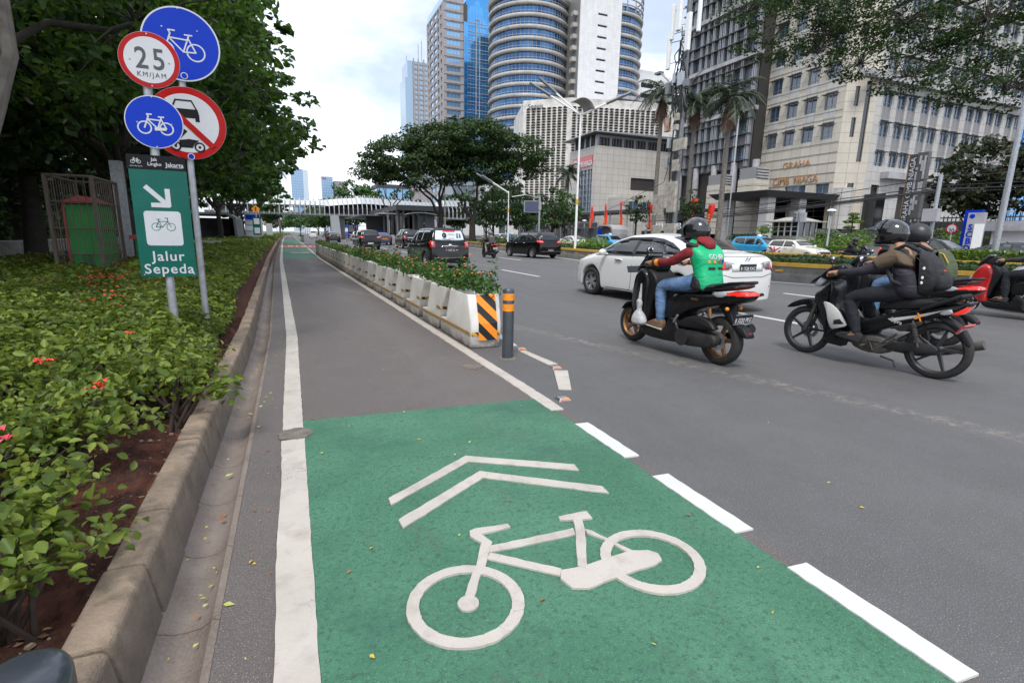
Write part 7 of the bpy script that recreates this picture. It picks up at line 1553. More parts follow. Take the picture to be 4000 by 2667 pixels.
# ------------------------------------------------------------ medians, hedges, lamps, poles, bridge
mat('barrier_mat', (.17,.165,.155), .8, var=.15, scale=1.5, dirt=(.08,.075,.07), dscale=3, bmp=.2); mat('hedge_top', (.06,.11,.03), .9)
leaf_mat('hedge_leaf', (.02,.045,.015), (.04,.085,.025), (.075,.13,.04), .2); leaf_mat('hedge_bright', (.05,.11,.015), (.12,.22,.03), (.22,.33,.05), .3)
def barrier_row(path, y0, y1, ln, labf, grp, h=.6):
    me = None; y = y0; k = 0
    while y < y1:
        x0, x1 = pl(y, path), pl(y+ln, path); a = math.atan2(x1-x0, ln); L_ = math.hypot(x1-x0, ln)
        if me is None:
            q = MB(); prof = [(0,0),(.05,.2),(.1,.28),(.12,h-.12),(.4,h-.12),(.46,.2),(.5,0)]; q.prism(prof, .01, ln+.03, 'y'); b0 = q.build('body', M['barrier_mat'], None); me = b0.data; bpy.data.objects.remove(b0)
            q = MB(); q.prism([(.09,h-.118),(.09,h),(.43,h),(.43,h-.118)], .008, ln+.032, 'y'); b0 = q.build('yellow_band', M['yellow_paint'], None); me2 = b0.data; bpy.data.objects.remove(b0)
            q = MB(); q.box(.06,.12,ln*.42,ln*.55,.3,.37); b0 = q.build('reflector_block', M['yellow_paint'], None); me3 = b0.data; bpy.data.objects.remove(b0)
        t = thing('barrier_block', labf(k), 'barrier', (x0, y, 0), -a, grp); t.scale = (1, L_/ln, 1)
        for n_, m_ in (('body', me), ('yellow_band', me2), ('reflector_block', me3)): link(bpy.data.objects.new(n_, m_), t)
        y += ln; k += 1
def ordn(k): 
    o = ORD[k] if k < len(ORD) else '%dth' % (k+1); return o
barrier_row(MED, 2, 64, 1.9, lambda k: 'barrier block with a yellow top in the near median, %s from its right end' % (ordn(k)), 'barrier blocks of the near median')
MED2 = [(-10,27),(5,26.3),(60,26.4),(120,27.5)]
barrier_row(MED2, -2, 52, 2.7, lambda k: 'barrier block with a yellow top in the farther median, %s from its right end' % ordn(k), 'barrier blocks of the farther median', .62)
MED3 = [(x[0], x[1]+7.8) for x in MED]
q = MB(); strip_x(q, lambda y: pl(y, MED)+.2, lambda y: 26.3 if y < 60 else 24, -4, 300, .16, th=.2); mat('median_soil', (.07,.06,.035), .95); tag(q.build('median_ground', M['median_soil'], fix=False), kind='structure')
RNG = np.random.default_rng(9)
def hedge(name, lab, xf, wd, y0, y1, z0, z1, n, size, mt, cat='hedge', bump_=.04):
    t = thing(name, lab, cat, (0, 0, 0)); y = RNG.uniform(y0, y1, n); u = RNG.random(n); top = RNG.random(n) < .62
    x = np.array([xf(a) for a in y]) + np.where(top, u*wd, np.where(RNG.random(n) < .8, RNG.uniform(-.03, .06, n), wd)); z = np.where(top, z1+bump_*np.sin(y*2.1)+RNG.normal(0, .025, n), RNG.uniform(z0, z1, n))
    V, F = leaves(np.stack([x, y, z], 1), RNG.uniform(.7, 1.3, n)*size, None, .42, False, 1.0); npmesh('foliage', V, F, M[mt], t)
    q = MB(); strip_x(q, lambda y: xf(y)+.05, lambda y: xf(y)+wd-.05, y0, y1, z1-.03, step=.8, th=z1-z0); q.build('inner_growth', M['hedge_top'], t, fix=False); return t
hedge('clipped_hedge', 'long low clipped hedge behind the near row of barrier blocks', lambda y: pl(y, MED)+.5, 2.4, -2, 36, .16, .76, 15000, .09, 'hedge_leaf')
hedge('clipped_hedge', 'long low hedge far up the near median', lambda y: pl(y, MED)+.5, 2.0, 36, 66, .16, .72, 5000, .16, 'hedge_leaf')
hedge('clipped_hedge', 'bright green hedge on top of the farther median, right of the riders', lambda y: 26.9, 1.6, 2, 15.5, .3, 1.0, 6500, .13, 'hedge_bright')
hedge('clipped_hedge', 'low hedge between the taxi and the cream hatchback lane on the far kerb', lambda y: 39.2, 1.6, 26, 36, .2, .9, 2500, .16, 'hedge_bright'); hedge('clipped_hedge', 'hedge in front of the bus shelter across the road', lambda y: 37.2, 1.2, 42, 66, .2, .9, 2500, .2, 'hedge_bright')
def bush(lab, c, r, n, size, mt, flat=1, cat='bush', name='bush'):
    t = thing(name, lab, cat, (c[0], c[1], 0)); P = []; D = []
    for k in range(7):
        cc = (RNG.normal(0, r[0]*.4), RNG.normal(0, r[1]*.4), c[2]+RNG.normal(0, r[2]*.25)); p, d = ellipsoid_pts(n//7, cc, tuple(a*.62 for a in r), .75); P.append(p); D.append(d)
    P = np.concatenate(P); D = np.concatenate(D); k = P[:, 2] > .1; V, F = leaves(P[k], RNG.uniform(.7, 1.3, k.sum())*size, D[k]+[0, 0, .6], .45, False, .8); npmesh('foliage', V, F, M[mt], t)
    q = MB(); q.tube([(0,0,0),(0,0,c[2])], .05, 6); q.build('stem', M['bark'], t); return t
for i, (x, y) in enumerate([(17.2,27.4),(17.6,29.6),(18.4,24.6)]): bush('bushy green shrub on the median %s the tall lamp post' % ('right of','behind','well right of')[i], (x, y, .75), (.9, 1.1, .55), 700, .14, 'hedge_bright')
for i, (x, y) in enumerate([(18.2,44),(18.6,48),(18.4,40)]): bush('dark green shrub on the median %s' % ('behind the grey jacketed rider','farther left behind the grey jacketed rider','left of the black people carrier by the median')[i], (x, y, .8), (1.0, 1.8, .7), 800, .16, 'hedge_leaf')
for i, (x, y, z) in enumerate([(50,33.2,1.3),(50.5,29.5,1.4),(49.5,36.5,1.0),(50,25.5,1.2)]): bush('trailing bright green ground cover on the bank, %s' % ('below the clipped topiary tree','right of the topiary tree','left of the topiary tree','behind the camera pole')[i], (x, y, z), (1.5, 2.2, 1.2), 1500, .16, 'hedge_bright')
def lamp(lab, loc, H_, tips, r=.085, mt='white_plain', band=True):
    t = thing('street_lamp', lab, 'street lamp', loc); q = MB(); q.tube([(0,0,0),(0,0,H_)], [r, r*.6], 14); q.build('pole', M[mt], t, smooth=True)
    if band: q = MB(); q.lathe([(r*1.08,3.3),(r*1.12,3.6)], n=14, closed=False); q.build('yellow_band', M['yellow_paint'], t)
    for (x, y, z) in tips:
        q = MB(); q.tube([(0,0,H_-.15),(x*.62,y*.62,lerp(H_-.15,z,.62))], .05, 8); a = q.build('arm', M['white_plain'], t); q = MB(); q.tube([(x*.6,y*.6,lerp(H_-.15,z,.6)),(x,y,z)], [.1,.085], 6); q.build('lamp_head', M['grey_metal'], a)
    return t
t = lamp('tall white street lamp with four raised arms on the median', (16.42, 28.63, 0), 8.6, [(-2.75,1.4,10.25-.0),(-2.25,1.15,10.5),(2.45,-1.5,9.65),(2.1,-1.3,9.5)])
q = MB(); 
for i in range(9):
    a = lerp(-.3, 1.25, i/8); q.v += [(.35+.75*math.sin(a)-.5, -.6, 8.85+.75*math.cos(a)-.35), (.35+.75*math.sin(a)-.5, .6, 8.85+.75*math.cos(a)-.35)]
for i in range(8): q.f.append((2*i, 2*i+1, 2*i+3, 2*i+2)); q.m.append(0)
q.build('curved_panel', M['band_pale'], t, smooth=True, solid=.05, fix=False)
lamp('white street lamp with two long arms pointing left, beyond the grey jacketed rider', (17.2, 41.6, 0), 5.0, [(-2.2,.6,6.2),(-2.6,.9,6.35)], .06); lamp('slender grey lamp pole standing among the rain trees on the median', (16.9, 60.5, 0), 9.0, [(-1.5,.3,9.4)], .09)
lamp('leaning grey pole of a tall lamp beyond the median near the right edge', (27.36, 12.3, 0), 11, [(-2.5,.5,11.5)], .125, 'galv', False)
def globe_lamp(lab, loc, H_=3.5):
    t = thing('park_lamp', lab, 'street lamp', loc, group='short park lamps with dished heads'); q = MB(); q.lathe([(.14,0),(.1,.3),(.08,.35),(.07,H_-.5)], n=12); q.build('pole', M['galv'], t, smooth=True); q = MB(); q.lathe([(.08,H_-.5),(.22,H_-.3),(.24,H_-.12)], n=14); q.build('cage', M['frame_grey'], t, smooth=True); q = MB(); q.lathe([(.34,H_-.12),(.3,H_-.03),(.15,H_+.04),(0,H_+.05)], n=16); q.build('lamp_shade', M['white_plain'], t, smooth=True)
globe_lamp('short park lamp in front of the black off road vehicle', (39.6, 28.7, .2), 3.6); globe_lamp('short park lamp right of the bus shelter across the road', (41, 56.6, .2), 3.7); globe_lamp('short park lamp just behind the tall white lamp post', (41, 69, .2), 3.6)
t = thing('traffic_light', 'traffic light seen from the side in front of the guard house', 'traffic light', (39.6, 31.5, 0)); q = MB(); q.tube([(0,0,0),(0,0,3.9)], .06, 10); q.build('pole', M['galv'], t); q = MB(); q.box(-.15,.15,.12,.5,2.9,3.7); q.build('signal_head', M['frame_grey'], t, bevel=.03); q = MB(); q.box(-.12,.12,-.6,-.15,2.85,3.65); q.build('signal_back', M['band_pale'], t, bevel=.03)
for z in (3.05, 3.3, 3.55): q = MB(); q.tube([(-.15,.3,z),(-.3,.3,z)], .1, 10); q.build('visor', M['grey_metal'], t)
# 30 sign, camera pole, letter sign, bank pylon
t = thing('speed_sign', 'round 30 speed limit sign on a thin pole across the road', 'road sign', (38.9, 19.9, 0)); q = MB(); q.tube([(0,0,0),(0,0,2.6)], .035, 10); q.build('pole', M['galv'], t)
q = MB(); q.lathe([(.32,-.05),(.32,-.04)], (0, 0, 2.25), 'x', 30); d = q.build('rim', M['sign_red'], t); q = MB(); q.lathe([(.25,-.058),(.25,-.053)], (0, 0, 2.25), 'x', 30); q.build('face', M['sign_white'], t); text('lettering', '30', .34, M['sign_ink'], t, (-.062, 0, 2.13), FL, .001, bold=.02)
t = thing('camera_pole', 'grey pole with a pale cabinet and wires, right of the bank pylon', 'pole', (38.6, 20.9, 0)); q = MB(); q.tube([(0,0,0),(0,0,5.6)], .12, 10); q.build('pole', M['galv'], t); q = MB(); q.box(-.5,-.1,-.45,.45,2.7,3.5); q.build('cabinet', M['band_pale'], t, bevel=.02); q = MB(); q.box(-.3,-.1,-.1,.1,1.9,2.15); q.build('small_box', M['yellow_paint'], t)
t = thing('letter_sign', 'tall blue and white sign with the letters S C B D stacked', 'sign', (46, 22.4, 0)); q = MB(); q.box(.1,.5,-.5,.55,.3,3.76); q.build('blue_slab', M['sign_blue'], t); q = MB(); q.box(-.25,.09,-.85,.15,.3,3.55); q.build('white_slab', M['band_pale'], t); q = MB(); q.box(-.35,-.26,-.95,-.4,.3,2.75); q.build('lower_slab', M['white_plain'], t)
for i, ch in enumerate('SCBD'): text('lettering', ch, .58, M['sign_blue'], t, (-.27, -.12, 2.5-.5*i), FL, .01, bold=.03)
q = MB(); q.lathe([(.1,-.27),(.17,-.26)], (0, -.12, 3.3), 'x', 12); q.build('emblem', M['sign_blue'], t)
t = thing('pylon_sign', 'tall slanting grey pylon sign with vertical lettering and a red edge', 'sign', (52, 30.2, 0)); q = MB(); q.box(0,.5,-.75,.1,.5,9.2); q.build('checkered_slab', M['stone_wing'], t); q = MB(); q.box(-.1,.4,.1,.62,.5,9.1); q.build('dark_slab', M['dark_metal'], t); q = MB(); q.box(-.12,.4,.62,.7,.5,9.1); q.build('red_edge', M['trim_brown'], t)
rnd = random.Random(3); q = MB()
for k in range(40): y = rnd.choice((-.7,-.5,-.3,-.1)); z = rnd.uniform(1, 8.5); q.box(-.03-.0005*k, .0, y, y+.17, z, z+rnd.uniform(.2,.8))
q.build('pale_tiles', M['band_pale'], t, fix=False)
o = text('lettering', 'GRAHA CIMB NIAGA', .62, M['sign_white'], t, (-.14, .28, 3.0), (0, 0, 0), .005, ax='LEFT'); o.rotation_euler = (Matrix(((0,0,-1),(0,1,0),(1,0,0)))).to_euler(); o.rotation_euler = Matrix(((0, 0, -1), (0, 1, 0), (1, 0, 0))).to_euler()
# telecom mast with boxes and antennas
t = thing('telecom_mast', 'thick grey telecom mast hung with antennas, cabinets and loose cables', 'mast', (26.6, 31.8, 0))
q = MB(); q.tube([(0,0,0),(0,0,9),(-.05,0,19)], [.3,.24,.17], 16); q.build('pole', M['grey_metal'], t, smooth=True)
def box_on(nm, y, z0, z1, w_, d=.25, dx=-.45, mt='band_pale'): q = MB(); q.box(dx-d, dx, y-w_/2, y+w_/2, z0, z1); q.build(nm, M[mt], t, bevel=.03)
mat('rusty', (.4,.33,.27), .7, var=.1, dirt=(.3,.1,.03), dscale=2.5, dthr=(.5,.62)); mat('cabinet_cream', (.4,.38,.33), .6, var=.08, dirt=(.2,.14,.09), dscale=3)
for nm, y, z0, z1, w_, mt in [('cabinet',-.35,3.2,5.4,.85,'cabinet_cream'),('cabinet',1.15,3.0,4.55,1.05,'cabinet_cream'),('cabinet',-.45,1.0,2.4,1.1,'cabinet_cream'),('cabinet',1.2,.6,2.3,.9,'cabinet_cream'),('cabinet',-.5,6.1,6.9,.6,'cabinet_cream'),('cabinet',-.75,7.5,8.3,1.25,'cabinet_cream'),('junction_box',-.2,9.6,10.1,.36,'cabinet_cream'),('junction_box',-.2,8.95,9.35,.34,'cabinet_cream'),('rusty_cabinet',.75,9.0,10.0,.5,'rusty'),('junction_box',.45,7.8,8.5,.22,'galv'),('junction_box',.5,6.4,7.2,.2,'galv'),('junction_box',.35,12.2,12.9,.3,'galv'),('junction_box',-.3,11.9,12.8,.5,'galv'),('junction_box',1.0,11.6,12.4,.4,'grey_metal'),('junction_box',-.9,11.7,12.2,.4,'grey_metal')]: box_on(nm, y, z0, z1, w_, mt=mt)
for y, z0, z1, w_, tz in [(.3,15.6,18.8,.42,0),(-.75,14.0,16.4,.42,0),(-1.75,14.9,17.9,.22,1),(1.15,13.3,15.5,.3,0),(.95,15.2,17.5,.24,0),(.9,17.9,19.5,.2,0)]:
    q = MB(); q.box(-.75, -.5, y-w_/2, y+w_/2, z0, z1); a = q.build('antenna', M['white_plain'], t, bevel=.06, seg=3); q = MB(); q.tube([(-.55,y,z0+.4),(0,0,z0+.5)], .03, 6); q.tube([(-.55,y,z1-.4),(0,0,z1-.4)], .03, 6); q.build('bracket', M['galv'], a)
    if tz or y == .3: q = MB(); q.box(-.76,-.49,y-w_/2-.01,y+w_/2+.01,z1-.02,z1+.08); q.build('red_cap', M['bike_red'], a)
q = MB(); rnd = random.Random(8)
for k in range(44):
    a = rnd.uniform(0, 6.28); r_ = rnd.uniform(.22, .6); z = rnd.uniform(10.8, 16); pts = [(math.cos(a)*.25-.2, math.sin(a)*.3, z)]
    for j in range(4): a += rnd.uniform(-.6, .6); z -= rnd.uniform(.1, .8); pts.append((math.cos(a)*r_-.25, math.sin(a)*r_, z))
    q.tube(pts, .04, 5)
for k in range(8): y = rnd.uniform(-.35,.35); q.tube([(-.35,y,11),(-.38,y+rnd.uniform(-.15,.15),7),(-.36,y,2.2)], .025, 5)
for k in range(5): zc = rnd.choice((6.9, 7.2, 13.4, 10.6)); yc = rnd.uniform(-1, .8); q.tube([(-.6, yc+.28*math.cos(u), zc+.28*math.sin(u)) for u in [i*.5 for i in range(13)]], .018, 5)
q.build('cables', M['black'], t, fix=False)
q = MB(); q.tube([(0,0,11.4),(-.3,1.3,12.6),(-.4,2.2,13.4)], .05, 6); a = q.build('lamp_arm', M['galv'], t); q = MB(); q.box(-.6,-.2,2.1,2.7,13.35,13.5); q.build('lamp_head', M['grey_metal'], a)
q = MB(); q.tube([(0,0,11.6),(-.3,-1.6,12.3),(-.3,-2.4,12.55)], .04, 6); a = q.build('lamp_arm', M['galv'], t)
# overhead wires
t = thing('overhead_cables', 'bundle of sagging black overhead cables crossing in front of the beige tower', 'cables', (0, 0, 0)); q = MB()
for k, (z0, z1) in enumerate([(3.5,4.7),(3.75,4.75),(4.0,5.0),(4.2,5.6),(3.4,4.65),(3.9,4.85)]):
    pts = []
    for i in range(15): f = i/14; pts.append((lerp(48, 39, f)+.1*k, lerp(64, 21, f), lerp(z0+.3, z1, f**1.3)-.9*math.sin(PI*f)*.35))
    q.tube(pts, .03 if k else .06, 5)
    q.tube([(39+.1*k, 21, z1), (42+.1*k, 2, z1+.2-.2*k)], .02, 5)
q.build('cable_bundle', M['black'], t, fix=False)
q = MB(); q.tube([(52,104,3.4),(45,70,5.2),(36,45,7.0),(26.8,32,9.4)], .03, 5); o = q.build('stay_wire', M['black'], t)
# flags
mat('flag_red', (.75,.03,.015), .6, var=.08, scale=3); mat('flag_text', (.8,.45,.1), .6)
for k, (y, z1) in enumerate([(79.8,5.9),(76,5.9),(72.2,5.75),(68,5.8),(64.2,5.95),(60.4,6.1),(54.2,5.5),(46.6,5.7),(44,5.0)]):
    t = thing('feather_flag', 'red feather flag, %s in the row from the left' % ORD[k], 'flag', (41.3, y, .15), 0, 'red feather flags along the far pavement'); q = MB(); q.tube([(0,0,0),(0,-.05,z1-.3),(0,-.25,z1)], [.03,.02,.012], 6); q.build('pole', M['galv'], t)
    q = MB(); 
    for i in range(11): f = i/10; zz = lerp(2.3, z1-.2, f); y0 = -.05-.05*f; q.v += [(.0+.1*math.sin(f*5+k), y0, zz), (.12*math.sin(f*6+k+1), y0-.55-.2*f+.12*math.sin(f*4+k), zz-.1*(1-f))]
    for i in range(10): q.f.append((2*i, 2*i+1, 2*i+3, 2*i+2)); q.m.append(1 if i < 2 else 0)
    q.build('cloth', [M['flag_red'], M['flag_red']], t, smooth=True, solid=.01, fix=False)
    q = MB(); 
    for i in range(5): z = 2.5+.28*i; q.box(-.14,-.12,-.5,-.22,z,z+.16)
    q.build('lettering', M['flag_text'], t, fix=False)
# bus shelter across the road
t = thing('bus_shelter', 'silver curved bus shelter across the road with a blue notice panel', 'bus shelter', (39.6, 58, .15)); q = MB(); q.box(-1,1.4,2.2,13,2.35,2.47); q.build('flat_roof', M['grey_metal'], t)
q = MB(); pr_ = [(-1.1,2.35),(-1.2,2.05)] 
q.prism([(3.4,0),(3.4,2.75),(1.2,2.8),(.2,2.65),(-.25,2.2),(-.35,1.6),(-.2,.2),(.1,.2),(.0,1.6),(.1,2.1),(.4,2.45),(1.2,2.6),(3.2,2.6),(3.2,0)], -1.0, 1.4, 'x'); q.build('curved_shell', M['band_pale'], t)
for y in (4.2, 7.5, 11): q = MB(); q.box(.5,.9,y,y+.7,0,2.35); q.build('pier', M['grey_metal'], t)
q = MB(); q.box(-1.1,-1.03,2.3,3.3,.5,2.3); q.build('notice_panel', M['sign_blue'], t); q = MB(); q.box(-1.14,-1.1,2.45,3.15,.7,1.5); q.build('notice_sheet', M['sign_white'], t); q = MB(); q.box(-1.06,-1.0,.6,1.5,.5,1.6); q.build('poster', M['ad_white'], t)
# message board on the median
t = thing('message_board', 'dark rectangular message board hung from a pole on the median', 'sign', (19.6, 40.5, 0)); q = MB(); q.tube([(0,0,0),(0,0,4.6)], .09, 10); q.tube([(0,0,4.45),(-1.2,.3,4.7),(-2.3,.6,4.5)], .03, 6); q.build('pole', M['galv'], t); q = MB(); q.hexa([(-1.2,.52,3.27),(0,.02,3.27),(.02,.12,3.27),(-1.18,.62,3.27),(-1.2,.52,4.24),(0,.02,4.24),(.02,.12,4.24),(-1.18,.62,4.24)]); q.build('frame', M['frame_grey'], t)
q = MB(); q.hexa([(-1.15,.48,3.32),(-.05,.02,3.32),(-.04,.05,3.32),(-1.14,.51,3.32),(-1.15,.48,4.19),(-.05,.02,4.19),(-.04,.05,4.19),(-1.14,.51,4.19)]); q.build('screen', M['car_navy'], t); q = MB(); q.box(-.1,.12,-.12,.1,3.5,4.1); q.build('control_box', M['band_pale'], t)
t = thing('fence', 'dark metal fence frames behind the red flags across the road', 'fence', (44, 70, .2)); q = MB()
for k in range(16): q.box(-.06,.06,k*2-.06,k*2+.06,0,3.4)
q.box(-.05,.05,0,30,3.3,3.4); q.box(-.05,.05,0,30,.3,.4); q.build('frames', M['frame_grey'], t); q = MB(); q.box(-.01,.01,0,30,.4,3.3); q.build('mesh_panel', M['shade_dark'], t)
# footbridge
t = thing('footbridge', 'long grey footbridge with bent white ribs crossing the whole road', 'footbridge', (0, 110, 0))
def topz(x): return pl(x, [(-12,7.25),(5.5,7.5),(8,7.9),(14,8.45),(22,8.1),(28,7.9),(29,8.5),(48,9.0)])
q = MB(); q.box(-14, 50, -1.9, 1.9, 4.45, 4.85); q.build('deck', M['grey_metal'], t); q = MB()
for i in range(31): x = -14+2.1*i; zz = topz(x)-.25; q.v += [(x,-1.75,zz-1.2 if x > 5.7 else zz-.9),(x,-1.1,zz),(x,1.1,zz),(x,1.75,zz-1.2 if x > 5.7 else zz-.9)]
for i in range(30):
    for j in range(3): q.f.append((4*i+j, 4*i+4+j, 4*i+5+j, 4*i+1+j)); q.m.append(0)
q.build('roof_panels', M['galv'], t, fix=False, solid=.05)
q = MB()
for i in range(80): x = -13.6+.8*i; q.box(x-.02,x+.02,-1.5,-1.46,4.85,6.0); q.box(x-.02,x+.02,1.46,1.5,4.85,6.0)
q.box(-14,50,-1.5,-1.44,5.95,6.02); q.box(-14,50,1.44,1.5,5.95,6.02); q.build('railing', M['shade_dark'], t, fix=False)
q = MB(); q.box(6.5, 50, 1.2, 1.3, 5.0, 6.9); q.build('interior_shade', M['shade_dark'], t)  # dark sheet standing in for the shaded inside of the bridge
k = 0; x = -13.2; mat('rib_mat', (.45,.46,.48), .4, metal=.3, var=0)
me_r = None
while x < 49:
    zt = topz(x)+.15; b_ = .0 if x < 5.8 else (.35 if x < 29 else .75)
    q = MB()
    for sg in (-1, 1): 
        P_ = [(x, sg*1.95, 4.5), (x, sg*1.98, 5.9), (x+b_*.25*0, sg*(1.95-b_*.2), 6.5), (x-b_, sg*1.55, zt)]
        for a, b2 in zip(P_, P_[1:]): q.hexa([(a[0]-.075,a[1]-.14,a[2]),(a[0]+.075,a[1]-.14,a[2]),(a[0]+.075,a[1]+.14,a[2]),(a[0]-.075,a[1]+.14,a[2]),(b2[0]-.075,b2[1]-.14,b2[2]),(b2[0]+.075,b2[1]-.14,b2[2]),(b2[0]+.075,b2[1]+.14,b2[2]),(b2[0]-.075,b2[1]+.14,b2[2])])
    q.build('rib', M['rib_mat'], t, fix=False); x += .885
for x in (9.5, 26, 44): q = MB(); q.box(x-.5, x+.5, -.6, .6, 0, 4.45); q.build('pier', M['grey_metal'], t)
q = MB(); q.hexa([(7.2,-6,0),(8.8,-6,0),(8.8,-2,0),(7.2,-2,0),(7.2,-6,.4),(8.8,-6,.4),(8.8,-2,4.6),(7.2,-2,4.6)]); q.build('stair_flank', M['grey_metal'], t)
t = thing('footbridge', 'second ribbed walkway far beyond the footbridge', 'footbridge', (5, 235, 0)); q = MB(); q.box(0, 26, 0, 3, 1.2, 1.6); q.box(0, 26, 0, 3, 4.0, 4.3); q.build('deck', M['galv'], t)
for i in range(30): q = MB(); q.box(.9*i, .9*i+.25, -.3, 0, .5, 4.6); q.build('rib', M['white_plain'], t)
# bus station under the trees
t = thing('bus_station', 'dark bus station with flat canopies and glass walls on the median', 'bus station', (10, 78, 0)); k_ = 78/75
def sb(nm, x0, x1, y0, y1, z0, z1, mt): q = MB(); q.box(x0-10, x1-10, y0-78, y1-78, z0, z1); return q.build(nm, M[mt], t)
sb('platform', 12.6, 20, 74, 104, 0, 1.1, 'concrete'); sb('canopy_roof', 13.6, 21, 73.5, 100, 4.5, 5.2, 'dark_metal'); sb('side_canopy', 9.2, 13.2, 76, 100, 3.7, 3.85, 'grey_metal'); sb('lower_canopy', 11.5, 13.8, 74.5, 79, 3.95, 4.1, 'band_pale'); sb('glass_wall', 13.8, 20.2, 80, 100, 1.1, 4.5, 'glass_black'); sb('end_wall', 10.3, 13.4, 79.5, 80, 0, 3.7, 'shade_dark')
for x in (12.6, 13.9, 14.8, 16.2, 18, 19.8):
    for y in (74.6, 78): sb('column', x-.12, x+.12, y-.12, y+.12, 0, 4.5, 'grey_metal')
sb('cabin', 16.9, 19.4, 75, 78, 1.1, 3.9, 'grey_metal'); sb('exit_light', 17.7, 18.1, 74.9, 74.98, 2.7, 2.95, 'white_plain')
q = MB()
for i in range(9): a = lerp(-.9, 1.0, i/8); q.v += [(17+3.0*math.sin(a)-10, -5.5, 3.35+1.1*math.cos(a)*.75), (17+3.0*math.sin(a)-10, -2, 3.35+1.1*math.cos(a)*.75)]
for i in range(8): q.f.append((2*i, 2*i+1, 2*i+3, 2*i+2)); q.m.append(0)
q.build('curved_canopy', M['galv'], t, smooth=True, solid=.06, fix=False)
# ---- left side: cage with green booth, shelter, boards, wall, bench
t = thing('steel_cage', 'rusty steel bar cage standing round the green booth', 'cage', (-4.6, 13.94, 0)); q = MB(); X0, X1, Y0, Y1 = -.03, .76, 0, 1.7; 
mat('rust_bar', (.1,.088,.078), .75, var=.15, dirt=(.13,.07,.04), dscale=4); C_ = [(X0,Y0),(X1,Y0),(X1+.0,Y1),(X0,Y1)]
for x, y in C_: q = MB(); q.box(x-.03,x+.03,y-.03,y+.03,.1,2.4); q.build('post', M['rust_bar'], t)
q = MB()
for (a, b_) in zip(C_, C_[1:]+C_[:1]):
    for z in (.75, 1.3, 1.85, 2.38): q.tube([(a[0],a[1],z),(b_[0],b_[1],z)], .014 if z < 2 else .03, 5)
    n_ = 6 if abs(a[0]-b_[0]) > .5 else 12
    for i in range(1, n_): f = i/n_; q.tube([(lerp(a[0],b_[0],f),lerp(a[1],b_[1],f),.15),(lerp(a[0],b_[0],f),lerp(a[1],b_[1],f),2.38)], .01, 4)
q.build('bars', M['rust_bar'], t, fix=False)
mat('booth_green', (.015,.22,.035), .5, var=.08); mat('booth_red', (.4,.07,.06), .6, var=.1)
t = thing('booth', 'green metal booth with a red gabled roof inside the steel cage', 'booth', (-4.2, 14.25, 0)); q = MB(); q.box(-.24,.28,-.02,1.2,.15,1.82); q.build('body', M['booth_green'], t); q = MB(); q.prism([(-.34,1.83),(.02,2.0),(.37,1.83)], -.12, 1.3, 'y'); q.build('roof', M['booth_red'], t)
q = MB(); q.box(-.29,-.25,-.06,-.02,.12,1.8); q.build('corner_post', M['booth_red'], t); q = MB()
for k in range(6): q.box(-.05,.12,-.035,-.02,.45+.05*k,.47+.05*k)
q.build('louvre', M['shade_dark'], t)
t = thing('utility_box', 'low green box with a red lid at the right of the cage', 'box', (-3.5, 16.2, 0)); q = MB(); q.box(-.15,.25,-.3,.6,.1,1.05); q.build('body', M['booth_green'], t); q = MB(); q.box(-.25,.35,-.4,.7,1.06,1.16); q.build('lid', M['booth_red'], t)
t = thing('steel_post', 'thick grey square steel post behind the right side of the cage', 'post', (-4.25, 17.6, 0)); q = MB(); q.box(-.13,.13,-.13,.13,.1,3.1); q.build('post', M['galv'], t)
t = thing('bus_shelter', 'grey bus shelter with a curved roof beyond the left planting bed', 'bus shelter', (-7.6, 62, .1)); q = MB(); q.prism([(-2.5,0),(-2.5,3.0),(1.6,3.0),(2.3,2.5),(2.45,0),(2.2,0),(2.1,2.4),(1.5,2.8),(-2.3,2.8),(-2.3,0)], 0, 9, 'y'); q.build('curved_shell', M['grey_metal'], t)
q = MB(); q.box(-2.2, 2.0, 8.8, 8.9, .0, 2.6); q.build('end_panel', M['band_pale'], t); q = MB(); q.box(-1.2,.6,5,5.6,.35,.5); q.build('seat', M['galv'], t)
t = thing('notice_totem', 'tall blue and white notice board beyond the small green cycle sign', 'notice board', (-3.6, 61, 0)); q = MB(); q.box(-.75,.75,-.1,.1,.2,3.1); q.build('frame', M['band_pale'], t)
for z0_, z1_, mt_ in ((2.45,2.95,'sign_blue'),(1.95,2.3,'sign_white'),(1.35,1.8,'ad_white'),(.75,1.2,'sign_white'),(.3,.6,'sign_blue')): q = MB(); q.box(-.65,.65,-.12,-.101,z0_,z1_); q.build('panel', M[mt_], t)
t = thing('route_sign', 'small green board with white symbols under an orange diamond sign', 'road sign', (-2.75, 52, 0)); q = MB(); q.tube([(0,0,0),(0,0,3.3)], .04, 8); q.build('pole', M['galv'], t); q = MB(); q.box(-.33,.33,-.06,-.045,.95,2.5); bd = q.build('board', M['sign_green'], t); q = MB(); q.box(-.22,.22,-.07,-.062,1.1,1.6); q.box(-.22,.22,-.07,-.062,1.9,2.4); q.build('symbols', M['sign_white'], bd)
q = MB(); q.prism([(0,2.85),(.36,3.2),(0,3.55),(-.36,3.2)], -.06, -.045, 'y'); d = q.build('diamond', M['orange'], t); q = MB(); q.box(-.05,.05,-.07,-.062,3.03,3.38); q.build('pictogram', M['sign_ink'], d)
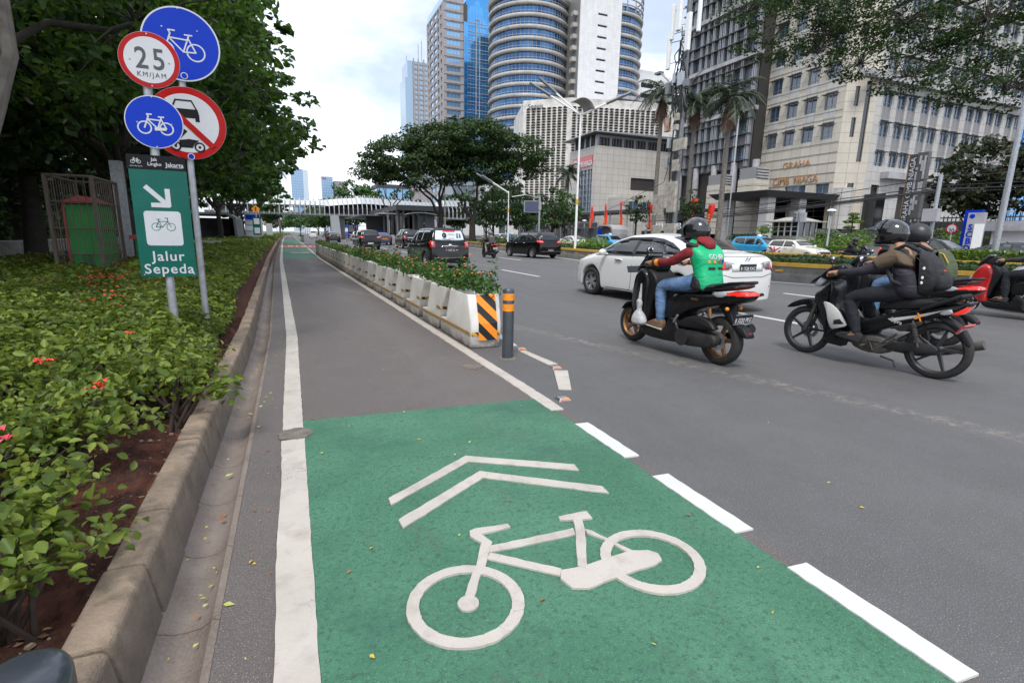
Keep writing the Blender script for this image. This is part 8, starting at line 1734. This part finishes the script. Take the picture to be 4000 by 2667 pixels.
t = thing('route_sign', 'blue disc and red ringed disc on a pole farthest up the kerb', 'road sign', (-2.6, 118, 0)); q = MB(); q.tube([(0,0,0),(0,0,4.4)], .05, 8); q.build('pole', M['galv'], t); q = MB(); q.lathe([(.45,-.06),(.45,-.04)], (0,0,4.0), 'y', 24); q.build('blue_disc', M['sign_blue'], t); q = MB(); q.lathe([(.45,-.06),(.45,-.04)], (0,0,2.95), 'y', 24); r_ = q.build('red_disc', M['sign_red'], t); q = MB(); q.lathe([(.34,-.07),(.34,-.062)], (0,0,2.95), 'y', 24); q.build('centre', M['sign_white'], r_)
t = thing('notice_totem', 'white notice pillar far up the left kerb', 'notice board', (-3.4, 100, 0)); q = MB(); q.box(-.5,.5,-.1,.1,.2,2.6); q.build('panel', M['white_plain'], t); q = MB(); q.box(-.7,-.5,-.12,.1,2.2,2.9); q.build('orange_tab', M['orange'], t)
t = thing('notice_totem', 'grey notice board with a green sheet between the two far boards', 'notice board', (-4.6, 84, 0)); q = MB(); q.box(-.9,.9,-.1,.1,.2,3.0); q.build('frame', M['band_pale'], t); q = MB(); q.box(-.8,-.35,-.12,-.101,1.0,2.2); q.build('green_sheet', M['sign_green'], t); q = MB(); q.box(-.8,.2,-.12,-.101,2.4,2.9); q.build('orange_sheet', M['orange'], t)
q = MB(); q.box(-1.6,.4,-.3,.3,.3,.42); o = q.build('bench', M['concrete'], None); tag(o, 'low grey slab bench in the bed right of the green sign board', 'bench'); o.location = (-4.4, 36.4, .25)
t = thing('low_wall', 'low pale wall along the far side of the left footpath', 'wall', (-11.3, 0, 0)); q = MB(); q.box(-.2,.2,-4,120,.1,.62); q.build('wall', M['concrete'], t); q = MB(); q.box(-.26,.26,-4,120,.62,.7); q.build('coping', M['band_pale'], t)
# ------------------------------------------------------------ trees
leaf_mat('leaf_big', (.01,.026,.007), (.024,.06,.013), (.06,.125,.02), .35, .4); leaf_mat('leaf_ave', (.016,.04,.008), (.045,.105,.016), (.12,.23,.03), .45, .4); leaf_mat('leaf_lit', (.03,.075,.012), (.07,.16,.022), (.14,.27,.04), .35, .4)  # avenue leaves: the dark leaf green lightened, sun from behind put into the colour
leaf_mat('leaf_rain', (.014,.032,.008), (.032,.07,.015), (.075,.13,.025), .3, .6); leaf_mat('leaf_dark', (.01,.025,.007), (.024,.055,.012), (.06,.11,.02), .4, .6); leaf_mat('leaf_palm', (.012,.028,.014), (.025,.05,.022), (.05,.09,.04), .2, .4); leaf_mat('leaf_dry', (.07,.035,.02), (.12,.07,.04), (.18,.12,.08), .2)
leaf_mat('leaf_red', (.012,.024,.009), (.026,.048,.016), (.075,.055,.022), .25); leaf_mat('leaf_mid', (.025,.06,.015), (.055,.125,.025), (.1,.2,.04), .3)
def limb(q, a, b_, r0, r1, wob=.1, n=6, seed=0):
    rn = random.Random(seed); a, b_ = Vector(a), Vector(b_); L_ = (b_-a).length; pts = [a]
    for i in range(1, n): f = i/n; pts.append(a.lerp(b_, f)+Vector((rn.gauss(0, 1), rn.gauss(0, 1), rn.gauss(0, .6)))*wob*L_*.35*math.sin(PI*f)+Vector((0, 0, .06*L_*math.sin(PI*f))))
    pts.append(b_); q.tube(pts, [lerp(r0, r1, i/n) for i in range(n+1)], 9); return pts
def tree(name, lab, loc, trunk, limbs, blobs, size, dens, mt='leaf_big', bark='bark', clump=40, hi=False, group=None, twigs=True, flat=.55, tilt=.7, cat='tree', cr=.5, tw_=1):
    """trunk: point list + radii; limbs: (from, to, r0, r1); blobs: (centre, radii, share) filled with flattened leaf clumps"""
    t = thing(name, lab, cat, loc, 0, group); q = MB(); q.tube(trunk[0], trunk[1], 12)
    for k, (a, b_, r0, r1) in enumerate(limbs): limb(q, a, b_, r0, r1, .18, 6, k+int(abs(loc[1])*7))
    P = []; D = []
    for (c, r, sh) in blobs:
        vol = r[0]*r[1]*r[2]*4.19; nc = max(3, int(dens*vol*sh)); cp, cd = ellipsoid_pts(nc, c, r, .35)
        if twigs and limbs:
            for j in range(0, nc, max(1, nc//14)):
                e = min(limbs, key=lambda l: (Vector(l[1])-Vector(cp[j])).length)[1]; q.tube([e, tuple((np.array(e)+cp[j])/2+[0,0,.1]), tuple(cp[j])], [.03*tw_, .02*tw_, .008*tw_], 5)
        for j in range(nc):
            rr_ = cr*RNG.uniform(.6, 1.25); p, d = ellipsoid_pts(clump, cp[j], (rr_, rr_, rr_*flat), .35); P.append(p); D.append(d*.5+[0, 0, 1.0]+cd[j]*.4)
    q.build('trunk', M[bark], t, smooth=True, fix=False, angle=60); P = np.concatenate(P); D = np.concatenate(D); V, F = leaves(P, RNG.uniform(.65, 1.3, len(P))*size, D, .4, hi, tilt); npmesh('crown', V, F, M[mt], t); return t
def avenue(lab, x, y, H_, reach, seed, size=.17, dens=1.1, hi=False, mt='leaf_big', trunk_r=.2, lit=None, cl=36, low=3.0):
    global RNG
    RNG = np.random.default_rng(seed); rn = random.Random(seed); top = low*.9
    tr = ([(0,0,0),(.05,.1,top*.5),(-.05,.0,top),(.1,.1,top+1.2)], [trunk_r*1.2, trunk_r, trunk_r*.8, trunk_r*.55]); lm = []; bl = []
    for k in range(7):
        a = 2*PI*k/7+rn.uniform(-.3,.3); rch = reach*rn.uniform(.55,.8); z = lerp(low, H_, rn.uniform(.2,.75)); e = (math.cos(a)*rch, math.sin(a)*rch, z); lm.append(((0,0,rn.uniform(top*.8, top+1)), e, trunk_r*.5, .04))
        bl.append((e, (reach*.42, reach*.42, (H_-low)*.26), 1))
    bl.append(((0,0,H_-(H_-low)*.3), (reach*.6, reach*.6, (H_-low)*.32), .8))
    return tree('avenue_tree', lab, (x, y, 0), tr, lm, bl, size, dens, mt, 'bark', cl, hi, 'avenue trees of the left planting bed', cr=.45)
# left row: two nearest trees with large leaves overhead, the rest receding
avenue('nearest avenue tree, spreading large leaves over the two sign poles', -4.75, 9.9, 9.5, 5.0, 101, .15, 2.0, True, 'leaf_ave', .17, cl=36, low=3.1)
avenue('avenue tree second from the camera, behind the sign poles', -4.4, 18.5, 11.5, 5.0, 102, .2, 1.5, True, 'leaf_ave', low=2.7, cl=36)
for k, (x, y, H_, rc, lo, mt_) in enumerate([(-5.6,27.5,13,6.0,3.0,'leaf_ave'),(-6.1,38,14,6.4,3.0,'leaf_ave'),(-6.0,55,15,7.0,3.2,'leaf_mid'),(-6.4,70,15,7,3.2,'leaf_mid'),(-7.5,90,15,7.5,3.5,'leaf_mid'),(-8.5,115,14,8,3,'leaf_mid'),(-8,145,13,8.5,2.6,'leaf_mid')]):
    avenue('avenue tree in the left bed, %s from the camera' % ORD[k+2], x, y, H_, rc, 110+k, .3+.05*k, .7/(1+.3*k), False, mt_, .22, cl=34, low=lo)
# second row beyond the footpath : deep shade
for k, (x, y) in enumerate([(-14.5,9),(-9.9,27.9),(-12.5,17),(-14,38),(-13,52),(-16,26),(-15,70),(-9.5,16.5),(-18,12),(-20,45)]):
    RNG = np.random.default_rng(140+k); H_ = 13; lo = 2.6 if x > -11 else 1.2
    tree('park_tree', 'dark shady tree beyond the footpath, %s' % ('nearest at the left edge','with a thick trunk behind the cage','deep behind the cage','behind the bus shelter side','far along the footpath','deep behind the thick trunk','farthest along the footpath','straight behind the green booth','in the deepest left corner','in the far left depth')[k], (x, y, 0), ([(0,0,0),(.1,0,2.5),(.0,.1,5)], [.42,.32,.24]),
      [((0,0,3.5), (math.cos(a)*3, math.sin(a)*3, 6), .14, .05) for a in (0, 1.3, 2.5, 3.8, 5)], [((0,0,8),(4.8,4.8,3.4),1), ((2,1,5),(3.8,3.8,2.4),1.3), ((-1.5,-1.5,5.2),(3.6,3.6,2.0),1)]+([((0,0,1.9),(3.2,3.2,1.6),1)] if x < -11 else []), .36, .3, 'leaf_big', 'bark', 40, group='park trees beyond the footpath', cr=.75)
q = MB(); q.tube([(-3.6,7.5,.1),(-3.2,7.5,1.4),(-2.8,7.51,2.54),(-2.63,7.56,3.1),(-2.64,7.6,4.0),(-2.5,7.8,5.2),(-2.9,8.1,6)], [.09,.08,.075,.07,.065,.05,.04], 10); 
t = thing('slender_tree', 'slender curving trunk close to the left edge', 'tree', (-.25, .6, 0)); o = q.build('trunk', M['bark_light'], None, smooth=True, fix=False); o.parent = t; o.location = (.25, -.6, 0)
RNG = np.random.default_rng(171); p, d = ellipsoid_pts(1500, (-3.6,8.2,6.2), (1.8,1.4,1.1), .3); V, F = leaves(p, RNG.uniform(.12,.24,len(p)), d+[0,0,1], .4, True, .7); npmesh('crown', V, F, M['leaf_big'], t)
# rain trees on the median
def raintree(lab, x, y, seed, trunk, limbs, blobs, dens=1.0, size=.27):
    global RNG
    RNG = np.random.default_rng(seed); return tree('rain_tree', lab, (x, y, 0), trunk, limbs, blobs, size, dens, 'leaf_rain', 'bark', 46, False, 'rain trees on the median', flat=.45, tilt=.55, cr=.85)
raintree('broad rain tree on the median with a curving dark trunk, left one', 15.5, 58, 201, ([(0,0,0),(.15,0,2.2),(.3,0,3.4),(.1,0,5)], [.36,.3,.26,.2]), [((.25,0,3.2),(-2.6,.3,6.6),.18,.06),((.1,0,4.8),(-4.6,0,7.6),.14,.05),((.1,0,4.8),(1.6,1,8),.15,.05),((.1,0,4.8),(-1.5,-2,9),.14,.05)],
  [((-3.9,0,9.3),(4.6,4.2,2.1),1),((-6.5,.5,7.7),(2.7,3,1.1),1),((.3,0,11.0),(4.4,4.5,2.3),1),((-2.6,-1,7.2),(3.4,3,1.0),.8)])
raintree('broad rain tree on the median with a forked trunk, right one', 19.1, 56.9, 202, ([(0,0,0),(0,0,1.8),(.0,0,3.0)], [.42,.36,.32]), [((0,0,2.8),(-2.3,0,6.4),.22,.08),((0,0,2.8),(.6,0,6.8),.24,.1),((-1.2,0,4.5),(-1.5,.5,7.2),.12,.06),((.6,0,6.8),(3.8,0,9),.12,.05),((.6,0,6.8),(6,-.5,9.5),.12,.04)],
  [((0,0,11.7),(4.6,4.6,2.1),1),((4.6,-.4,10.5),(4.2,4,2.0),1),((6.6,-.6,8.9),(2.1,3,1.0),1),((1.5,0,8.4),(4.2,3.5,1.4),1),((-2.2,0,8.2),(2.6,3,1.3),1)])
raintree('smaller tree with bare upright branches above the bus station', 14.6, 84, 203, ([(0,0,0),(0,0,4)], [.3,.24]), [((0,0,3.8),(-3,0,9),.12,.03),((0,0,3.8),(-1,0,9.6),.12,.03),((0,0,3.8),(1.6,0,9.4),.12,.03),((0,0,3.8),(3.2,0,8.6),.12,.03),((-1,0,6),(-2.2,0,10),.06,.02)], [((-3,0,10.5),(3,3,1.2),.6),((2.5,0,10.5),(3,3,1.2),.6)])
def round_tree(lab, x, y, H_, r, lo, mt_, seed, size=.25, dens=.35, name='leafy_tree', gr=None, cl=36, cr=.7, z=0):
    global RNG
    RNG = np.random.default_rng(seed); zc = (H_+lo)/2; return tree(name, lab, (x, y, z), ([(0,0,0),(.05,0,lo),(0,0,zc)], [.16,.12,.08]), [((0,0,lo),(math.cos(a)*r*.6, math.sin(a)*r*.6, zc+.3), .07, .03) for a in (.3, 2.2, 4.2)], [((0,0,zc+.1*(H_-lo)),(r*.8,r*.8,(H_-lo)*.45),1),((r*.35,-r*.2,zc-.3),(r*.6,r*.6,(H_-lo)*.3),1),((-r*.4,r*.2,zc-.2),(r*.6,r*.6,(H_-lo)*.3),1)], size, dens, mt_, 'bark', cl, False, gr, cr=cr)
round_tree('bright green leafy tree on the median right of the forked rain tree', 23.0, 60.5, 6.3, 2.3, 1.6, 'leaf_mid', 210, .26, 1.0, cr=.55); round_tree('bright green leafy tree left of the message board', 26.4, 58, 6.0, 2.4, 1.4, 'leaf_mid', 211, .26, 1.0, cr=.55)
round_tree('green tree right of the message board', 30.5, 56, 6.6, 2.3, 1.5, 'leaf_mid', 212, .26, .9, cr=.55); round_tree('dark tree behind the message board', 34, 66, 7.6, 3.0, 1.5, 'leaf_big', 213, .3, .6, cr=.6); round_tree('dark tree behind the bright trees', 27, 74, 9.5, 4.0, 1.5, 'leaf_big', 214, .34, .35); round_tree('dark reddish tree at the foot of the oval screened block', 52, 118, 12, 5, 2, 'leaf_red', 215, .5, .2, cr=1)
round_tree('dark reddish tree right beside the other at the foot of the oval screened block', 60, 116, 11, 4.5, 2, 'leaf_red', 216, .5, .2, cr=1); round_tree('dark green tree in front of the parking building', 46, 112, 13.5, 5.5, 2, 'leaf_big', 217, .5, .2, cr=1); round_tree('dark green tree behind the footbridge', 37, 122, 11, 5, 2, 'leaf_big', 218, .5, .2, cr=1)
for k, (x, y, H_, r) in enumerate([(14,128,12.6,7),(8.5,150,9.5,5),(3,190,8,6),(9,200,10,5),(20,150,13,7),(-3,230,9,8),(12,260,13,9),(28,140,12,6),(44,140,12,6)]): round_tree('hazy green tree beyond the footbridge, %s' % ('largest, left of the bare branched tree','just right of the far road','at the far bend','behind the far dark sedan','behind the bus station','at the end of the left row','farthest, in the gap over the road','behind the footbridge ribs','behind the dark glass block')[k], x, y, H_, r, 1.5, 'leaf_mid' if k != 7 else 'leaf_big', 220+k, .6, .12, 'distant_tree', 'trees beyond the footbridge', cr=1.2)
round_tree('small round street tree in front of the bank building', 40, 54.8, 6.4, 1.7, 2.9, 'leaf_big', 240, .22, 1.5, 'street_tree', cr=.45); round_tree('small lumpy street tree beside the telecom mast', 40, 45.1, 6.3, 1.5, 2.6, 'leaf_big', 241, .22, 1.6, 'street_tree', cr=.45)
# topiary and potted shrubs on the forecourt bank
RNG = np.random.default_rng(250); t = thing('topiary_tree', 'yellow green tiered topiary tree by the black off road vehicle', 'tree', (52, 35.3, 1.0)); q = MB(); q.tube([(0,0,0),(.1,.1,1.2),(0,0,2.9)], .06, 8); q.build('trunk', M['bark'], t)
P = []
for (y, z, r_) in ((0,3.0,.55),(-.45,2.3,.6),(.4,2.3,.55),(-.1,2.65,.5),(.3,1.75,.55)): p, d = ellipsoid_pts(260, (0, y, z), (r_, r_, .16), .4); P.append(p)
P = np.concatenate(P); V, F = leaves(P, RNG.uniform(.1,.18,len(P)), None, .45, False, .5); npmesh('crown', V, F, M['hedge_bright'], t)
bush('round pale green shrub left of the guard house', (52, 46.2, 2.6), (.9,.9,.55), 500, .16, 'hedge_bright'); bush('low shrub at the foot of the guard house', (51, 47.5, 1.5), (1.6,2,.6), 600, .18, 'hedge_leaf')
# palms
def palm(lab, x, y, H_, seed, r=.2, fl=3.2, nf=24, dry=6, z=0):
    rn = random.Random(seed); rg = np.random.default_rng(seed); t = thing('palm_tree', lab, 'palm', (x, y, z), 0, 'royal palms along the far pavement'); q = MB(); q.tube([(0,0,0),(0,0,H_*.5),(.05,0,H_-1.3),(.05,0,H_-.2)], [r*1.15, r, r*.8, r*.55], 12); q.build('trunk', M['bark_light'], t, smooth=True)
    V = []; F = []; q = MB(); MI = []
    for k in range(nf+dry):
        a = 2*PI*k*.382+rn.uniform(-.2,.2); dr = k >= nf; el = rn.uniform(-.1, 1.25) if not dr else -1.25; L_ = fl*rn.uniform(.85,1.1)*(1 if not dr else .8); p = Vector((.05, 0, H_-.15)); d = Vector((math.cos(a)*math.cos(el), math.sin(a)*math.cos(el), math.sin(el))); pts = [p.copy()]; n_ = 13
        for i in range(n_): p = p+d*(L_/n_); d = (d+Vector((0,0,-.17 if not dr else -.04))).normalized(); pts.append(p.copy())
        q.tube(pts, [.045*(1-i/len(pts))+.008 for i in range(len(pts))], 4, cap=False)
        for i in range(2, len(pts)):
            tv = (pts[i]-pts[i-1]).normalized(); sd = tv.cross(Vector((0,0,1))); sd = sd.normalized() if sd.length > .05 else Vector((1,0,0))
            for s_ in (-1, 1):
                for j in range(3):
                    b0 = pts[i-1].lerp(pts[i], j/3); ll = fl*.27*math.sin(PI*min(1, (i+j/3)/len(pts)*.9+.12))*rn.uniform(.8,1.1); e = b0+(sd*s_*.72+tv*.5+Vector((0,0,rn.uniform(-.75,-.1)))).normalized()*ll; w_ = tv*.045; b = len(V); V += [tuple(b0-w_), tuple(b0+w_), tuple(e+w_*.3), tuple(e-w_*.3)]; F.append((b, b+1, b+2, b+3)); MI.append(1 if dr else 0)
    npmesh('crown', V, F, [M['leaf_palm'], M['leaf_dry']], t, mi=MI); q.build('frond_stems', M['bark_light'], t, fix=False); return t
palm('tall royal palm left of the telecom mast', 39.3, 50.4, 17.2, 1, .24, 4.0); palm('tall royal palm just right of the telecom mast', 41, 46.9, 15.8, 2, .24, 3.8); palm('tall royal palm with a drooping crown in front of the grey office block', 41, 41.9, 15.0, 3, .26, 4.2); palm('shorter dark palm left of the bank building', 39, 71, 10.6, 4, .2, 3.2, 17, 3); palm('short palm far along the left tree row', -2.2, 130, 15, 5, .2, 4.0, 14, 0)
t = thing('flag_pole', 'slim steel flag pole in front of the grey office block', 'pole', (58, 57.5, 0)); q = MB(); q.tube([(0,0,1),(0,0,18.5)], [.12,.07], 10); q.build('pole', M['steel'], t)
# dark tree mass right of the beige tower
for k, (x, y, H_, r) in enumerate([(56,27.5,10,3.6),(57,22,10.8,4.2),(56,16,10.6,4.6),(58,9,11.5,5),(63,23,11.5,4.5)]): round_tree('dark russet crowned tree behind the pylon sign, %s from its left end' % ORD[k], x, y, H_, r, 2.4, 'leaf_red', 260+k, .36, .6, 'forecourt_tree', 'dark trees behind the pylon sign', cr=.85)
t = thing('rail_fence', 'tall dark railings under the russet trees', 'fence', (51.5, 10, 0)); q = MB()
for k in range(70): q.box(-.03,.03,k*.3-.03,k*.3+.03,.5,3.6)
q.box(-.04,.04,0,21,3.4,3.5); q.box(-.04,.04,0,21,1.0,1.1); q.build('rails', M['dark_metal'], t, fix=False); q = MB(); q.box(1.2,1.6,0,21,.5,3.2); q.build('wall', M['hole_dark'], t)
# overhanging branch tree at top right, rooted on the near pavement beyond the right edge
RNG = np.random.default_rng(300); lm = []; bl = []; rn = random.Random(12)
base = (21.0, 4.0)
ends = [(10.6,10.6,6.75),(11.0,10.2,6.0),(11.9,9.6,5.75),(12.4,8.8,5.35),(12.9,8.0,4.95),(13.3,7.2,4.55),(13.6,6.5,4.4),(13.2,8.4,6.2),(12.6,9.6,7.0),(13.9,7.2,6.0),(14.6,6.0,5.4),(12.0,10.6,7.4),(14.2,8.6,7.4),(15.2,7.0,6.9),(14.9,5.2,4.75),(11.4,11.6,7.9),(15.5,6.0,6.2),(13.6,9.8,8.2),(13.0,10.2,6.5)]
for k, e in enumerate(ends):
    e = (e[0]-base[0], e[1]-base[1], e[2]); lm.append(((-1.5-.2*(k % 4), 1+.4*(k % 3), 6.6+.2*(k % 5)), e, .06, .008)); 
    bl.append(((e[0], e[1], e[2]-.0), (.75,.8,.33), 1)); bl.append(((e[0]+.9, e[1]-.5, e[2]+.5), (.9,.9,.4), 1))
tree('overhanging_tree', 'dark feathery branches hanging into the top right corner', (base[0], base[1], 0), ([(0,0,0),(0,0,3),(-.6,.5,6),(-2.2,1.6,7.5)], [.4,.34,.3,.2]), lm, bl, .062, 26, 'leaf_dark', 'bark', 40, False, None, flat=.4, tilt=.6, cr=.27, tw_=.35)

hedge('park_thicket', 'tall dark thicket closing off the park beyond the footpath', lambda y: -20-.03*y, 3, -6, 130, .1, 5.5, 16000, .5, 'leaf_big', 'thicket', .4)
